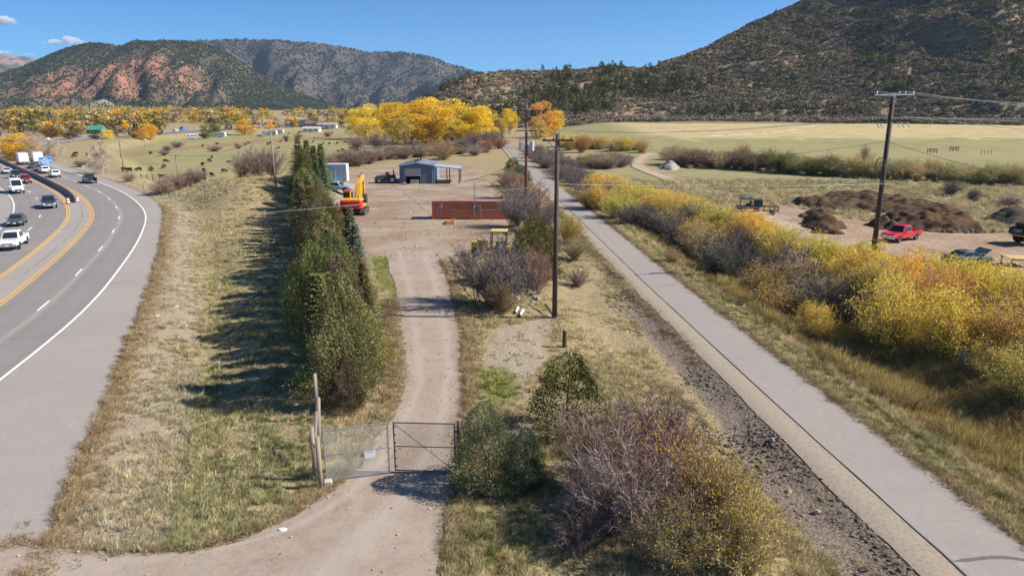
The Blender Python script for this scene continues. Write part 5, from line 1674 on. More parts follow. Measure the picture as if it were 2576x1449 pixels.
def grass():
    g = np.random.default_rng(123)
    # even cover in view out to about 130 m, thinner with distance
    n = 330000
    y = 15 + (150 - 15) * g.random(n) ** 1.9
    x = g.uniform(-1, 1, n) * (y * 0.86 + 4)
    dR, sR = line_dist(x, y, SHOULDER_R); dT, sT = line_dist(x, y, TRAIL_TAR)
    drive = poly_dist(x, y, DRIVE_L + DRIVE_R[::-1]); yard = poly_dist(x, y, YARD)
    r = dT * sT
    road = (sR < 0) & (x < -10)
    on_trail = (r > -1.5) & (r < CRACK_RIGHT + 0.35)
    w = fbm(x / 2.2, y / 2.2, 3, 5); w2 = fbm(x / 7, y / 7, 3, 6); w3 = fbm(x / 0.7, y / 0.7, 2, 16)
    fl = np.interp(y, [p[1] for p in FENCE], [p[0] for p in FENCE])
    dens = smooth(0.38, 0.60, w * 0.55 + w3 * 0.45)
    rightdirt = poly_dist(x, y, dpoly([(1850, 520), (2000, 600), (2200, 640), (2576, 720), (2700, 720), (2700, 590), (2350, 585), (2150, 555), (1990, 520)]))
    ok = ~road & ~on_trail & (drive < 0.15 - 0.8 * (w - .5)) & (yard < -0.5) & (rightdirt < 0)
    l = -r
    bare = (l > 0) & (l < 4.0 - 2.5 * (w2 - .5) * 2) & (y < 56)
    dens = np.where(bare, dens * 0.03, dens)
    verge = (sR > 0) & (dR < 3.2)
    dens = np.where(verge, dens * 0.55, dens)
    dens = np.where((r > CRACK_RIGHT + .4) & (r < 15), np.maximum(dens, 0.6), dens)
    pale = poly_dist(x, y, dpoly([(1215, 830), (1400, 790), (1400, 900), (1340, 960), (1290, 990), (1200, 900)]))
    dens = np.where(pale > 0.3, dens * 0.08, dens)
    mid = (x > -4) & (r < -4) & (y < 62)
    dens = np.where(mid, dens * smooth(0.34, 0.5, w2 + 0.02), dens)
    left = (x < fl) & (sR > 0)
    ok &= (g.random(n) < dens)
    x, y, r, dR, sR, w, w2, l = (q[ok] for q in (x, y, r, dR, sR, w, w2, l)); left = left[ok]; n = len(x)
    z = base(x, y) + np.where(y < 70, 0.16 * (fbm(x / 1.3, y / 1.3, 3, 3) - 0.5) + 0.30 * (fbm(x / 5, y / 5, 3, 5) - 0.5), 0) - 0.02
    straw = np.array([0.68, 0.58, 0.36]); tan = np.array([0.49, 0.425, 0.28]); grn = np.array([0.23, 0.245, 0.07]); rus = np.array([0.44, 0.335, 0.21]); oliv = np.array([0.46, 0.41, 0.24])
    c = np.repeat(straw[None], n, 0)
    q = g.random(n)
    c = np.where((q < 0.35)[:, None], tan, c)
    c = np.where((w2 > 0.53)[:, None] & (q < 0.75)[:, None], oliv, c)
    gz = left & (dR > 4.4) & (y < 80)
    c = np.where((gz & (q < 0.62))[:, None], np.array([0.40, 0.385, 0.21]), c)
    c = np.where((gz & (q < 0.28))[:, None], np.array([0.27, 0.29, 0.14]), c)
    c = np.where(((dR < 1.5) & (sR > 0) & (q < 0.7))[:, None], rus, c)
    sil = left & (dR < 4.6) & (dR > 1.2) & (q > 0.6); c = np.where(sil[:, None], np.array([0.55, 0.50, 0.42]), c)
    grz = poly_dist(x, y, dpoly([(1120, 1230), (1300, 1230), (1500, 1449), (1120, 1449)]))
    c = np.where(((grz > 0) & (q < 0.35))[:, None], grn, c)
    dr2 = poly_dist(x, y, dpoly([(925, 600), (1012, 640), (1020, 840), (970, 840)])); c = np.where((dr2 > -0.2)[:, None], np.array([0.26, 0.32, 0.07]), c)
    gp = poly_dist(x, y, dpoly([(1170, 915), (1290, 905), (1310, 960), (1290, 1020), (1170, 1010)])); c = np.where(((gp > 0) & (q < .7))[:, None], np.array([0.24, 0.28, 0.06]), c)
    rz = (r > CRACK_RIGHT) & (r < CRACK_RIGHT + 2.2); c = np.where((rz & (q < .5))[:, None], np.array([0.31, 0.31, 0.13]), c)
    dz = (r > CRACK_RIGHT + 3) & (r < 14); c = np.where((dz & (q > .45))[:, None], np.array([0.40, 0.29, 0.11]), c)
    c = c * (1 + g.normal(0, 0.13, (n, 1)))
    K = g.integers(0, 3, n)
    tall = ((r > CRACK_RIGHT + 2) & (g.random(n) < 0.55)) | (g.random(n) < 0.05)
    K = np.where(tall, 3 + g.integers(0, 2, n), K)
    S = g.uniform(0.5, 1.15, n) * (1 + 0.6 * smooth(50, 130, y)) * np.where(dr2 > -0.2, 0.6, 1) * np.where((dR < 1.6) & (sR > 0), 0.7, 1)
    scatter('dry_grass', np.stack([x, y, z], 1), S, TUFTS, K, np.clip(c, 0.01, 1), 'dry straw and olive grass covering the rough ground', 'grass', 0.08)
    # low brown weeds along the edges of highway shoulder and driveway apron
    m = 3000
    s = catmull(SHOULDER_R, 0.4); s = s[(s[:, 1] > 17) & (s[:, 1] < 110)]
    p = s[g.integers(0, len(s), m)] + np.stack([np.abs(g.normal(0.35, 0.55, m)), g.normal(0, 0.3, m)], 1)
    e = np.array(resample([q for q in DRIVE_L if 17 < q[1] < 60], 200)); p2 = e[g.integers(0, len(e), 1800)] + g.normal(-0.25, 0.4, (1800, 2)) * np.array([1, 1])
    e2 = np.array(resample([q for q in DRIVE_R if 17 < q[1] < 70], 200)); p3 = e2[g.integers(0, len(e2), 1500)] + np.stack([np.abs(g.normal(0.2, 0.35, 1500)), g.normal(0, .2, 1500)], 1)
    p2 = p2[poly_dist(p2[:, 0], p2[:, 1], DRIVE_L + DRIVE_R[::-1]) < 0.12]
    tc = TRAILC[(TRAILC[:, 1] > 15) & (TRAILC[:, 1] < 130)]
    e4 = offset_curve(tc, CRACK_RIGHT + 0.35); p4 = e4[g.integers(0, len(e4), 2600)] + np.stack([g.normal(0.12, 0.22, 2600), g.normal(0, .6, 2600)], 1)
    e5 = offset_curve(tc, -1.55); p5 = e5[g.integers(0, len(e5), 1300)] + np.stack([g.normal(-0.25, 0.25, 1300), g.normal(0, .6, 1300)], 1); p5 = p5[p5[:, 1] > 40]
    P = np.concatenate([p, p2, p3, p4, p5]); n = len(P)
    cl = colvar([(0.38, 0.275, 0.165), (0.44, 0.335, 0.21), (0.32, 0.23, 0.14), (0.54, 0.45, 0.31)], n, g)
    scatter('verge_weeds', np.concatenate([P, (base(P[:, 0], P[:, 1]) - 0.01)[:, None]], 1), g.uniform(0.45, 1.1, n), WEED, g.integers(0, 2, n), cl, 'low brown weeds fringing the road shoulder and driveway edges', 'weeds', 0.1)
    # reeds and tall pale grass in the ditch at the right edge
    m = 9000
    y = g.uniform(26, 62, m); 
    t = np.interp(y, TRAILC[:, 1], TRAILC[:, 0]) + CRACK_RIGHT
    x = t + g.uniform(3.2, 11, m)
    k = fbm(x / 3, y / 3, 3, 44)
    ok = g.random(m) < smooth(0.38, 0.55, k)
    x, y = x[ok], y[ok]; n = len(x)
    cl = colvar([(0.52, 0.42, 0.2), (0.42, 0.30, 0.12), (0.38, 0.30, 0.13), (0.32, 0.28, 0.13)], n, g)
    scatter('ditch_reeds', np.stack([x, y, base(x, y) - 0.05], 1), g.uniform(1.1, 2.3, n), TUFTS[3:], g.integers(0, 2, n), cl, 'tall pale reeds and rank grass in the ditch right of the trail', 'reeds', 0.12)
    # clods of dug earth beside the trail
    cp = []
    for i in range(3):
        b = MB(); random.seed(i); b.ball((0, 0, 0), 0.5, 1, 0.8, 0.6, 7, 5, 0.35)
        v = np.array(b.v); f = [q if len(q) == 4 else q for q in b.f]
        cp.append(hidden_proto('clod_source', [(v, f, np.full(len(v), .5), leaf_mat('clod', 'INSTANCER', 0.0, 0.7, 1.2))]))
    m = 5200
    y = g.uniform(15, 58, m)
    t = np.interp(y, TRAILC[:, 1], TRAILC[:, 0])
    x = t - 1.5 - 3.0 * g.random(m) ** 1.1
    cl = colvar([(0.20, 0.165, 0.135), (0.25, 0.205, 0.17), (0.16, 0.13, 0.105)], m, g)
    scatter('soil_clods', np.stack([x, y, base(x, y) + 0.0], 1), 0.05 + 0.17 * g.random(m) ** 3, cp, g.integers(0, 3, m), cl, 'dark clods of dug soil between the trail and the grass', 'soil')
def pebbles():
    g = np.random.default_rng(31)
    b = MB(); random.seed(2); b.ball((0, 0, 0.2), 0.5, 1, 0.8, 0.6, 6, 4, 0.3)
    src = hidden_proto('pebble_source', [(np.array(b.v), b.f, np.full(len(b.v), .5), leaf_mat('pebble', 'INSTANCER', 0.0, 0.7, 1.2))])
    n = 9000
    x = g.uniform(-22, 0, n); y = g.uniform(16, 72, n)
    d = poly_dist(x, y, DRIVE_L + DRIVE_R[::-1])
    k = (d > 0.05) & (g.random(n) < np.where(d < 0.7, 1.0, 0.35))
    x, y = x[k], y[k]
    n2 = 4500; x2 = g.uniform(-40, 0, n2); y2 = g.uniform(70, 160, n2); k = poly_dist(x2, y2, YARD) > 0.5
    x = np.append(x, x2[k]); y = np.append(y, y2[k]); n = len(x)
    S = np.where(y < 70, 0.02 + 0.10 * g.random(n) ** 4, 0.05 + 0.22 * g.random(n) ** 4)
    scatter('loose_stones', np.stack([x, y, base(x, y) + 0.04], 1), S, [src], np.zeros(n, int), colvar([(0.46, 0.39, 0.31), (0.30, 0.24, 0.18), (0.55, 0.50, 0.44)], n, g), 'loose stones strewn over the driveway and yard', 'gravel')
grass()
pebbles()
# ------------------------------------------------------------ vehicles
RUBBER = M('rubber', (0.025, 0.025, 0.025), 0.85, var=0.3, scale=8)
RIM = M('alloy_rim', (0.45, 0.45, 0.46), 0.35, 0.8, var=0.1)
CHROME = M('chrome', (0.6, 0.6, 0.62), 0.2, 0.9, var=0.05)
BLACKP = M('black_plastic', (0.03, 0.03, 0.032), 0.6, var=0.2)
GLASS = glass_dark()
LAMP_CLEAR = M('headlight_lens', (0.85, 0.86, 0.88), 0.12, 0.0, var=0.03)
LAMP_RED = M('tail_lamp', (0.45, 0.02, 0.015), 0.25, var=0.05)
PLATE = M('licence_plate', (0.62, 0.66, 0.62), 0.5, var=0.1)

def paint(name, rgb, rough=0.28):
    if name in MATS: return MATS[name]
    m, nt, out = new_mat(name)
    co = objcoord(nt)
    n = noisen(nt, 2.5, 4, 0.6, co)
    c = mixc(nt, maprange(nt, n, 0.4, 0.75, 0, 0.35), rgb, tuple(0.75 * k + 0.05 for k in rgb))
    p = bsdf(nt, out, c, rough, 0.0)
    p.inputs['Coat Weight'].default_value = 0.6
    p.inputs['Coat Roughness'].default_value = 0.12
    MATS[name] = m
    return m

def wheel(parent, x, y, r, w, side):
    n = 20
    b = MB()
    prof = [(r * 0.62, -w / 2), (r * 0.93, -w / 2), (r, -w * 0.32), (r, w * 0.32), (r * 0.93, w / 2), (r * 0.62, w / 2)]
    b.loft([[(x + q * math.cos(2 * math.pi * i / n), y + d, r + q * math.sin(2 * math.pi * i / n)) for i in range(n)] for q, d in prof], False)
    wo = b.build('wheel', RUBBER, parent, True)
    h = MB()
    yo = y + side * w * 0.36
    h.loft([[(x + q * math.cos(2 * math.pi * i / n), yo + side * d, r + q * math.sin(2 * math.pi * i / n)) for i in range(n)] for q, d in ((r * 0.64, 0), (r * 0.5, 0.01), (r * 0.16, -0.02), (r * 0.14, 0.03), (0.01, 0.03))], False)
    h.build('rim', RIM, wo)
    return wo

def ring(x, hw, z0, z1, ch=0.12, top_in=0.06):
    """section across the car at x: sill to shoulder, tumblehome at the top"""
    return [(x, -hw + ch, z0), (x, hw - ch, z0), (x, hw, z0 + ch), (x, hw, z0 + (z1 - z0) * 0.62), (x, hw - top_in * 0.5, z1 - ch * 0.5), (x, hw - top_in - ch * .5, z1),
            (x, -hw + top_in + ch * .5, z1), (x, -hw + top_in * 0.5, z1 - ch * 0.5), (x, -hw, z0 + (z1 - z0) * 0.62), (x, -hw, z0 + ch)]

def vehicle(kind, rgb, label, loc, rz, pname, name=None, group=None, roof_rgb=None, lights_on=False, tailgate_open=False):
    D = {  # length, width, wheel r, wheelbase front/rear x, sections of the lower body, cabin: x at belt rear/front, roof rear/front, belt z, roof z
        'pickup': dict(L=5.7, W=1.98, r=0.40, fx=1.85, rx=-1.75, low=[(-0.85, .98, .42, 1.12), (0.9, .99, .42, 1.14), (1.5, .99, .45, 1.14), (2.35, .96, .45, 1.10), (2.72, .90, .48, 1.02), (2.85, .82, .52, .92)], cab=(-0.86, 1.30, -0.72, 0.55, 1.12, 1.86)),
        'suv': dict(L=4.8, W=1.92, r=0.37, fx=1.45, rx=-1.42, low=[(-2.38, .86, .5, .95), (-2.25, .94, .40, 1.05), (-1.4, .96, .36, 1.08), (0.9, .96, .36, 1.06), (1.6, .95, .38, 1.04), (2.15, .91, .40, .96), (2.38, .82, .46, .84)], cab=(-2.28, 1.15, -2.0, 0.35, 1.05, 1.72)),
        'sedan': dict(L=4.8, W=1.84, r=0.33, fx=1.42, rx=-1.38, low=[(-2.38, .80, .45, .92), (-2.2, .89, .36, 1.0), (-1.4, .92, .30, 1.0), (0.8, .92, .30, .93), (1.6, .91, .32, .88), (2.15, .87, .34, .78), (2.38, .76, .40, .66)], cab=(-1.75, 1.05, -1.05, 0.2, 0.95, 1.43)),
        'van': dict(L=5.8, W=2.02, r=0.36, fx=1.85, rx=-1.75, low=[(-2.85, .98, .42, 1.3), (-1.5, 1.0, .40, 1.3), (1.2, 1.0, .40, 1.28), (1.9, .98, .42, 1.20), (2.5, .94, .42, 1.08), (2.8, .84, .46, .92)], cab=(-2.86, 2.0, -2.82, 0.85, 1.28, 2.55)),
        'boxtruck': dict(L=7.2, W=2.2, r=0.42, fx=2.5, rx=-2.2, low=[(1.3, 1.05, .5, 1.3), (2.2, 1.05, .5, 1.3), (3.0, 1.0, .5, 1.25), (3.5, .92, .55, 1.05)], cab=(1.31, 2.9, 1.36, 2.2, 1.28, 2.2)),
    }[kind]
    t = thing(name or {'pickup': 'pickup_truck', 'suv': 'suv', 'sedan': 'sedan_car', 'van': 'van', 'boxtruck': 'box_truck'}[kind], label, {'pickup': 'pickup truck', 'suv': 'car', 'sedan': 'car', 'van': 'van', 'boxtruck': 'truck'}[kind], loc, rz, group)
    body = paint('car_paint_' + pname, rgb)
    lo = MB().loft([ring(*s) for s in D['low']])
    bo = lo.build('body', body, t, True, 0.0)
    bo.data.polygons.foreach_set('use_smooth', np.zeros(len(bo.data.polygons), bool))
    x0, x1, r0, r1, zb, zr = D['cab']
    hw = D['W'] / 2 - 0.07; hr = hw - (0.17 if kind != 'van' else 0.09)
    def frame(xa, xb, h, z, c=0.1): return [(xa, -h + c, z), (xa, h - c, z), (xa + c, h, z), (xb - c, h, z), (xb, h - c, z), (xb, -h + c, z), (xb - c, -h, z), (xa + c, -h, z)]
    cabm = MB().loft([frame(x0, x1, hw, zb - 0.05), frame(r0 - 0.02, r1 + 0.05, hr, zr - 0.06), frame(r0 + 0.12, r1 - 0.10, hr - 0.08, zr)])
    cabo = cabm.build('cabin', body, t)
    def lerp(a, b, f): return a + (b - a) * f
    # windscreen, rear window and side glass stand 6 mm proud of the cabin
    e = 0.008
    f0, f1 = 0.12, 0.90
    zt = zr - 0.06
    def pt(xa, xb, f): return lerp(xa, xb, f)
    wz0, wz1 = lerp(zb - .05, zt, f0), lerp(zb - .05, zt, f1)
    def quadp(name, a, b, c, d):
        MB().quad(a, b, c, d).build(name, GLASS, t)
    hx = lambda f: lerp(hw, hr, f)
    quadp('windscreen', (pt(x1, r1 + .05, f0) + e, -hx(f0) + .16, wz0 + e), (pt(x1, r1 + .05, f0) + e, hx(f0) - .16, wz0 + e), (pt(x1, r1 + .05, f1) + e, hx(f1) - .14, wz1 + e), (pt(x1, r1 + .05, f1) + e, -hx(f1) + .14, wz1 + e))
    quadp('rear_window', (pt(x0, r0 - .02, .25) - e, -hx(f0) + .2, lerp(zb - .05, zt, .25) + e), (pt(x0, r0 - .02, .25) - e, hx(f0) - .2, lerp(zb - .05, zt, .25) + e), (pt(x0, r0 - .02, f1) - e, hx(f1) - .18, wz1 + e), (pt(x0, r0 - .02, f1) - e, -hx(f1) + .18, wz1 + e))
    splits = {'pickup': [(0.06, .47), (.51, .92)], 'suv': [(.05, .30), (.33, .60), (.63, .93)], 'sedan': [(.10, .48), (.52, .90)], 'van': [(.76, .96)], 'boxtruck': [(.25, .9)]}[kind]
    fz = 0.18 if kind != 'van' else 0.10
    for s in (-1, 1):
        for a, b in splits:
            pts = []
            for f, q in ((fz, a), (fz, b), (0.86 if kind != 'van' else .52, b), (0.86 if kind != 'van' else .52, a)):
                xx = lerp(pt(x0, r0 - .02, f) + .1, pt(x1, r1 + .05, f) - .1, q)
                pts.append((xx, s * (hx(f) + e), lerp(zb - .05, zt, f)))
            MB().quad(*pts).build('side_window', GLASS, t)
    for s in (-1, 1):
        wheel(t, D['fx'], s * (D['W'] / 2 - 0.13), D['r'], 0.24, s); wheel(t, D['rx'], s * (D['W'] / 2 - 0.13), D['r'], 0.24, s)
        # dark wheel housings
        for xx in (D['fx'], D['rx']):
            n = 14; rr = D['r'] * 1.2
            MB().prism([(xx + rr * math.cos(math.pi * k / n), D['r'] + rr * math.sin(math.pi * k / n)) for k in range(n + 1)], s * (D['W'] / 2 - 0.02), s * (D['W'] / 2 + 0.004)).build('wheel_arch', BLACKP, t)
        xf = D['low'][-1][0]
        zf = D['low'][-1][3]
        MB().box((xf - 0.10, s * (D['W'] / 2 - 0.29), zf - 0.10), (0.22, 0.34, 0.15), bevel_dummy(s)).build('headlight', LAMP_CLEAR, t)
        MB().box((x1 - 0.25, s * (D['W'] / 2 + 0.08), zb + 0.08), (0.12, 0.22, 0.16)).build('mirror', body, t)
    xf = D['low'][-1][0]; zf = D['low'][-1][3]
    MB().box((xf - 0.01, 0, zf - 0.16), (0.06, D['W'] * 0.52, 0.2)).build('grille', BLACKP if kind != 'pickup' else CHROME, t)
    MB().box((xf + 0.0, 0, D['low'][-1][2] + 0.06), (0.16, D['W'] * 0.86, 0.2)).build('bumper', BLACKP if kind != 'pickup' else CHROME, t)
    MB().box((xf + 0.09, 0, D['low'][-1][2] + 0.1), (0.02, 0.32, 0.15)).build('licence_plate', PLATE, t)
    if kind == 'pickup':
        bed = MB(); w = 0.98
        for s in (-1, 1):
            bed.prism([(-2.82, .45), (-0.9, .45), (-0.9, 1.14), (-2.82, 1.14)], s * w, s * (w - 0.09))
        bed.box((-1.86, 0, 0.58), (1.9, 1.8, 0.06)); bed.box((-0.94, 0, 0.85), (0.06, 1.78, 0.56))
        bed.build('bed', body, t)
        if tailgate_open: MB().box((-3.1, 0, 0.60), (0.56, 1.72, 0.07)).build('tailgate', BLACKP, t)
        else: MB().box((-2.79, 0, 0.84), (0.07, 1.74, 0.58)).build('tailgate', body, t)
        xr = -2.83
        MB().box((xr - 0.06, 0, 0.5), (0.14, 1.8, 0.18)).build('bumper', CHROME, t)
    elif kind == 'boxtruck':
        MB().box((-1.2, 0, 2.05), (4.7, 2.3, 2.4)).build('cargo_box', body, t, False, 0.04)
        MB().box((-1.0, 0, 0.68), (4.8, 0.9, 0.28)).build('chassis', BLACKP, t)
        xr = -3.55
    else:
        xr = D['low'][0][0]
        MB().box((xr - 0.0, 0, D['low'][0][2] + 0.05), (0.16, D['W'] * 0.88, 0.2)).build('bumper', BLACKP if kind == 'suv' else body, t)
    for s in (-1, 1):
        zz = 0.95 if kind != 'boxtruck' else 0.75
        MB().box((xr - 0.005, s * (D['W'] / 2 - 0.14), zz - 0.03), (0.06, 0.13, 0.26)).build('tail_lamp', LAMP_RED, t)
    MB().box((xr - 0.085, 0, 0.62), (0.02, 0.32, 0.15)).build('licence_plate', PLATE, t)
    return t

def bevel_dummy(s): return 0.0

def hw_heading(x, y):
    d = np.hypot(HWC[:, 0] - x, HWC[:, 1] - y); k = int(np.clip(np.argmin(d), 1, len(HWC) - 2))
    t = HWC[k + 1] - HWC[k - 1]
    return math.atan2(t[1], t[0]), HWC[k], np.array([t[1], -t[0]]) / np.linalg.norm(t)

def on_lane(u, v, off):
    """stand a car in the lane with this offset from the median, at the spot's distance along the road"""
    x, y, z = GT(u, v)
    h, c, n = hw_heading(x, y)
    d = np.array([x, y]) - c
    tvec = np.array([math.cos(h), math.sin(h)])
    p = c + tvec * (d @ tvec) + n * off
    return (p[0], p[1], bz(*p) + 0.03 + max(0, math.hypot(*p) - 120) * 0.0006), h

traffic = [  # u, v, lane offset, kind, colour, paint name, label, away?
    (27, 622, -4.2, 'pickup', (0.80, 0.80, 0.80), 'white', 'white pickup truck coming towards us, nearest vehicle on the highway', False),
    (35, 566, -7.0, 'sedan', (0.055, 0.075, 0.09), 'slate', 'dark slate sedan following behind the nearest white pickup', False),
    (118, 522, -3.8, 'pickup', (0.03, 0.045, 0.075), 'navy', 'dark navy pickup in the inner lane by the barrier end', False),
    (50, 485, -6.9, 'van', (0.80, 0.80, 0.81), 'white', 'white high roofed van coming round the bend', False),
    (66, 461, -3.4, 'suv', (0.30, 0.03, 0.035), 'maroon', 'dark red car beside the barrier behind the white van', False),
    (38, 449, -3.4, 'suv', (0.03, 0.035, 0.04), 'black', 'black off-roader behind the dark red car', False),
    (4, 438, -3.4, 'sedan', (0.55, 0.60, 0.66), 'silver', 'silver car at the left picture edge before the barrier', False),
    (160, 464, 6.9, 'pickup', (0.035, 0.04, 0.035), 'black', 'black pickup with lowered tailgate driving away', True),
    (130, 447, 3.4, 'suv', (0.80, 0.80, 0.82), 'white', 'white car ahead of the black pickup', True),
    (103, 437, 3.4, 'suv', (0.78, 0.76, 0.80), 'white', 'second white car driving away ahead of the first', True),
    (56, 434, 3.4, 'suv', (0.06, 0.075, 0.075), 'charcoal', 'charcoal car driving away left of the white cars', True),
    (29, 427, 3.4, 'sedan', (0.09, 0.12, 0.12), 'charcoal', 'small dark car driving away behind the trucks', True),
    (22, 416, 6.8, 'boxtruck', (0.80, 0.80, 0.80), 'white', 'white box truck driving away on the far bend', True),
    (3, 417, 3.4, 'boxtruck', (0.72, 0.74, 0.74), 'offwhite', 'pale box truck cut by the left picture edge', True),
]
for u, v, off, kind, rgb, pn, lb, away in traffic:
    p, h = on_lane(u, v, off)
    vehicle(kind, rgb, lb, p, h if away else h + math.pi, pn, tailgate_open=(pn == 'black' and kind == 'pickup'))
# traffic on the far stretch of highway
for k, (q, off, kind, rgb, pn, lb) in enumerate([(318, 3.4, 'suv', (0.8, 0.8, 0.82), 'white', 'white car on the far stretch of highway'), (360, -3.4, 'sedan', (0.05, 0.12, 0.3), 'blue', 'blue car on the far stretch of highway'), (395, 6.9, 'suv', (0.06, 0.075, 0.075), 'charcoal', 'dark car on the far stretch of highway'), (430, -6.9, 'pickup', (0.6, 0.62, 0.64), 'silver', 'silver pickup on the far stretch of highway'), (470, -3.4, 'van', (0.1, 0.2, 0.5), 'bluevan', 'blue van on the far stretch of highway'), (450, 3.4, 'suv', (0.7, 0.7, 0.72), 'offwhite', 'pale car on the far stretch of highway')]):
    i = int(np.argmin(np.abs(HWC[:, 1] - q) + 1e3 * (np.arange(len(HWC)) < 60)))
    t = HWC[i + 1] - HWC[i - 1]; n = np.array([t[1], -t[0]]) / np.linalg.norm(t); p = HWC[i] + n * off
    vehicle(kind, rgb, lb, (p[0], p[1], bz(*p) + 0.25), math.atan2(t[1], t[0]) + (math.pi if off < 0 else 0), pn)

# ------------------------------------------------------------ concrete median barrier, barrels, road signs
CONC = M('weathered_concrete', (0.26, 0.235, 0.215), 0.9, var=0.3, scale=1.2, rgb2=(0.15, 0.13, 0.12), bump=0.3)
def build_barrier():
    C = HWC
    i0 = int(np.argmin(np.hypot(C[:, 0] + 71.8, C[:, 1] - 112))); i1 = int(np.argmin(np.hypot(C[:, 0] + 165, C[:, 1] - 220)))
    s = np.concatenate([[0], np.cumsum(np.linalg.norm(np.diff(C[i0:i1], axis=0), axis=1))])
    p0 = C[i0:i1]
    t = thing('median_barrier', 'long dark concrete barrier between the two carriageways', 'barrier', (p0[0][0], p0[0][1], 0.02))
    prof = [(-0.31, 0), (-0.31, 0.08), (-0.16, 0.33), (-0.10, 0.92), (0.10, 0.92), (0.16, 0.33), (0.31, 0.08), (0.31, 0)]
    q = 0.0
    while q + 3.0 < s[-1]:
        a = q + 0.025; b = min(q + 3.05, s[-1]) - 0.025
        m = MB()
        rings = []
        for w in (a, b):
            x, y = np.interp(w, s, p0[:, 0]), np.interp(w, s, p0[:, 1])
            x2, y2 = np.interp(w + .3, s, p0[:, 0]), np.interp(w + .3, s, p0[:, 1])
            dx, dy = x2 - x, y2 - y; L = math.hypot(dx, dy) or 1
            nx, ny = dy / L, -dx / L
            if L < 1e-6: nx, ny = 0.75, 0.66
            zz = max(0, math.hypot(x, y) - 120) * 0.0007
            f = 0.35 if (q == 0 and w == a) else 1.0
            rings.append([(x + nx * o - p0[0][0], y + ny * o - p0[0][1], z * f + zz) for o, z in prof])
        m.loft(rings)
        m.build('barrier_segment', CONC, t)
        q += 3.05
    x, y = offset_curve(C[i0 - 1:i0 + 2], 0.0)[1]
    return (x, y)
BX, BY = build_barrier()
ORANGE = M('orange_plastic', (0.85, 0.20, 0.04), 0.5, var=0.12); WHITE = M('white_paint', (0.80, 0.80, 0.79), 0.5, var=0.06)
GALV = M('galvanised_steel', (0.42, 0.43, 0.44), 0.45, 0.6, var=0.15, scale=6); STEEL_D = M('dark_steel', (0.10, 0.10, 0.10), 0.6, 0.5, var=0.25)
def barrel(x, y, label):
    t = thing('traffic_barrel', label, 'barrel', (x, y, bz(x, y) + 0.02))
    n = 14
    for k, (z0, z1, m) in enumerate(((0.08, .28, ORANGE), (.28, .46, WHITE), (.46, .64, ORANGE), (.64, .82, WHITE), (.82, 1.0, ORANGE))):
        r0 = 0.30 - 0.08 * z0; r1 = 0.30 - 0.08 * z1
        MB().tube((0, 0, z0), (0, 0, z1), r0 + 0.004 * (k % 2), r1 + 0.004 * (k % 2), n).build('band', m, t)
    MB().tube((0, 0, 0), (0, 0, 0.08), 0.42, 0.40, n).build('base', RUBBER, t)
    MB().box((0, 0, 1.03), (0.26, 0.05, 0.07)).build('handle', ORANGE, t)
x, y, z = GT(172, 514); barrel(x, y, 'orange and white traffic barrel at the end of the barrier')
x, y, z = GT(176, 512); barrel(x + .5, y + 1.2, 'second orange and white barrel half hidden behind the first')

def text_mesh(txt, size, mat, parent, loc, rot, name='lettering', extrude=0.004, sx=1.0):
    cu = bpy.data.curves.new('lettering', 'FONT'); cu.body = txt; cu.size = size; cu.align_x = 'CENTER'; cu.align_y = 'CENTER'; cu.extrude = extrude
    o = bpy.data.objects.new('tmp', cu)
    COL.objects.link(o)
    bpy.context.view_layer.update()
    me = bpy.data.meshes.new_from_object(o.evaluated_get(bpy.context.evaluated_depsgraph_get()))
    bpy.data.objects.remove(o); bpy.data.curves.remove(cu)
    me.materials.clear()
    b = obj(name, me, mat, parent); b.location = loc; b.rotation_euler = rot; b.scale = (sx, 1, 1)
    return b

BLUE_S = M('blue_sign_sheet', (0.02, 0.20, 0.60), 0.4, var=0.06); GREEN_S = M('dark_green_sign', (0.035, 0.10, 0.11), 0.5, var=0.1); LETTER = M('sign_lettering', (0.82, 0.82, 0.82), 0.5, var=0.04)
def road_sign():
    x, y, z = GT(119, 428)
    t = thing('road_sign', 'large blue road sign with white writing beside the highway', 'sign', (x, y, z), R(38))
    MB().box((0, 0, 2.35), (2.9, 0.06, 1.75)).build('panel', BLUE_S, t)
    fr = MB()
    for dx, dz, w, h in ((0, .83, 2.82, .05), (0, -.83, 2.82, .05)): fr.box((dx, -0.034, 2.35 + dz), (w, 0.012, h))
    for dx in (-1.39, 1.39): fr.box((dx, -0.034, 2.35), (0.05, 0.012, 1.7))
    fr.build('border', LETTER, t)
    for sx in (-0.9, 0.9): MB().box((sx, 0.07, 1.55), (0.09, 0.08, 3.3)).build('post', GALV, t)
    # lines of writing too small to read
    for k, (w, dz, h) in enumerate(((1.0, .5, .22), (2.2, .12, .2), (2.3, -.2, .2), (1.6, -.52, .2))):
        m = MB(); q = -w / 2
        rr = random.Random(k)
        while q < w / 2:
            ww = rr.uniform(.08, .15); m.box((q + ww / 2, -0.036, 2.35 + dz), (ww, 0.012, h * rr.uniform(.75, 1))); q += ww + rr.choice([.04, .04, .1])
        m.build('lettering', LETTER, t)
road_sign()
x, y, z = GT(211, 437)
t = thing('road_sign', 'small white roadside marker sign near the bare whitish tree', 'sign', (x, y, z), R(30))
MB().box((0, 0, 1.5), (0.6, 0.03, 0.75)).build('panel', WHITE, t); MB().box((0, 0.04, 0.8), (0.06, 0.05, 1.75)).build('post', GALV, t)
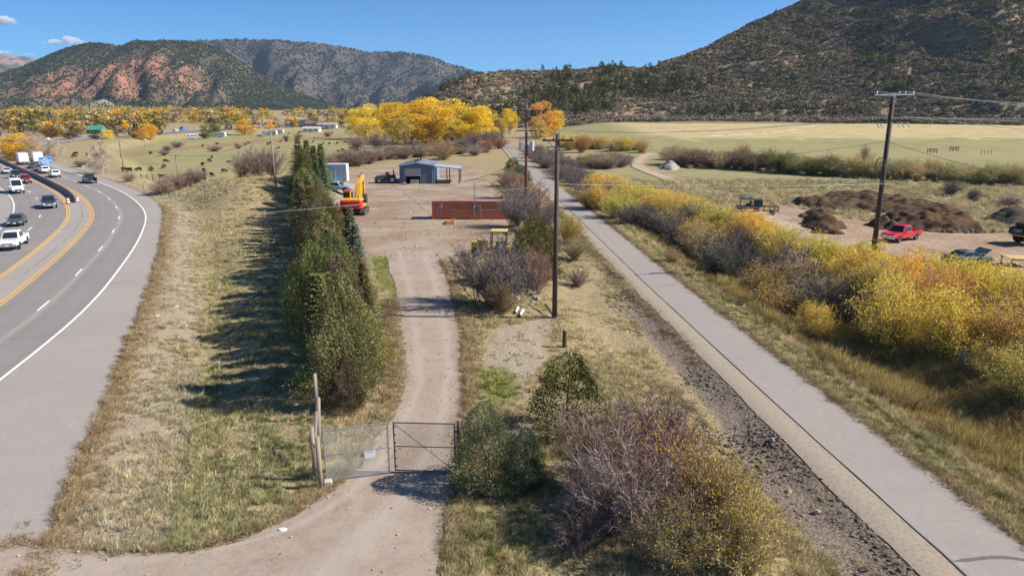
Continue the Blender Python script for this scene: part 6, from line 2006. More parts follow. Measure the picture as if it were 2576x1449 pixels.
# delineator post by the shoulder
x, y, z = GT(414, 648)
t = thing('delineator_post', 'thin brown delineator post in the verge of the highway', 'post', (x, y, z))
MB().box((0, 0, 0.6), (0.08, 0.04, 1.3)).build('post', M('rusty_post', (0.22, 0.14, 0.1), 0.8), t); MB().box((0, -0.03, 1.1), (0.07, 0.012, 0.12)).build('reflector', WHITE, t)
x, y, z = GT(599, 466)
t = thing('marker_post', 'orange and white marker post on the grassy crest', 'post', (x, y, z))
MB().tube((0, 0, -0.1), (0, 0, 0.75), 0.06, n=8).build('post', WHITE, t); MB().tube((0, 0, 0.75), (0, 0, 1.25), 0.065, n=8).build('sleeve', ORANGE, t)
# ------------------------------------------------------------ poles and wires
POLE_B = M('pole_brown', (0.155, 0.07, 0.045), 0.85, var=0.3, scale=4, stretch=(1, 1, 0.15), bump=0.4)
POLE_D = M('pole_dark', (0.085, 0.062, 0.05), 0.85, var=0.35, scale=4, stretch=(1, 1, 0.15), bump=0.4)
POLE_G = M('pole_grey', (0.30, 0.235, 0.175), 0.9, var=0.3, scale=4, stretch=(1, 1, 0.15))
PORC = M('insulator_grey', (0.50, 0.52, 0.54), 0.3, var=0.1); PORC_D = M('insulator_brown', (0.05, 0.04, 0.04), 0.3, var=0.2); ALU = M('transformer_paint', (0.55, 0.60, 0.64), 0.4, var=0.12)
WIRE_L = M('aluminium_wire', (0.42, 0.42, 0.41), 0.5, 0.0, var=0.05); WIRE_D = M('dark_cable', (0.05, 0.05, 0.05), 0.6, var=0.1)

def insulator(b, p, r=0.09, h=0.22):
    x, y, z = p
    for k in range(3): b.tube((x, y, z + h * k / 3), (x, y, z + h * (k + 0.55) / 3), r * (1 - .18 * k), r * .55 * (1 - .18 * k), 8)
def crossarm(t, z, L, rz, mat, ins, y=0.14, braces=True):
    c, s = math.cos(rz), math.sin(rz)
    def P(a, d, zz): return (a * c - d * s, a * s + d * c, zz)
    a = MB(); a.box(P(0, -y, z), (L, 0.11, 0.13), rz); ao = a.build('crossarm', mat, t)
    if braces:
        for q in (-1, 1):
            MB().tube(P(q * L * .33, -y, z - .05), P(0, -y, z - .75), 0.025, n=6).build('brace', STEEL_D if mat is POLE_D else mat, t)
    pts = []
    for q in ins:
        b = MB(); insulator(b, P(q, -y, z + .07)); b.build('insulator', PORC if mat is not POLE_D else PORC_D, ao)
        pts.append(P(q, -y, z + .30))
    return pts
WIRE_N = []
def wire(a, b, r, mat, label, sag=0.03, group='overhead wires'):
    a = Vector(a); b = Vector(b); L = (b - a).length
    n = 16
    pts = []
    for i in range(n + 1):
        t = i / n
        p = a.lerp(b, t); p.z -= sag * L * 4 * t * (1 - t)
        pts.append(tuple(p))
    m = MB(); m.path(pts, r, 4)
    o = m.build('overhead_wire', mat)
    tag(o, label, 'wire', group)
    return o
def loc(t, p):
    return t.matrix_basis @ Vector(p)
def pole(u, vb, vt, r, mat, label, rz=0.0, lean=(0, 0), name='utility_pole', vb_fix=None):
    x, y, z = GT(u, vb)
    _, zt = at_range(u, vt, y)
    H = zt - z
    t = thing(name, label, 'utility pole', (x, y, z), 0)
    t.rotation_euler = (lean[0], lean[1], 0)
    MB().tube((0, 0, -0.6), (0, 0, H), r, r * 0.72, 12).build('shaft', mat, t, True)
    return t, H

# 1 dark pole by the drive
p1, H1 = pole(1395, 800, 337, 0.20, POLE_D, 'dark wooden pole with a single crossarm beside the driveway')
a1 = crossarm(p1, H1 - 0.45, 2.2, 0.12, POLE_D, (-0.95, -0.3, 0.35, 0.95))
b = MB(); insulator(b, (0.1, 0, H1 + 0.02)); b.build('insulator', PORC_D, p1)
# 2 transformer pole
p2, H2 = pole(1323, 556, 272, 0.22, POLE_B, 'reddish brown pole carrying two pale transformers')
a2 = crossarm(p2, H2 - 0.35, 4.0, 0.0, POLE_B, (-1.9, -0.5, 0.5, 1.9), braces=False)
for q in (-1.7, 0.0, 1.75):
    m = MB(); m.tube((q - .28, -.2, H2 - .25), (q, -.2, H2 + .55), 0.035, n=6); m.tube((q + .28, -.2, H2 - .25), (q, -.2, H2 + .55), 0.035, n=6); m.build('ridge_brace', PORC, p2)
crossarm(p2, H2 - 3.0, 2.9, 0.0, POLE_B, (-1.3, -0.9, 0.9, 1.3), braces=False)
for q in (-1.35, 0.9, 1.5):
    m = MB(); m.tube((q, -.2, H2 - 3.1), (q + .12, -.25, H2 - 3.7), 0.05, 0.07, 8); m.build('cutout', PORC, p2)
for q, dy in ((-0.72, 0), (0.78, 0.0)):
    m = MB(); m.tube((q, dy, H2 - 5.7), (q, dy, H2 - 4.5), 0.30, 0.30, 14); m.tube((q, dy, H2 - 4.5), (q, dy, H2 - 4.42), 0.31, 0.22, 14)
    tr = m.build('transformer', ALU, p2, False)
    for k in (-.13, .13):
        m = MB(); m.tube((q + k, dy, H2 - 4.42), (q + k, dy, H2 - 3.95), 0.06, 0.035, 8); m.build('bushing', PORC, tr)
MB().box((0, 0, H2 - 5.1), (1.0, 0.12, 0.12)).build('bracket', GALV, p2); MB().box((0, -0.22, H2 - 3.05), (0.45, 0.1, 0.25)).build('bracket', GALV, p2)
# 3 right-hand pole, leaning a little
p3, H3 = pole(2190, 692, 236, 0.25, POLE_D, 'tall dark leaning pole with double crossarms above the willows', lean=(0, R(-0.6)))
a3 = crossarm(p3, H3 - 0.1, 4.2, 0.25, GALV, (-1.9, 0.45, 1.1, 1.95), braces=False)
a3b = crossarm(p3, H3 - 2.3, 3.2, -0.5, POLE_D, (-1.5, -0.7, 0.8, 1.5), braces=False)
m = MB(); m.tube((0, 0, H3 - 0.3), (0, 0, H3 + 0.05), 0.2, 0.21, 12); m.build('cap', GALV, p3)
for q in (-1.3, -1.0, 0.5, 0.9, 1.4):
    m = MB(); m.tube((q, -.2 - .2 * q * .3, H3 - 2.5), (q + .25, -.3, H3 - 2.95), 0.05, 0.035, 6); m.build('cutout', PORC, p3)
n = 18
m = MB(); m.path([(-0.55 + 0.42 * math.cos(2 * math.pi * k / n), -0.25, H3 - 6.3 + 0.75 * math.sin(2 * math.pi * k / n)) for k in range(n + 1)], 0.045, 6); m.build('cable_coil', WIRE_D, p3)
MB().box((-0.5, -0.25, H3 - 6.25), (1.2, 0.05, 0.06)).build('coil_bracket', GALV, p3)
# far poles on the left
far_poles = []
for u, vb, vt, lb in [(312, 433, 352, 'slender pole at the left of the pasture'), (450, 462, 389, 'short pole with crossarm in the pasture'), (693, 470, 330, 'slender tall pole behind the evergreen row'), (226, 420, 385, 'small pole at the pasture fence by the bare tree'), (305, 398, 352, 'thin pole further back behind the slender pasture pole'), (366, 372, 354, 'tiny far pole at the pasture edge')]:
    t, H = pole(u, vb, vt, 0.13, POLE_G, lb)
    if 'crossarm' in lb: crossarm(t, H - 0.2, 2.6, 0.1, POLE_G, (-1.1, 0, 1.1), braces=False)
    far_poles.append((t, H))
bpy.context.view_layer.update()
W = lambda t, p: tuple(t.matrix_world @ Vector(p))
# near service wires: from the dark pole to the left over the highway and to the right pole
x5, y5, _ = GT(-120, 655)
left_anchor = (-62, 49.0, 10.2)
lx, ly = G0(-150, 596, 7.5)
wire(W(p1, (0, 0, H1 - 3.55)), (lx, ly, 7.5), 0.015, WIRE_L, 'pale wire from the dark pole across the evergreen row to the left', 0.006)
wire(W(p3, (0, -0.2, H3 - 7.9)), W(p1, (0, 0, H1 - 3.5)), 0.014, WIRE_L, 'pale thick wire between the dark pole and the leaning pole', 0.006)
wire(W(p3, (0, -0.2, H3 - 7.7)), W(p1, (0, 0, H1 - 3.3)), 0.014, WIRE_D, 'thin dark wire just above the pale thick wire', 0.012)
for k, (q, r) in enumerate(((-1.5, .022), (0.8, .022), (1.5, .022))):
    ex, ez = at_range(2760, (301, 310, 344)[k], 57.0)
    wire(W(p3, a3b[[0, 2, 3][k]]), (ex, 57.0, ez), 0.022, WIRE_L, ['upper', 'middle', 'lower'][k] + ' bright wire leaving the leaning pole to the right', 0.004)
for k in range(2):
    wire(W(p3, a3b[k]), W(p2, (-1.9 + 3.8 * k, 0.4, H2 - 2.6)), 0.016, WIRE_L, ['nearer', 'farther'][k] + ' thin pale wire from the leaning pole to the transformer pole', 0.022)
for k in range(3):
    wire(W(p3, a3[k]), (at_range(2800, 268 + 9 * k, 62)[0], 62, at_range(2800, 268 + 9 * k, 62)[1]), 0.008, WIRE_L, ['first', 'second', 'third'][k] + ' faint top wire of the leaning pole running off right', 0.01)
wire(W(p3, (0, -0.2, H3 - 4.1)), W(p2, (0, 0, H2 - 6.6)), 0.012, WIRE_D, 'dark cable from the leaning pole over the willows', 0.03)
wire(W(p3, (0, -0.2, H3 - 4.2)), (at_range(2760, 500, 50)[0], 50, at_range(2760, 500, 50)[1]), 0.016, WIRE_D, 'dark cable from the leaning pole down to the right', 0.01)
wire(W(p3, (0, -0.2, H3 - 8.0)), (at_range(2760, 610, 56)[0], 56, at_range(2760, 610, 56)[1]), 0.018, WIRE_D, 'black cable from the leaning pole sloping into the dirt yard', 0.004)
wire(W(p3, (0.1, 0, H3 - 5.2)), (42.5, 66, 0.2), 0.012, WIRE_L, 'thin guy wire of the leaning pole', 0.0)
wire(W(p1, (0, 0, H1 - 5.5)), (4.6, 44.8, 0.0), 0.010, WIRE_L, 'guy wire of the dark pole running to the short stub post', 0.0)
for k in range(2):
    wire(W(p2, (-0.8, 0, H2 - 5.4 - .25 * k)), (-52, 265, 15 + k), 0.02, WIRE_D, ['upper', 'lower'][k] + ' pair wire from the transformers to the golden grove', 0.012)
wire(W(p2, (0, 0, H2 - 6.5)), (-6.8, 96.6, 5.2), 0.028, WIRE_D, 'black service cable from transformer pole to the container mast', 0.05)
wire(W(far_poles[2][0], (0, 0, far_poles[2][1] - 2)), (-23.0, 150, 3.6), 0.02, WIRE_D, 'dark wire from the far slender pole to the shed', 0.02)
for k, (i, j) in enumerate(((0, 1), (1, 2), (0, 4))):
    (ta, Ha), (tb, Hb) = far_poles[i], far_poles[j]
    wire(W(ta, (0, 0, Ha - .3)), W(tb, (0, 0, Hb - .3)), 0.02, WIRE_D, ['left', 'middle', 'rear'][k] + ' thin pole wire over the pasture', 0.02)
# stub post and trail sign
WOOD = M('weathered_wood', (0.33, 0.265, 0.19), 0.9, var=0.3, scale=5, stretch=(1, 1, 0.15), bump=0.4); WOOD_D = M('dark_wood', (0.10, 0.07, 0.05), 0.9, var=0.3, scale=5, stretch=(1, 1, .2), bump=.4)
x, y, z = GT(1420, 872)
t = thing('stub_post', 'short dark stub post in front of the dark pole', 'post', (x, y, z)); MB().tube((0, 0, -.3), (0, 0, 1.15), 0.15, 0.14, 10).build('post', WOOD_D, t)
MB().tube((0, 0, 1.15), (0, 0, 1.18), 0.13, 0.10, 10).build('top', WOOD, t)
x, y, z = GT(2424, 950)
t = thing('trail_sign', 'dark teal trail sign on a short pale post among the reeds', 'sign', (x, y, z), R(-28))
poly = [(-.42, 1.0), (.42, 1.0), (.42, 1.62), (.18, 1.66), (.12, 1.78), (-.12, 1.78), (-.18, 1.66), (-.42, 1.62)]
MB().prism(poly, -0.03, 0.03).build('panel', M('teal_sign_panel', (0.06, 0.17, 0.21), .5, var=.1), t)
m = MB()
for dz, w in ((1.52, .3), (1.38, .42), (1.30, .36), (1.22, .42)):
    q = -w / 2; rr = random.Random(int(dz * 100))
    while q < w / 2: ww = rr.uniform(.03, .06); m.box((q + ww / 2, -.036, dz), (ww, .01, .035)); q += ww + .02
m.build('lettering', M('sign_grey', (0.25, 0.3, 0.3), .6), t)
MB().box((0, 0.07, 0.55), (0.2, 0.1, 1.2)).build('post', M('blue_grey_post', (0.30, 0.34, 0.40), 0.7), t)
# ------------------------------------------------------------ gate and fence
def gate_leaf(hx, hy, ex, ey, H, label, mat, sign=False, diag=False):
    L = math.hypot(ex - hx, ey - hy); rz = math.atan2(ey - hy, ex - hx)
    z = bz(hx, hy)
    t = thing('gate_leaf', label, 'gate', (hx, hy, z + 0.06), rz)
    r = 0.028
    fr = MB()
    for a, b in (((0, 0, .05), (0, 0, H)), ((L, 0, .05), (L, 0, H)), ((0, 0, .05), (L, 0, .05)), ((0, 0, H), (L, 0, H))): fr.tube(a, b, r, n=8)
    fr.build('frame', mat, t)
    MB().tube((0, 0, H * .52), (L, 0, H * .52), 0.022, n=8).build('mid_rail', mat, t)
    m = MB(); s = 0.075; w = 0.0032
    k = -H
    q = np.arange(-H, L, s)
    for c in q:
        for sg in (1, -1):
            x0, z0, x1, z1 = c, .05, c + H - .05, H
            if x0 < 0: z0 += -x0; x0 = 0
            if x1 > L: z1 -= x1 - L; x1 = L
            if z1 - z0 < 0.02: continue
            if sg < 0: x0, x1 = L - x0, L - x1
            m.tube((x0, 0.004 * sg, z0), (x1, 0.004 * sg, z1), w, n=3, cap=False)
    m.build('wire_mesh', GALV if mat is GALV else STEEL_D, t)
    for zz in np.linspace(.25, H - .2, 6):
        MB().tube((L - .045, 0, zz - .02), (L - .045, 0, zz + .02), 0.04, n=8).build('tension_band', mat, t)
    if diag: MB().tube((.03, .02, .1), (L - .03, .02, H - .05), 0.012, n=6).build('brace_rod', mat, t)
    for zz in (.35, H - .35): MB().box((-.06, 0, zz), (.14, .07, .09)).build('hinge', mat, t)
    return t, rz, L
GLx, GLy, _ = GT(822, 1213); GMx, GMy, _ = GT(981, 1192); GNx, GNy, _ = GT(995, 1188); GRx, GRy, _ = GT(1146, 1192)
tl, rzl, Ll = gate_leaf(GLx, GLy, GMx, GMy, 2.33, 'left chain-link gate leaf of grey pipe, swung ajar', GALV)
tr_, rzr, Lr = gate_leaf(GRx, GRy, GNx, GNy, 2.30, 'right chain-link gate leaf of dark pipe beside the juniper', STEEL_D, diag=True)
m = MB(); m.path([(0, 0, 0), (.05, -.02, -.06), (.11, -.01, -.07), (.17, 0, -.02)], 0.012, 6)
ch = m.build('gate_chain', STEEL_D); ch.location = (GMx - .02, GMy - .02, bz(GMx, GMy) + 1.3); tag(ch, 'short dark chain joining the two gate leaves', 'chain')
sgn = thing('gate_sign', 'small white sign hung on the left gate leaf', 'sign', tuple(Vector((GLx, GLy, bz(GLx, GLy) + .06)) + Vector((math.cos(rzl), math.sin(rzl), 0)) * (Ll * .70)), rzl)
MB().box((0, -.05, 1.02), (.46, .012, .34)).build('panel', WHITE, sgn, False, 0.0)
m = MB()
for q in (-.13, -.05, .04, .08): m.box((q, -.0585, 1.135), (.05, .004, .035))
m.build('lettering', M('purple_grey_print', (.12, .1, .2), .6), sgn)
# posts at the gate
def fpost(x, y, H, r, lb, mat=WOOD, lean=0.0, parent=None, nm='gate_post'):
    t = thing(nm, lb, 'post', (x, y, bz(x, y)), 0); t.rotation_euler = (0, lean, 0)
    MB().tube((0, 0, -.4), (0, 0, H), r, r * .93, 12).build('post', mat, t, True); MB().tube((0, 0, H), (0, 0, H + .012), r * .9, r * .8, 12).build('top', WOOD, t)
    return t
x, y, _ = GT(1157, 1192); fpost(x, y, 2.55, 0.095, 'brown wooden post between the right gate leaf and the juniper', POLE_B)
x, y, _ = GT(808, 1228); fpost(x, y, 2.35, 0.10, 'weathered grey post that carries the left gate leaf', WOOD)
# the wire fence runs back from the gate
fence = thing('wire_fence', 'tall wire fence on grey wooden posts along the evergreen row', 'fence', (FENCE[0][0], FENCE[0][1], 0))
fo = Vector((FENCE[0][0], FENCE[0][1], 0))
fpts = [(-8.35, 26.0), (-8.95, 28.6), (-9.75, 31.5), (-10.9, 35.5), (-12.2, 39.8), (-13.6, 44), (-15.0, 48.5), (-16.4, 53), (-18, 58), (-20, 64), (-22, 70.5), (-24.2, 77), (-26.4, 84), (-29, 92), (-31.5, 100), (-34, 108)]
for k, (x, y) in enumerate(fpts):
    H = 2.6 if k else 2.45
    MB().tube(Vector((x, y, bz(x, y) - .3)) - fo, Vector((x + (.18 if k == 1 else 0), y, bz(x, y) + H)) - fo, 0.10 if k < 4 else .08, 0.09 if k < 4 else .07, 10).build('fence_post', WOOD, fence, True)
m = MB(); MB0 = MB()
MB0.tube(Vector((-8.35, 25.6, -.1)) - fo, Vector((-8.85, 28.4, 2.0)) - fo, 0.085, 0.075, 10).build('brace_post', WOOD, fence, True)
for k in range(len(fpts) - 1):
    (x0, y0), (x1, y1) = fpts[k], fpts[k + 1]
    a = Vector((x0, y0, bz(x0, y0))) - fo; b = Vector((x1, y1, bz(x1, y1))) - fo
    for h in np.arange(.15, 2.5, .24 if k < 5 else .4): m.tube(a + Vector((0.1, 0, h)), b + Vector((0.1, 0, h)), 0.004, n=3, cap=False)
    L = (b - a).length
    if k < 6:
        for q in np.arange(.15, L, .3): p = a.lerp(b, q / L); m.tube(p + Vector((.1, 0, .1)), p + Vector((.1, 0, 2.45)), 0.003, n=3, cap=False)
m.build('wire_netting', GALV, fence)
x, y, z = GT(826, 1222)
blk = MB().box((0, 0, .12), (.32, .3, .32), .2).build('concrete_block', M('pale_concrete', (.5, .46, .42), .9, var=.2, scale=6, bump=.3), None, False, .03); blk.location = (x, y, z); tag(blk, 'small pale concrete block at the foot of the left gate hinge', 'block')

# white rubbish beside the apron and along the verge
TRASH = M('white_plastic', (0.78, 0.78, 0.78), 0.5, var=.08)
def crumpled(u, v, s, lb, mat=TRASH, name='litter', cat='litter', flat=.35):
    x, y, z = GT(u, v)
    rr = random.Random(int(u * 7 + v)); m = MB()
    random.seed(int(u + v)); m.ball((0, 0, s * flat * .5), s, 1, .75, flat, 8, 5, .25)
    o = m.build(name, mat); o.location = (x, y, z + .02); o.rotation_euler = (0, 0, rr.uniform(0, 3)); tag(o, lb, cat); return o
crumpled(712, 1334, .16, 'white crumpled plastic lying at the driveway edge')
for u, v, s, lb in [(445, 773, .2, 'white scrap on the slope above the swale'), (396, 797, .17, 'white scrap near the highway verge'), (470, 821, .13, 'tiny white scrap in the green swale'), (412, 1266, .10, 'tiny scrap in the dry verge'), (532, 1350, .10, 'small scrap near the apron corner'), (490, 718, .1, 'tiny white scrap high in the swale')]:
    crumpled(u, v, s, lb)
ROCKM = M('field_stone', (0.42, 0.37, 0.32), .9, var=.25, scale=4, bump=.4); ROCKD = M('grey_stone', (.28, .26, .25), .9, var=.3, scale=4, bump=.4)
for u, v, s, lb in [(1942, 1110, .14, 'pale stone on the bare soil beside the trail'), (2055, 1292, .15, 'round pale stone nearest the trail on the bare soil'), (1985, 1240, .12, 'small stone beside a grass tuft on the bare soil')]:
    crumpled(u, v, s, lb, ROCKM, 'stone', 'stone', .8)
# stones heaped behind the big bare bush, pipes and timber beside them
rr = random.Random(4)
for k in range(26):
    u = 1285 + rr.uniform(-8, 70); v = 745 + rr.uniform(-10, 26)
    crumpled(u, v, rr.uniform(.16, .38), 'rounded grey stone in the heap behind the big bare bush', rr.choice([ROCKM, ROCKD]), 'stone', 'stone', .75)['group'] = 'stone heap'
for (u0, v0, u1, v1, lb) in ((1297, 790, 1309, 766, 'upper of two short white pipes left of the dark pole'), (1308, 797, 1321, 776, 'lower of two short white pipes left of the dark pole')):
    a = GT(u0, v0); b = GT(u1, v1)
    d = Vector((b[0] - a[0], b[1] - a[1], 0)); d = d.normalized() * 1.35
    m = MB(); m.tube((0, 0, .12), tuple(d + Vector((0, 0, .14))), .10, n=12, cap=False); m.tube((0, 0, .12), tuple(d + Vector((0, 0, .14))), .085, n=12, cap=False)
    o = m.build('white_pipe', TRASH); o.location = a; tag(o, lb, 'pipe')
for (u0, v0, u1, v1, r, lb) in ((1283, 890, 1310, 866, .06, 'weathered stick on the dirt between drive and pole'), (1275, 1062, 1310, 1050, .06, 'pale fallen log behind the gate juniper'), (1370, 765, 1395, 800, .06, 'grey timber leaning at the foot of the dark pole'), (1330, 770, 1380, 800, .05, 'dark branch among the stones by the pole'), (1395, 795, 1414, 840, .035, 'thin broken branch by the stub post'), (1570, 1238, 1620, 1222, .05, 'bleached branch in front of the near thicket')):
    a = GT(u0, v0); b = GT(u1, v1)
    m = MB(); e = Vector((b[0] - a[0], b[1] - a[1], b[2] - a[2]))
    m.path([(0, 0, r), tuple(e * .5 + Vector((.08, 0, r * 1.6))), tuple(e + Vector((0, 0, r)))], r, 7, r * .6)
    m.tube(tuple(e * .4 + Vector((0, 0, r))), tuple(e * .55 + Vector((.25, .1, r + .15))), r * .5, r * .2, 6)
    o = m.build('fallen_branch', WOOD); o.location = a; tag(o, lb, 'branch')
# ------------------------------------------------------------ the shed
def sheet_mat(name, rgb, rust=None):
    return M(name, rgb, 0.5, 0.25, var=0.12, scale=1.5, rgb2=rust, stretch=(1, 1, .4))
BLUEGREY = sheet_mat('blue_grey_siding', (0.115, 0.165, 0.235)); PALEBLUE = sheet_mat('pale_blue_trim', (0.42, 0.52, 0.64)); ROOFM = M('rusty_roof_sheet', (0.42, 0.43, 0.46), .5, .3, var=.12, scale=.5, rgb2=(.36, .22, .18), stretch=(1, .25, 1))
DOORB = M('beige_door', (0.46, 0.41, 0.36), .6, var=.1, scale=2)
def build_shed():
    x, y, z = GT(1006, 463)
    t = thing('shed', 'blue grey metal shed with half raised roller door and lean-to', 'shed', (x, y, z))
    Wd, Dp, He, Hr = 7.2, 10.5, 3.75, 4.35
    dx0, dx1, dz = 1.2, 4.3, 3.15          # door opening
    def panel(x0, x1, z0, z1f, nm='wall'):
        m = MB(); m.prism([(x0, z0), (x1, z0), (x1, z1f(x1)), (x0, z1f(x0))] if not (x0 < Wd / 2 < x1) else [(x0, z0), (x1, z0), (x1, z1f(x1)), (Wd / 2, z1f(Wd / 2)), (x0, z1f(x0))], 0, .08)
        m.build(nm, BLUEGREY, t)
    top = lambda q: He + (Hr - He) * (1 - abs(q - Wd / 2) / (Wd / 2)) - .06
    panel(0, dx0, 0, top); panel(dx1, 4.55, 0, top); panel(5.5, Wd, 0, top); panel(dx0, dx1, dz, top); panel(4.55, 5.5, 2.1, top)
    for q in np.arange(.15, Wd, .3):
        if dx0 - .05 < q < dx1 + .05: MB().box((q, -.02, (dz + top(q)) / 2), (.05, .035, top(q) - dz - .02)).build('wall_rib', BLUEGREY, t)
        elif 4.5 < q < 5.55: MB().box((q, -.02, (2.15 + top(q)) / 2), (.05, .035, top(q) - 2.2)).build('wall_rib', BLUEGREY, t)
        else: MB().box((q, -.02, top(q) / 2), (.05, .035, top(q) - .02)).build('wall_rib', BLUEGREY, t)
    for sx in (0, Wd - .08):
        MB().box((sx + .04, Dp / 2 + .04, (He - .08) / 2), (.08, Dp - .1, He - .08)).build('wall', PALEBLUE if sx else BLUEGREY, t)
    for q in np.arange(.5, Dp, .6): MB().box((Wd + .018, q, (He - .1) / 2), (.035, .05, He - .12)).build('wall_rib', PALEBLUE, t)
    MB().box((Wd / 2, Dp, He / 2), (Wd, .08, He)).build('wall', BLUEGREY, t)
    for s in (-1, 1):
        a = math.atan2(Hr - He, Wd / 2); L = math.hypot(Wd / 2 + .2, Hr - He)
        ro = MB().box((Wd / 2 + s * (Wd / 4 + .08), Dp / 2, (He + Hr) / 2 + .0), (L, Dp + .4, .05), 0, 0, s * a).build('roof', ROOFM, t)
        for q in np.arange(-.1, Dp + .2, .7):
            MB().box((Wd / 2 + s * (Wd / 4 + .08), q, (He + Hr) / 2 + .04), (L, .05, .03), 0, 0, s * a).build('roof_seam', ROOFM, ro)
        m = MB().box((Wd / 2 + s * (Wd / 4 + .08), -.24, (He + Hr) / 2 - .03), (L, .05, .2), 0, 0, s * a); m.build('fascia', PALEBLUE, t)
    for q in (3.0, 7.5):
        v = MB(); v.tube((Wd / 2, q, Hr - .1), (Wd / 2, q, Hr + .35), .22, .22, 10); v.tube((Wd / 2, q, Hr + .35), (Wd / 2, q, Hr + .62), .36, .26, 10)
        v.build('roof_vent', STEEL_D, t)
    v = MB().box((Wd / 2 - .5, 2.2, Hr + .12), (.5, .4, .3)); v.build('roof_vent', STEEL_D, t)
    # roller door two thirds down, slats one by one
    k = 0
    for q in np.arange(1.55, dz, .2):
        MB().box(((dx0 + dx1) / 2, .045 + .008 * (k % 2), q + .1), (dx1 - dx0 - .06, .03, .185)).build('door_slat', DOORB, t); k += 1
    for q in (dx0 - .06, dx1 + .06): MB().box((q, -.02, dz / 2), (.12, .06, dz)).build('door_jamb', PALEBLUE, t)
    MB().box(((dx0 + dx1) / 2 + .35, -.12, .45), (1.75, .06, .95), 0, R(-5)).build('leaning_board', DOORB, t)
    d = MB().box((5.02, .03, 1.03), (.9, .05, 2.02)).build('door', sheet_mat('door_blue', (.20, .26, .33)), t)
    MB().box((5.37, -.02, 1.0), (.05, .06, .12)).build('handle', GALV, d)
    MB().box((Wd - .02, -.05, He / 2), (.14, .14, He)).build('corner_trim', PALEBLUE, t)
    MB().tube((Wd - .35, -.1, 0), (Wd - .35, -.1, 2.9), .045, n=8).build('conduit', PALEBLUE, t)
    # lean-to on the right
    Lw = 5.4; z0, z1 = He - .1, He - .62
    a = math.atan2(z1 - z0, Lw)
    MB().box((Wd + Lw / 2 + .02, 2.3, (z0 + z1) / 2), (math.hypot(Lw, z1 - z0), 4.8, .06), 0, 0, -a).build('lean_to_roof', PALEBLUE, t)
    MB().box((Wd + Lw / 2 + .02, -.12, (z0 + z1) / 2 - .08), (math.hypot(Lw, z1 - z0), .06, .2), 0, 0, -a).build('fascia', PALEBLUE, t)
    for px, py in ((Wd + 2.55, .15), (Wd + 2.75, 4.2), (Wd + 5.1, .15), (Wd + 5.1, 4.4)):
        MB().box((px, py, (z1 - .0) / 2), (.2, .2, z1 - .02)).build('post', M('brown_timber', (.14, .09, .06), .9, var=.3), t)
    MB().box((Wd / 2, Dp / 2, .02), (Wd - .3, Dp - .3, .06)).build('floor', CONC, t)
    return t
SHED = build_shed()
sx_, sy_, sz_ = SHED.location
# things beside the shed
def junk_machine():
    t = thing('old_machine', 'dark green derelict machine parked in the shade left of the shed', 'machine', (sx_ - 2.6, sy_ + 1.6, sz_), R(8))
    GRN = M('old_green_paint', (.035, .07, .06), .7, var=.35, scale=2, rgb2=(.06, .05, .04))
    MB().box((.2, 0, 1.2), (2.6, 1.5, .9)).build('hood', GRN, t, False, .08)
    MB().box((-1.7, 0, 1.0), (1.6, 1.7, 1.2), 0, 0, R(-8)).build('engine_block', STEEL_D, t, False, .06)
    MB().tube((1.1, .2, 1.6), (1.1, .2, 2.75), .13, .11, 10).build('exhaust_stack', RUBBER, t)
    for px, py, r in ((-1.9, -.85, .55), (-1.9, .85, .55), (.8, -.85, .75), (.8, .85, .75)): wheel(t, px, py, r, .35, -1 if py < 0 else 1)
    MB().box((-2.6, 0, .7), (.5, 1.9, .9), .1).build('blade', GRN, t)
    MB().box((-.2, 0, 1.95), (.7, .8, .6), .2).build('seat', BLACKP, t)
junk_machine()
t = thing('generator', 'small grey generator on the ground before the shed', 'generator', (sx_ + 1.2, sy_ - 1.6, sz_), .3)
MB().box((0, 0, .3), (.7, .5, .35)).build('housing', M('grey_casing', (.25, .25, .25), .6, var=.3), t, False, .04)
fr = MB()
for a in (-.4, .4):
    fr.path([(a, -.3, .03), (a, -.3, .6), (a, .3, .6), (a, .3, .03)], .025, 6)
fr.tube((-.4, -.3, .03), (.4, -.3, .03), .025, n=6); fr.tube((-.4, .3, .03), (.4, .3, .03), .025, n=6); fr.build('frame', STEEL_D, t)
t = thing('skid', 'dark boat shaped metal skid under the lean-to', 'skid', (sx_ + 9.0, sy_ + .4, sz_), .05)
MB().prism([(-1.4, .75), (1.8, .75), (1.3, .05), (-1.4, .05)], -.6, -.55).build('side', STEEL_D, t); MB().prism([(-1.4, .75), (1.8, .75), (1.3, .05), (-1.4, .05)], .55, .6).build('side', STEEL_D, t); MB().box((-.05, 0, .08), (2.6, 1.1, .06)).build('floor', STEEL_D, t); MB().box((-1.38, 0, .4), (.06, 1.1, .7)).build('end_plate', STEEL_D, t)
for k, (dx, dy, s) in enumerate(((8.2, 2.2, .5), (8.9, 2.6, .4), (7.9, 3.0, .35))):
    random.seed(k); o = MB().ball((0, 0, s * .5), s, 1.2, .9, .7, 8, 5, .3).build('boulder', ROCKM); o.location = (sx_ + dx, sy_ + dy, sz_); tag(o, ['largest', 'middle', 'smallest'][k] + ' boulder beside the shed wall under the lean-to', 'boulder')

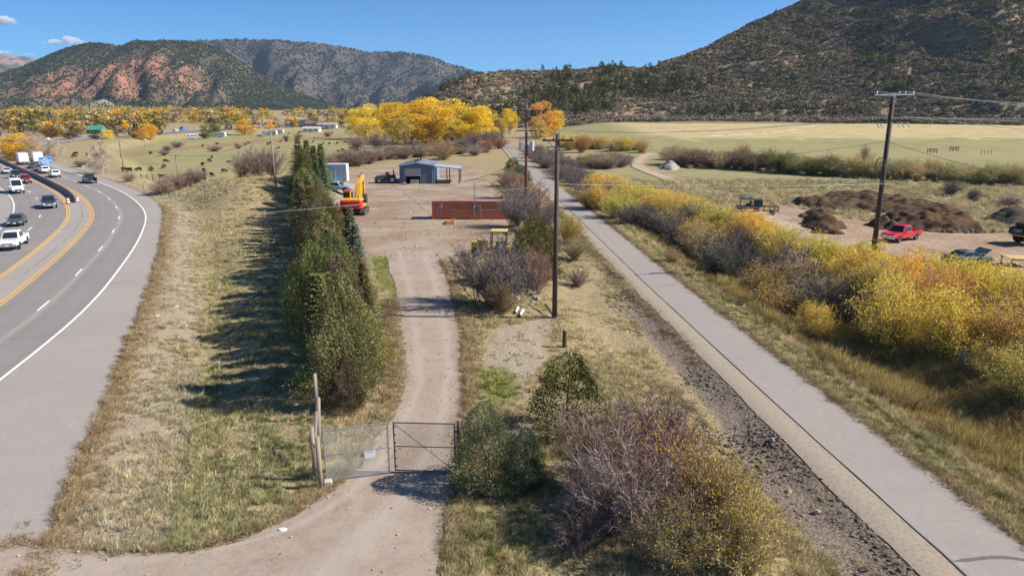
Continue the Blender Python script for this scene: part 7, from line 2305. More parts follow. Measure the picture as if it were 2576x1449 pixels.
# ------------------------------------------------------------ shipping container with its electric mast
RUSTR = M('container_red', (0.52, 0.18, 0.105), .7, .0, var=.2, scale=1.2, rgb2=(.42, .145, .085), spec=.2); RUSTT = M('container_roof', (.47, .22, .18), .6, .1, var=.15, scale=1.5)
def build_container():
    x, y, z = GT(1087, 553)
    t = thing('shipping_container', 'long rusty red shipping container with ribbed side and graffiti', 'container', (x, y, z))
    L, Wd, H = 12.19, 2.44, 2.6
    def corr(nm, n, length, d, mk, mat):
        per = length / n
        prof = []
        for k in range(n):
            a = k * per
            prof += [(a, 0), (a + per * .34, 0), (a + per * .56, d), (a + per * .88, d)]
        prof.append((length, 0))
        V = []; F = []
        for k, (a, b) in enumerate(prof): V += [mk(a, b, 0), mk(a, b, 1)]
        F = [(2 * k, 2 * k + 2, 2 * k + 3, 2 * k + 1) for k in range(len(prof) - 1)]
        MB().add(V, F).build(nm, mat, t)
    corr('side_wall', 38, L - .2, .036, lambda a, b, s: (.1 + a, .04 + b, .16 + s * (H - .30)), RUSTR)
    corr('side_wall', 38, L - .2, .06, lambda a, b, s: (.1 + a, Wd - .04 - b, .16 + s * (H - .30)), RUSTR)
    corr('end_wall', 8, Wd - .2, .05, lambda a, b, s: (.04 + b, .1 + a, .16 + s * (H - .30)), RUSTR)
    corr('roof', 46, L - .1, .045, lambda a, b, s: (.05 + a, .03 + s * (Wd - .06), H - .02 - b), RUSTT)
    MB().box((L - .05, Wd / 2, H / 2), (.06, Wd - .2, H - .3)).build('door_end', RUSTR, t)
    for py in (.05, Wd - .05):
        MB().box((L / 2, py, .08), (L, .1, .16)).build('bottom_rail', RUSTR, t); MB().box((L / 2, py, H - .07), (L, .1, .12)).build('top_rail', RUSTT, t)
        for px in (.06, L - .06): MB().box((px, py, H / 2), (.12, .12, H - .002)).build('corner_post', RUSTR, t)
    # electric service on the long side
    MB().tube((6.0, -.10, 1.2), (6.0, -.10, 5.3), .05, n=8).build('mast', GALV, t); MB().tube((6.25, -.12, 2.6), (6.25, -.12, 5.2), .03, n=8).build('mast', GALV, t)
    MB().path([(6.0, -.1, 5.3), (6.1, -.25, 5.42), (6.2, -.3, 5.3)], .06, 8).build('weather_head', GALV, t)
    MB().box((5.98, -.12, 1.25), (.3, .2, 1.25)).build('meter_box', M('meter_grey', (.34, .40, .40), .5, var=.15), t, False, .02)
    pb = MB().box((6.65, -.13, 1.55), (.5, .22, .9)).build('breaker_panel', M('panel_grey', (.20, .23, .22), .5, var=.15), t, False, .02)
    MB().box((6.65, -.25, 1.55), (.42, .02, .8)).build('panel_door', M('panel_grey', (.20, .23, .22)), pb)
    MB().tube((2.6, -.06, 1.42), (11.4, -.06, 1.42), .03, n=8).build('conduit', GALV, t)
    MB().tube((6.95, -.1, .2), (6.95, -.1, 1.2), .03, n=8).build('conduit', GALV, t)
    # spray-painted tag: pale strokes down the third and fourth ribs
    gm = M('spray_paint', (.50, .50, .60), .7, var=.1)
    rr = random.Random(11)
    gx = 1.35
    for k, (dz, pts) in enumerate([(2.15, [(-.18, .1), (0, -.1), (.02, .12), (.18, -.05)]), (1.85, [(-.15, .12), (.15, .1), (-.12, -.1), (.18, -.12)]), (1.52, [(-.12, -.14), (-.1, .12), (.12, .1), (.1, -.1)]), (1.2, [(-.2, 0), (.2, .05), (0, .14), (.02, -.14)]), (.88, [(-.14, .1), (-.14, -.1), (.14, -.1), (.12, .1), (-.1, .11)]), (.58, [(-.12, .1), (.14, .08), (-.12, -.08), (.14, -.1)])]):
        m = MB()
        for a, b in zip(pts[:-1], pts[1:]): m.tube((gx + a[0], .025, dz + a[1]), (gx + b[0], .025, dz + b[1]), .028, n=4)
        m.build('graffiti_letter', gm, t)
    m = MB(); q = [(gx - .45 + .2 * math.cos(a), .025, 1.35 + .3 * math.sin(a)) for a in np.linspace(.6, 4.4, 9)]; m.path(q, .025, 4); m.build('graffiti_letter', M('spray_teal', (.22, .33, .36), .7), t)
build_container()
# rusty orange bucket lying before the container
x, y, z = GT(1128, 565)
t = thing('digger_bucket', 'rusty orange digger bucket lying before the container', 'bucket', (x, y, z), .3)
OR = M('rusty_orange', (.50, .19, .05), .8, var=.3, scale=3, rgb2=(.16, .08, .04))
MB().prism([(-.8, .05), (-.3, .42), (.5, .5), (.75, .12), (.6, .02), (0, .0)], -.5, -.46).build('side_plate', OR, t); MB().prism([(-.8, .05), (-.3, .42), (.5, .5), (.75, .12), (.6, .02), (0, .0)], .46, .5).build('side_plate', OR, t)
MB().prism([(-.8, .05), (-.3, .42), (.5, .5), (.48, .46), (-.28, .38), (-.74, .04)], -.46, .46).build('shell', OR, t); MB().box((.75, 0, .55), (.12, .3, .7), 0, 0, .5).build('hitch', OR, t)

# ------------------------------------------------------------ excavator
YEL = M('machine_yellow', (.72, .40, .03), .45, var=.12, scale=2, rgb2=(.55, .30, .05)); REDM = M('machine_red', (.62, .03, .025), .4, var=.1, scale=2); TRK = M('track_steel', (.10, .085, .075), .8, .3, var=.35, scale=5)
def build_excavator():
    x, y, z = GT(884, 544)
    t = thing('excavator', 'yellow excavator with red counterweight seen from behind', 'excavator', (x, y + 2.2, z), R(92))
    t.scale = (1.12, 1.12, 1.12)
    # local +X points away from us along the boom
    for s in (-1, 1):
        pts = [(-1.9, .38), (-1.7, .1), (-1.4, .02), (1.4, .02), (1.7, .1), (1.9, .38), (1.75, .68), (1.45, .8), (-1.45, .8), (-1.75, .68)]
        tk = MB().prism(pts, s * 1.02, s * 1.62).build('track', TRK, t)
        per = [(a, b) for a, b in pts]
        for k in range(len(pts)):
            (a0, b0), (a1, b1) = pts[k], pts[(k + 1) % len(pts)]
            n = max(1, int(math.hypot(a1 - a0, b1 - b0) / .2))
            for q in range(n):
                f = (q + .5) / n
                MB().box((a0 + (a1 - a0) * f, s * 1.32, b0 + (b1 - b0) * f), (.13, .66, .05), 0, 0, -math.atan2(b1 - b0, a1 - a0)).build('track_shoe', TRK, tk)
    MB().box((0, 0, .62), (1.6, 2.1, .45)).build('carbody', TRK, t); MB().tube((0, 0, .8), (0, 0, 1.05), .75, n=18).build('slew_ring', TRK, t)
    MB().box((-.1, 0, 1.15), (3.4, 2.7, .2)).build('deck', YEL, t)
    # counterweight: rounded at the corners
    n = 10
    w = 1.42
    poly = [(-1.2, -w), (-1.2, w)] + [(-2.0 - .42 * math.sin(math.pi / 2 * k / n) ** .8 + 0, w - .55 * (k / n) ** 2) for k in range(n + 1)]
    poly += [(a, -b) for a, b in poly[:1:-1]]
    MB().prism(poly, 1.0, 1.98, 'z').build('counterweight', REDM, t, False, .05)
    MB().box((-1.2, .0, 2.0), (1.9, 2.66, .34)).build('engine_cover', YEL, t, False, .08)
    MB().tube((-.9, -.75, 2.15), (-.9, -.75, 2.6), .07, n=8).build('exhaust', TRK, t)
    cw = MB().box((.75, .88, 2.1), (1.75, 1.0, 1.75)).build('cab', YEL, t, False, .06)
    MB().box((.75, .88, 3.0), (1.8, 1.05, .06)).build('cab_roof', REDM, cw)
    MB().box((-.14, .88, 2.45), (.02, .78, .75)).build('rear_window', GLASS, cw); MB().box((.75, 1.39, 2.4), (1.3, .02, .9)).build('side_window', GLASS, cw); MB().box((.75, .37, 2.4), (1.3, .02, .9)).build('side_window', GLASS, cw); MB().box((1.635, .88, 2.35), (.02, .8, 1.0)).build('front_window', GLASS, cw)
    # boom rises away from us, stick folds down
    bm = MB()
    prof = [(.9, 1.35), (1.4, 1.25), (3.3, 3.6), (5.6, 4.35), (5.55, 4.75), (3.1, 4.35), (2.4, 3.75)]
    bm.prism(prof, -.52, -.02); bm.build('boom', YEL, t)
    MB().prism([(5.3, 4.9), (5.9, 4.6), (5.75, 1.9), (5.4, 1.9)], -.45, -.1).build('stick', YEL, t)
    for q in (-.66, .12): MB().tube((1.5, q, 1.5), (3.0, q, 3.5), .09, .06, 8).build('boom_cylinder', YEL, t)
    MB().tube((3.4, -.27, 4.5), (5.3, -.27, 5.0), .08, .06, 8).build('stick_cylinder', CHROME, t)
    MB().prism([(5.3, 1.95), (5.95, 1.9), (6.2, 1.2), (5.9, .5), (5.2, .6), (5.0, 1.1)], -.75, .2).build('bucket', TRK, t)
    # white stripe across the counterweight
    MB().box((-2.43, 0, 1.42), (.02, 1.7, .06), 0, R(-4)).build('stripe', WHITE, t)
build_excavator()

# ------------------------------------------------------------ old flatbed pickup and silver trailer behind the evergreens
def old_pickup():
    x, y, z = GT(846, 483)
    t = vehicle('pickup', (.30, .42, .52), 'faded blue and white old pickup loaded with scrap behind the excavator', (x, y, z), R(-4), 'faded_blue')
    j = thing('scrap_load', 'heap of scrap metal and pipes on the bed of the old pickup', 'scrap', (x - 1.85, y + .1, z + .62), 0)
    rr = random.Random(5)
    for k in range(16):
        a = Vector((rr.uniform(-.9, .8), rr.uniform(-.7, .7), rr.uniform(.05, .7))); b = a + Vector((rr.uniform(-.6, .6), rr.uniform(-.5, .5), rr.uniform(-.1, .5)))
        b.x = max(-1.1, min(.85, b.x)); b.y = max(-.8, min(.8, b.y))
        MB().tube(a, b, rr.uniform(.03, .09), n=6).build('scrap_pipe', rr.choice([STEEL_D, TRK, GALV]), j)
    MB().box((-.2, .2, .8), (1.4, .9, .06), .2, .25, .1).build('scrap_sheet', STEEL_D, j)
old_pickup()
def silver_trailer():
    x, y, z = GT(822, 468)
    t = thing('trailer', 'tall silver box trailer with white rim half hidden by the evergreens', 'trailer', (x, y, z), R(2))
    SILV = M('silver_sheet', (.62, .66, .72), .5, .1, var=.15, scale=1.5, stretch=(1, 1, .3)); WT_ = M('trailer_white', (.72, .74, .76), .5, var=.08)
    L, H, Wd = 9.0, 3.0, 2.4
    MB().box((-L / 2 + 3.6, 0, .75 + H / 2), (L, .06, H)).build('side_wall', SILV, t); MB().box((-L / 2 + 3.6, Wd, .75 + H / 2), (L, .06, H)).build('side_wall', SILV, t)
    MB().box((3.57, Wd / 2, .75 + H / 2), (.06, Wd - .08, H)).build('end_wall', SILV, t); MB().box((3.57 - L + .06, Wd / 2, .75 + H / 2), (.06, Wd - .08, H)).build('end_wall', SILV, t)
    MB().box((-L / 2 + 3.6, Wd / 2, .75), (L - .1, Wd - .1, .1)).build('floor', STEEL_D, t); MB().box((-L / 2 + 3.6, Wd / 2, .75 + H - .05), (L - .14, Wd - .1, .05)).build('roof', WT_, t)
    for py in (-.06, Wd + .06): MB().box((-L / 2 + 3.6, py, .75 + H), (L, .14, .16)).build('top_rim', WT_, t)
    for px in np.arange(3.6 - L + .3, 3.6, .75): MB().box((px, -.05, .75 + H / 2 - .1), (.06, .05, H - .25)).build('rib', SILV, t)
    MB().box((3.6, -.07, .75 + H / 2), (.16, .16, H)).build('corner_post', WT_, t)
    for px in (-3.2, -4.2):
        for py in (.2, Wd - .2): wheel(t, px, py, .45, .3, -1 if py < 1 else 1)
    for py in (.5, Wd - .5): MB().box((2.6, py, .38), (.12, .12, .78)).build('landing_leg', STEEL_D, t)
    o = thing('water_tank', 'round white tank in front of the silver trailer', 'tank', (x - .9, y - 1.5, z), 0)
    MB().tube((0, 0, 0.02), (0, 0, .9), .5, .5, 14).build('drum', WHITE, o); MB().tube((0, 0, .9), (0, 0, 1.15), .5, .18, 14).build('dome', WHITE, o); MB().tube((0, 0, 1.15), (0, 0, 1.22), .16, .16, 10).build('lid', BLACKP, o)
silver_trailer()

# ------------------------------------------------------------ backhoe behind the bare bush
def build_backhoe():
    t = thing('backhoe_loader', 'yellow backhoe loader half hidden behind the big bare bush', 'backhoe', (-2.1, 71.5, bz(-2.1, 71.5)), R(176))
    for px, py, r in ((-1.0, -.8, .72), (-1.0, .8, .72), (1.6, -.75, .48), (1.6, .75, .48)): wheel(t, px, py, r, .4, -1 if py < 0 else 1)
    MB().box((1.35, 0, 1.15), (1.7, .85, .8)).build('hood', YEL, t, False, .06); MB().box((-.3, 0, .8), (3.2, .9, .4)).build('chassis', YEL, t)
    MB().box((-.75, 0, 2.72), (1.75, 1.6, .1)).build('canopy', M('faded_yellow', (.66, .47, .13), .6, var=.15), t, False, .03)
    for px in (-1.5, .05):
        for py in (-.7, .7): MB().box((px, py, 1.8), (.09, .09, 1.78)).build('canopy_post', BLACKP, t)
    MB().box((-.7, 0, 1.25), (.6, .6, .5)).build('seat', BLACKP, t); MB().box((-1.05, 0, 1.65), (.12, .55, .6)).build('seat_back', BLACKP, t)
    MB().tube((.25, 0, 1.4), (.05, 0, 1.95), .03, n=6).build('steering_column', BLACKP, t)
    for s in (-1, 1): MB().path([(.4, s * .62, 1.25), (1.6, s * .62, 1.0), (2.3, s * .62, .4)], .08, 6).build('loader_arm', YEL, t)
    MB().prism([(2.2, .1), (2.8, .08), (2.4, .35), (2.3, .65), (2.1, .65)], -1.0, 1.0).build('loader_bucket', YEL, t)
    MB().prism([(-2.0, .7), (-2.3, .7), (-3.0, 2.6), (-2.85, 2.85), (-2.6, 2.75)], -.12, .12).build('boom', YEL, t)
    MB().prism([(-2.75, 2.8), (-3.05, 2.75), (-3.25, .9), (-3.05, .85)], -.1, .1).build('dipper', YEL, t); MB().tube((-2.1, .2, 1.2), (-2.8, .2, 2.4), .05, n=6).build('cylinder', CHROME, t)
    MB().prism([(-3.3, .95), (-2.9, .9), (-2.75, .4), (-3.1, .15), (-3.4, .5)], -.3, .3).build('bucket', TRK, t)
    for s in (-1, 1): MB().path([(-1.9, s * .6, .8), (-2.1, s * 1.0, .08)], .07, 6).build('stabiliser', YEL, t)
build_backhoe()
# ------------------------------------------------------------ right-hand yard
x, y, z = GT(2264, 604)
vehicle('pickup', (0.62, 0.015, 0.03), 'bright red pickup parked beside the leaning pole', (x, y, z), R(212), 'red')
x, y, z = GT(2432, 664)
dc = vehicle('sedan', (0.04, 0.055, 0.075), 'dark car with raised bonnet half hidden by the willows', (x, y, z), R(12), 'slate')
MB().box((1.45, 0, 1.2), (1.2, 1.5, .05), 0, 0, R(-32)).build('bonnet', paint('car_paint_slate', (0.055, 0.075, 0.09)), dc)
BLK = M('machine_black', (.02, .02, .022), .5, var=.2)
def loader():
    x, y, z = GT(2580, 612)
    t = thing('wheel_loader', 'yellow and black wheel loader cut off by the right picture edge', 'loader', (x + 1.2, y, z), R(18))
    # local -X is the rear, which faces the open yard on the left
    for px in (-1.4, 1.7):
        for py in (-1.05, 1.05): wheel(t, px, py, .78, .55, -1 if py < 0 else 1)
    MB().box((-1.7, 0, 1.25), (2.6, 2.1, .6)).build('rear_frame', YEL, t, False, .08)
    cwt = MB().prism([(-3.35, 1.2), (-3.2, 1.95), (-.6, 2.15), (-.6, 1.5), (-2.9, 1.2)], -1.12, 1.12).build('counterweight', BLK, t, False, .06)
    MB().box((-1.6, 0, 2.2), (2.2, 1.7, .55)).build('engine_hood', BLK, t, False, .1)
    for s in (-1, 1): MB().prism([(-2.2, 2.1), (-.3, 2.75), (-.1, 2.6), (-1.6, 2.0)], s * 1.0, s * 1.1).build('fender', YEL, t)
    cb = MB().box((.35, 0, 2.7), (1.5, 1.5, 1.7)).build('cab', M('cab_grey', (.22, .23, .2), .5), t, False, .05)
    MB().box((.35, 0, 3.62), (1.7, 1.7, .14)).build('cab_roof', YEL, cb)
    for s in (-1, 1): MB().box((.35, s * .76, 2.95), (1.2, .02, .9)).build('side_window', GLASS, cb)
    MB().box((-.41, 0, 2.95), (.02, 1.2, .9)).build('rear_window', GLASS, cb)
    MB().box((2.2, 0, 1.2), (1.6, 1.3, .9)).build('front_frame', YEL, t)
    for s in (-1, 1): MB().path([(1.4, s * .6, 2.1), (2.9, s * .6, 1.7), (3.7, s * .6, .7)], .14, 6).build('lift_arm', YEL, t)
    MB().prism([(3.6, .1), (4.7, .08), (4.2, .5), (4.0, 1.3), (3.6, 1.2)], -1.35, 1.35).build('bucket', YEL, t)
    text_mesh('CAT', .46, WHITE, t, (-2.62, -1.128, 1.72), (R(90), 0, 0), 'lettering', .004)
    text_mesh('CAT', .46, WHITE, t, (-3.30, 0, 1.62), (R(90), 0, R(-90)), 'lettering', .004)
loader()
x, y, z = GT(2556, 672)
t = thing('timber_platform', 'low pale timber platform table at the right edge', 'platform', (x + .6, y + .6, z), R(-8))
PLY = M('pale_timber', (.62, .42, .17), .75, var=.2, scale=3, stretch=(.3, 2, 1))
for k in range(8): MB().box((-1.05 + k * .3, 0, .86), (.28, 2.0, .05)).build('plank', PLY, t)
MB().box((0, -.96, .76), (2.4, .06, .14)).build('rail', PLY, t); MB().box((0, .96, .76), (2.4, .06, .14)).build('rail', PLY, t)
for px in (-1.1, 1.1):
    for py in (-.9, .9): MB().box((px, py, .35), (.12, .1, .7)).build('leg', PLY, t)

SOILD = M('dark_soil', (.085, .055, .035), .95, var=.5, scale=1.2, rgb2=(.135, .09, .058), bump=1.0, spec=.03); SOILT = M('rocky_soil', (.12, .076, .046), .95, var=.5, scale=1.5, rgb2=(.06, .038, .024), bump=1.0, spec=.03); GRAVP = M('grey_gravel', (.33, .29, .25), .95, var=.25, scale=5, bump=.6)
def mound(pts, h, mat, lb, seed, cell=.28, name='soil_mound', rough=1.0):
    """heap over an outline given in picture spots"""
    P = [GT(u, v)[:2] for u, v in pts]
    xs = np.arange(min(p[0] for p in P) - .5, max(p[0] for p in P) + .5, cell); ys = np.arange(min(p[1] for p in P) - .5, max(p[1] for p in P) + .5, cell)
    X, Y = np.meshgrid(xs, ys)
    d = poly_dist(X, Y, P) + 3.0 * (fbm(X / 3, Y / 3, 4, seed) - .5)
    Z = h * (1 - np.exp(-np.clip(d, 0, None) / (h * 1.1))) * (0.15 + 1.7 * fbm(X / 3.2, Y / 3.2, 4, seed + 1)) + rough * (fbm(X / 1.1, Y / 1.1, 4, seed + 2) - .45) * smooth(0, .6, d)
    Zb = base(X, Y)
    cx, cy = float(np.mean(X)), float(np.mean(Y)); cz = bz(cx, cy)
    Z = np.where(d > -.1, Zb + Z + .02, Zb - .35) - cz
    n, m = X.shape
    idx = np.arange(n * m).reshape(n, m)
    F = np.stack([idx[:-1, :-1], idx[:-1, 1:], idx[1:, 1:], idx[1:, :-1]], -1).reshape(-1, 4)
    keep = (d.ravel()[F] > -.6).any(1)
    F = F[keep]; used = np.unique(F); rm = -np.ones(n * m, int); rm[used] = np.arange(len(used))
    V = np.stack([X - cx, Y - cy, Z], -1).reshape(-1, 3)[used]
    o = obj(name, mesh_np(name, V, rm[F], None, True), mat)
    o.location = (cx, cy, cz)
    return tag(o, lb, 'mound')
mound([(1985, 512), (2080, 492), (2200, 492), (2330, 512), (2440, 545), (2350, 545), (2200, 535), (2080, 532)], 1.0, SOILD, 'long heap of dark soil behind the leaning pole', 3)
mound([(2005, 560), (2040, 535), (2090, 540), (2130, 575), (2100, 590), (2040, 585)], 1.6, SOILD, 'steep brown soil heap at the edge of the willows', 5)
mound([(2160, 565), (2250, 545), (2380, 540), (2450, 560), (2480, 585), (2400, 590), (2300, 582), (2200, 578)], 1.2, SOILT, 'rough rocky heap behind the red pickup', 7, rough=1.5)
mound([(2480, 555), (2520, 535), (2590, 535), (2600, 565), (2540, 575)], 1.3, M('dark_rubble', (.07, .052, .04), .95, var=.6, scale=3, rgb2=(.12, .09, .07), bump=1.0, spec=.05), 'heap of broken rock left of the wheel loader', 9, .35, 'rubble_heap', 1.1)
mound([(1655, 424), (1672, 412), (1700, 414), (1712, 425), (1690, 430)], 2.4, GRAVP, 'grey gravel heap beside the farm track', 11, .5, 'gravel_heap', .2)
mound([(1705, 420), (1730, 412), (1752, 420), (1735, 427)], 1.2, SOILT, 'small brown soil heap right of the gravel heap', 13, .5)
ROCKB = M('brown_stone', (.19, .155, .125), .9, var=.3, scale=4, bump=.4, spec=.1)
rr = random.Random(8)
for k in range(90):
    q = rr.random()
    if q < .55: u, v = rr.uniform(2490, 2590), rr.uniform(545, 575)
    else: u, v = rr.uniform(2280, 2500), rr.uniform(560, 592)
    crumpled(u, v - 4, rr.uniform(.14, .42), 'broken stone lying about the rocky heaps of the right yard', rr.choice([ROCKB, ROCKD, ROCKB]), 'stone', 'stone', .8)['group'] = 'stones of the right yard'

# utility vehicle and frame trailer behind the willows
def utv():
    x, y, z = GT(1884, 533)
    t = thing('utility_vehicle', 'open utility vehicle with dark roofs behind the willows', 'utility vehicle', (x, y, z), R(-12))
    TANB = M('tan_body', (.52, .33, .2), .6, var=.15); TEAL = M('dark_teal_roof', (.03, .06, .07), .5, var=.15)
    MB().box((-.2, 0, .65), (3.5, 1.45, .45)).build('body', TANB, t, False, .08)
    for px in (-1.2, 1.0):
        for py in (-.65, .65): wheel(t, px, py, .34, .28, -1 if py < 0 else 1)
    MB().box((-.55, 0, 2.0), (2.0, 1.5, .14)).build('roof', TEAL, t, False, .04); MB().box((1.2, 0, 1.85), (1.2, 1.4, .16)).build('rear_roof', TEAL, t, False, .04)
    for px in (-1.5, .35, .7, 1.75):
        for py in (-.66, .66): MB().tube((px, py, .8), (px + (.25 if px < 0 else 0), py, 1.95 if px < .5 else 1.8), .045, n=6).build('roll_bar', BLK, t)
    MB().box((-.2, 0, 1.05), (.6, 1.2, .35)).build('seat', BLK, t); MB().box((.1, 0, 1.35), (.14, 1.2, .6)).build('seat_back', BLK, t)
    MB().box((1.25, 0, 1.25), (1.0, 1.3, .8)).build('cargo_cover', TEAL, t)
utv()
x, y, z = GT(1938, 540)
t = thing('frame_trailer', 'small black frame trailer right of the utility vehicle', 'trailer', (x, y, z), R(-14))
fr = MB()
for py in (-.6, .6):
    fr.tube((-1.0, py, .55), (1.0, py, .55), .05, n=6); fr.tube((-1.0, py, 1.15), (1.0, py, 1.15), .05, n=6)
    for px in (-1.0, -.2, .5, 1.0): fr.tube((px, py, .55), (px, py, 1.15), .045, n=6)
for px in (-1.0, 1.0): fr.tube((px, -.6, .55), (px, .6, .55), .05, n=6); fr.tube((px, -.6, 1.15), (px, .6, 1.15), .05, n=6)
fr.build('frame', BLK, t); MB().tube((-1.0, 0, .5), (-1.9, 0, .4), .05, n=6).build('drawbar', BLK, t)
for py in (-.72, .72): wheel(t, .2, py, .3, .18, -1 if py < 0 else 1)
x, y, z = GT(2095, 474)
o = MB().box((0, 0, .06), (2.6, .35, .1), .1).build('plank', M('bleached_plank', (.6, .58, .5), .8, var=.1)); o.location = (x, y, z); tag(o, 'bleached white plank lying in the grass beyond the track', 'plank')

# white gate of the hay field
x0, y0, z0 = GT(1631, 387); x1, y1, _ = GT(1651, 387)
t = thing('field_gate', 'white barred gate at the far end of the farm track', 'gate', (x0, y0, z0), math.atan2(y1 - y0, x1 - x0))
L = math.hypot(x1 - x0, y1 - y0)
for h in (.35, .65, .95, 1.3): MB().box((L / 2, 0, h), (L, .05, .09)).build('bar', WHITE, t)
for q in (0, L / 3, 2 * L / 3, L): MB().box((q, 0, .75), (.09, .07, 1.5)).build('upright', WHITE, t)
# aluminium irrigation pipe in lengths across the hay field
pipe_pts = [(1692, 347, 1716, 347), (1740, 346.5, 1760, 346), (1785, 345, 1820, 343.5), (1832, 343, 1860, 341.8), (1868, 341.5, 1890, 340.2), (1915, 338.8, 1926, 338), (1942, 336.5, 1972, 332.5), (1974, 332, 2002, 328.2), (2022, 323.5, 2048, 318.5), (1480, 350, 1540, 349)]
for k, (u0, v0, u1, v1) in enumerate(pipe_pts):
    a = Vector(GT(u0, v0)); b = Vector(GT(u1, v1))
    o = MB().tube((0, 0, .35), tuple(b - a + Vector((0, 0, .35))), .11, n=8).build('irrigation_pipe', M('pale_pipe', (.72, .70, .66), .5, var=.08)); o.location = a
    tag(o, 'pale irrigation pipe length on the hay field, number %d from the left' % (k + 2 if k < 9 else 1), 'pipe', 'irrigation line')
# bits of corral on the field
for (u, v, w, lb) in ((2344, 386, 24, 'dark wooden corral panel standing in the hay field'), (2400, 381, 22, 'pale low corral rail right of the dark panel'), (2480, 390, 26, 'thin corral rail with post near the right edge of the field')):
    x, y, z = GT(u, v); L = w / FD * y
    t = thing('corral_fence', lb, 'fence', (x, y, z), .05)
    dk = 'dark' in lb
    mt_ = WOOD_D if dk else WOOD
    for q in (-L / 2, -L / 6, L / 5, L / 2): MB().box((q, 0, .8), (.14, .14, 1.7 if dk else 1.3)).build('post', mt_, t)
    for h in ((.6, 1.0, 1.4) if dk else (1.0,)): MB().box((0, 0, h), (L, .1, .16)).build('rail', mt_ if dk else WHITE, t)
# roadside pasture fence
def post_fence(pts, lb, H=1.3, rails=3, every=6.0):
    P = resample([GT(u, v)[:2] for u, v in pts], 60)
    s = np.concatenate([[0], np.cumsum(np.linalg.norm(np.diff(P, axis=0), axis=1))])
    x0, y0 = P[0]; z0 = bz(x0, y0)
    t = thing('pasture_fence', lb, 'fence', (x0, y0, z0))
    q = 0; prev = None
    wr = MB()
    while q < s[-1]:
        x, y = np.interp(q, s, P[:, 0]), np.interp(q, s, P[:, 1]); p = Vector((x - x0, y - y0, bz(x, y) - z0))
        MB().tube(p - Vector((0, 0, .3)), p + Vector((0, 0, H)), .08, .07, 7).build('post', WOOD, t)
        if prev is not None:
            for k in range(rails): wr.tube(prev + Vector((0, 0, .35 + k * .4)), p + Vector((0, 0, .35 + k * .4)), .012, n=4)
        prev = p; q += every
    wr.build('wires', GALV, t)
post_fence([(150, 408), (230, 425), (300, 440), (370, 455), (420, 470)], 'wire fence on grey posts between highway and pasture', every=5)
x, y, z = GT(385, 456)
t = thing('corral_gate', 'wooden pasture gate and posts at the corner below the crest', 'gate', (x, y, z), .4)
for q in (-2.4, -1.2, 0, 1.4, 2.8): MB().tube((q, 0, -.2), (q, 0, 1.7), .1, n=7).build('post', WOOD_D, t)
for h in (.5, .95, 1.4): MB().box((.2, 0, h), (5.2, .06, .1)).build('rail', WOOD_D, t)

# ------------------------------------------------------------ cattle
def cow_mesh(graze, seed):
    """body grown as one skin over a jointed skeleton; x is forward"""
    J = {}; E = []
    pts = [('rump', (-.95, 0, 1.18), .30), ('hip', (-.62, 0, 1.16), .42), ('belly', (-.1, 0, 1.08), .46), ('chest', (.5, 0, 1.08), .42), ('neck0', (.85, 0, 1.2 if not graze else 1.05), .27)]
    pts += [('neck1', (1.2, .05, 1.36), .2), ('poll', (1.38, .06, 1.45), .17), ('muzzle', (1.72, .08, 1.22), .10)] if not graze else [('neck1', (1.2, .05, .72), .2), ('poll', (1.42, .06, .5), .17), ('muzzle', (1.58, .08, .14), .10)]
    V = []; R_ = []
    for n, p, r in pts: J[n] = len(V); V.append(p); R_.append(r)
    for a, b in zip(pts[:-1], pts[1:]): E.append((J[a[0]], J[b[0]]))
    def chain(start, ps):
        k = J[start]
        for p, r in ps: V.append(p); R_.append(r); E.append((k, len(V) - 1)); k = len(V) - 1
    for s in (-1, 1):
        st = .12 * s
        chain('hip', [((-.72, s * .24, .86), .20), ((-.62 - st, s * .24, .66), .12), ((-.78 - st, s * .24, .42), .08), ((-.72 - st, s * .24, .06), .07)])
        chain('chest', [((.52, s * .22, .78), .17), ((.54 + st, s * .22, .44), .09), ((.52 + st, s * .22, .06), .07)])
        chain('poll', [((V[J['poll']][0] - .04, V[J['poll']][1] + s * .2, V[J['poll']][2] + .04), .05)])
    chain('rump', [((-1.1, 0, .95), .05), ((-1.14, 0, .5), .04)])
    me = bpy.data.meshes.new('cow'); me.from_pydata(V, E, [])
    o = bpy.data.objects.new('tmp_cow', me); COL.objects.link(o)
    o.modifiers.new('skin', 'SKIN'); 
    for i, r in enumerate(R_): me.skin_vertices[0].data[i].radius = (r, r)
    me.skin_vertices[0].data[J['belly']].use_root = True
    sb = o.modifiers.new('sub', 'SUBSURF'); sb.levels = 1; sb.render_levels = 1
    bpy.context.view_layer.update()
    out = bpy.data.meshes.new_from_object(o.evaluated_get(bpy.context.evaluated_depsgraph_get()))
    bpy.data.objects.remove(o)
    out.polygons.foreach_set('use_smooth', np.ones(len(out.polygons), bool))
    out.name = 'cow'
    return out
def hide_mat():
    m, nt, out = new_mat('cow_hide')
    oi = node(nt, 'ShaderNodeObjectInfo'); n = noisen(nt, 2.0, 3, .6, objcoord(nt))
    c = mixc(nt, n, oi.outputs['Color'], mixc(nt, 1.0, oi.outputs['Color'], (1.4, 1.3, 1.2), 'MULTIPLY'))
    bsdf(nt, out, c, .6); return m
HIDE = hide_mat()
COWS = [cow_mesh(True, 1), cow_mesh(False, 2)]
for m_ in COWS: m_.materials.clear(); m_.materials.append(HIDE)
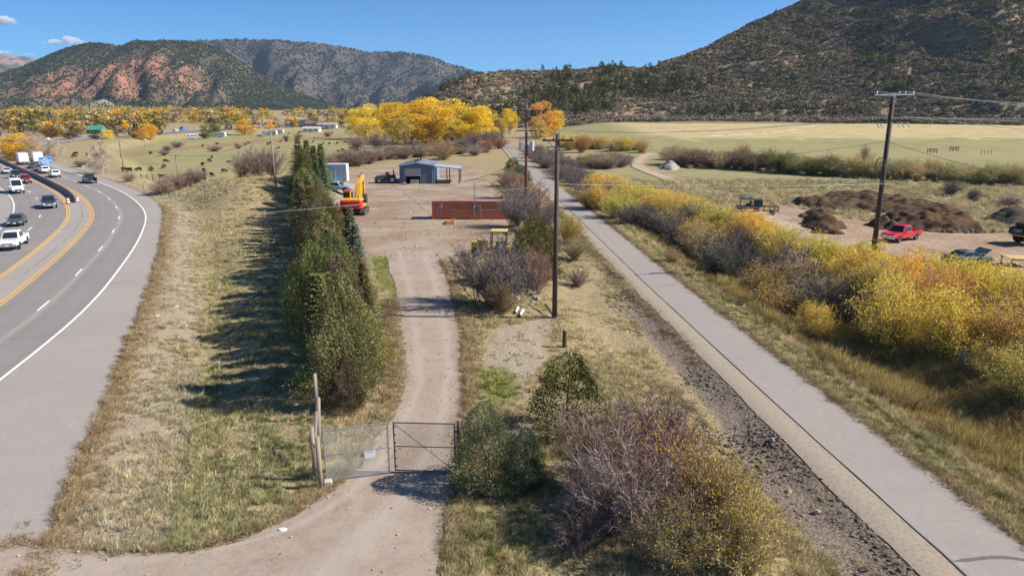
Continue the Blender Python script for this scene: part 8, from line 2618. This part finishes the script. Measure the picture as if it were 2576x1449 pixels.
z1 = [(700, 575), (685, 600), (807, 588), (1150, 726), (1195, 734), (1280, 728), (1390, 712, 1), (1402, 726), (1530, 645), (1512, 698), (1390, 567), (1497, 796), (1560, 808), (1655, 815, 1), (1732, 815), (1888, 812), (1955, 775), (1883, 735), (2068, 738), (1870, 676), (1932, 640), (1955, 606), (2110, 653, 1), (2357, 638), (2400, 628), (2402, 602), (1870, 499), (2003, 482), (2182, 491), (2262, 486), (2293, 470), (2476, 484), (2500, 470), (2380, 404), (2405, 409), (2095, 880, 1)]
z2 = [(35, 485), (65, 470), (135, 518), (155, 458), (213, 454), (370, 532), (397, 485), (457, 460), (550, 475), (607, 478), (680, 474), (757, 465), (690, 552), (725, 536), (803, 521), (857, 516), (1090, 521), (230, 381), (320, 381), (375, 359), (470, 428), (500, 428), (630, 372)]
allc = [(c[0] * .2728, c[1] * .2728 + 234.2, len(c) > 2) for c in z1] + [(c[0] * .2728 + 663.5, c[1] * .2728 + 234.2, False) for c in z2]
rr = random.Random(3)
for k, (u, v, brown) in enumerate(allc):
    x, y, z = GT(u, v)
    gz = rr.random() < .72
    o = obj('cow', COWS[0 if gz else 1]); o.location = (x, y, z); o.rotation_euler = (0, 0, rr.uniform(0, 6.28)); s = rr.uniform(.68, .82); o.scale = (s, s, s)
    o.color = (.10, .045, .025, 1) if brown else (.010, .009, .009, 1)
    if brown: lb = {0: 'x'}.get(0) and ['brown cow beside a black one in the middle of the pasture', 'brown animal standing at the short pasture pole', 'brown cow alone right of the pasture middle', 'reddish calf lying just behind the grassy crest'][[i for i, c in enumerate(z1) if len(c) > 2].index(k)]
    elif u < 235: lb = 'black cow at the left end of the pasture near the highway'
    elif v > 425: lb = 'black cow grazing in the near half of the pasture'
    elif u > 640: lb = 'small black cow on the far pasture before the golden grove'
    else: lb = 'black cow in the far half of the pasture'
    tag(o, lb, 'cow', 'cattle on the pasture')

# ------------------------------------------------------------ far houses, camper trailers
def house(u, v, w, d, h, rh, wall, roof, label, rz=0.0, name='house', windows=4):
    x, y, z = GT(u, v)
    t = thing(name, label, 'house', (x, y, z), rz)
    WM = M('far_wall_%02d%02d' % (int(wall[0] * 99), int(wall[2] * 99)), wall, .8, var=.1); RM_ = M('far_roof_%02d%02d' % (int(roof[0] * 99), int(roof[1] * 99)), roof, .6, var=.15)
    MB().box((0, d / 2, h / 2), (w, d, h)).build('wall', WM, t)
    MB().prism([(-.4, h - .1), (d + .4, h - .1), (d / 2, h + rh)], -w / 2 - .4, w / 2 + .4, 'x').build('roof', RM_, t)
    for k in range(windows):
        q = -w / 2 + w * (k + .5) / windows
        if k == windows // 2:
            MB().box((q, -.03, 1.05), (1.0, .06, 2.1)).build('door', M('far_door', (.2, .12, .08), .7), t)
        else:
            f = MB().box((q, -.03, 1.6), (1.5, .06, 1.3)).build('window', WHITE, t); MB().box((q, -.07, 1.6), (1.25, .03, 1.05)).build('pane', GLASS, f)
    return t
house(237, 338, 8.5, 6, 2.6, 2.4, (.14, .24, .20), (.06, .30, .20), 'house with bright green roof in the valley wood', .1)
house(756, 325, 26, 10, 3.2, 2.4, (.62, .62, .60), (.06, .065, .07), 'long white house with dark roof beyond the pasture', -.05, windows=7)
house(800, 326, 20, 9, 3.0, 2.0, (.42, .32, .28), (.24, .12, .10), 'brown house with red brown roof beyond the pasture', .08, windows=5)
house(781, 327, 12, 8, 2.6, 1.4, (.70, .70, .70), (.45, .45, .46), 'low pale shed between the white and brown houses', 0, windows=3)
house(822, 325, 14, 8, 2.8, 1.6, (.62, .58, .52), (.35, .33, .32), 'small pale house right of the brown one', .05, windows=3)
house(742, 310, 20, 10, 3.4, 2.4, (.30, .30, .30), (.36, .34, .33), 'grey house among the trees above the herd', 0, windows=5)
house(655, 316, 22, 10, 3.0, 2.2, (.55, .52, .48), (.40, .40, .42), 'pale roofed house half hidden in the trees', 0, windows=5)
def camper(u, v, lb, L=7.0, rz=0.0, blue=False):
    x, y, z = GT(u, v)
    t = thing('camper_trailer', lb, 'camper', (x, y, z), rz)
    CW = M('camper_white', (.78, .79, .80), .5, var=.06)
    MB().prism([(-L / 2, .5), (L / 2, .5), (L / 2, 2.6), (L / 2 - .5, 3.0), (-L / 2 + .3, 3.0), (-L / 2, 2.7)], 0, 2.3).build('body', CW, t)
    for q in (-2.0, .2, 2.0): MB().box((q, -.03, 2.0), (1.0, .05, .6)).build('window', GLASS, t)
    MB().box((-.9, -.03, 1.55), (.65, .05, 1.8)).build('door', M('camper_door', (.6, .62, .66), .5), t)
    MB().box((0, -.03, 1.05), (L * .96, .04, .16)).build('stripe', BLUE_S, t)
    for q in (-.5, .5):
        for py in (.15, 2.15): wheel(t, q, py, .35, .22, -1 if py < 1 else 1)
    MB().tube((L / 2, 1.15, .45), (L / 2 + 1.2, 1.15, .4), .06, n=6).build('drawbar', STEEL_D, t)
camper(552, 346, 'white camper trailer beside the dark green tree'); camper(672, 341, 'white camper trailer behind the pasture pole', 8, .1); camper(684, 341, 'second white camper right of the pasture pole', 6, -.1); camper(700, 337, 'third white camper furthest right behind the pasture', 7, .05)
camper(483, 351, 'white camper parked near the far highway', 6, .3)
# ------------------------------------------------------------ clouds low over the left mountains
def cloud(u, v, wpx, hpx, dist, seed, label):
    g = np.random.default_rng(seed)
    x, z = at_range(u, v, dist)
    W_ = wpx / FD * dist; H_ = hpx / FD * dist
    bm = bmesh.new()
    n = 34
    for i in range(n):
        f = g.uniform(-1, 1)
        top = (1 - f * f) ** .5
        r = H_ * g.uniform(.14, .34) * (0.45 + .55 * top)
        m = Matrix.Translation((f * W_ / 2, g.normal() * W_ * .08, -H_ * .25 + g.uniform(0, 1) ** 1.4 * H_ * .62 * top)) @ Matrix.Diagonal((1.5, 1.3, .85, 1))
        bmesh.ops.create_icosphere(bm, subdivisions=2, radius=r, matrix=m)
    me = bpy.data.meshes.new('cloud'); bm.to_mesh(me); bm.free()
    o = obj('cloud', me)
    rm = o.modifiers.new('merge', 'REMESH'); rm.mode = 'VOXEL'; rm.voxel_size = H_ * .05
    bpy.context.view_layer.update()
    me2 = bpy.data.meshes.new_from_object(o.evaluated_get(bpy.context.evaluated_depsgraph_get()))
    o.modifiers.clear(); o.data = me2; me2.name = 'cloud'
    me2.materials.clear(); me2.materials.append(cloud_mat())
    o.location = (x, dist, z)
    return tag(o, label, 'cloud')
def cloud_mat():
    if 'cloud_vapour' in MATS: return MATS['cloud_vapour']
    m, nt, out = new_mat('cloud_vapour')
    p = node(nt, 'ShaderNodeVolumePrincipled')
    p.inputs['Color'].default_value = (1, 1, 1, 1)
    p.inputs['Density'].default_value = 0.013
    p.inputs['Anisotropy'].default_value = 0.0
    nt.links.new(p.outputs[0], out.inputs['Volume'])
    MATS['cloud_vapour'] = m
    return m
cloud(165, 104, 92, 20, 13000, 1, 'small white cloud above the left mountain')
cloud(12, 53, 46, 20, 13000, 2, 'faint white cloud at the upper left edge of the sky')
cloud(8, 133, 40, 10, 13500, 3, 'thin white cloud low at the left edge over the far blue mountain')
cloud(70, 137, 34, 7, 13500, 4, 'thin wisp of cloud on the far blue mountain ridge')
sc.cycles.volume_bounces = 4

# ------------------------------------------------------------ air
hz = MB().box((0, 300, 420), (19800, 19800, 868)).build('haze', None)
tag(hz, kind='stuff')
m, nt, out = new_mat('haze')
p = node(nt, 'ShaderNodeVolumePrincipled')
p.inputs['Color'].default_value = (0.50, 0.72, 1.0, 1)
p.inputs['Density'].default_value = 0.000042
p.inputs['Anisotropy'].default_value = 0.2
nt.links.new(p.outputs[0], out.inputs['Volume'])
hz.data.materials.append(m)
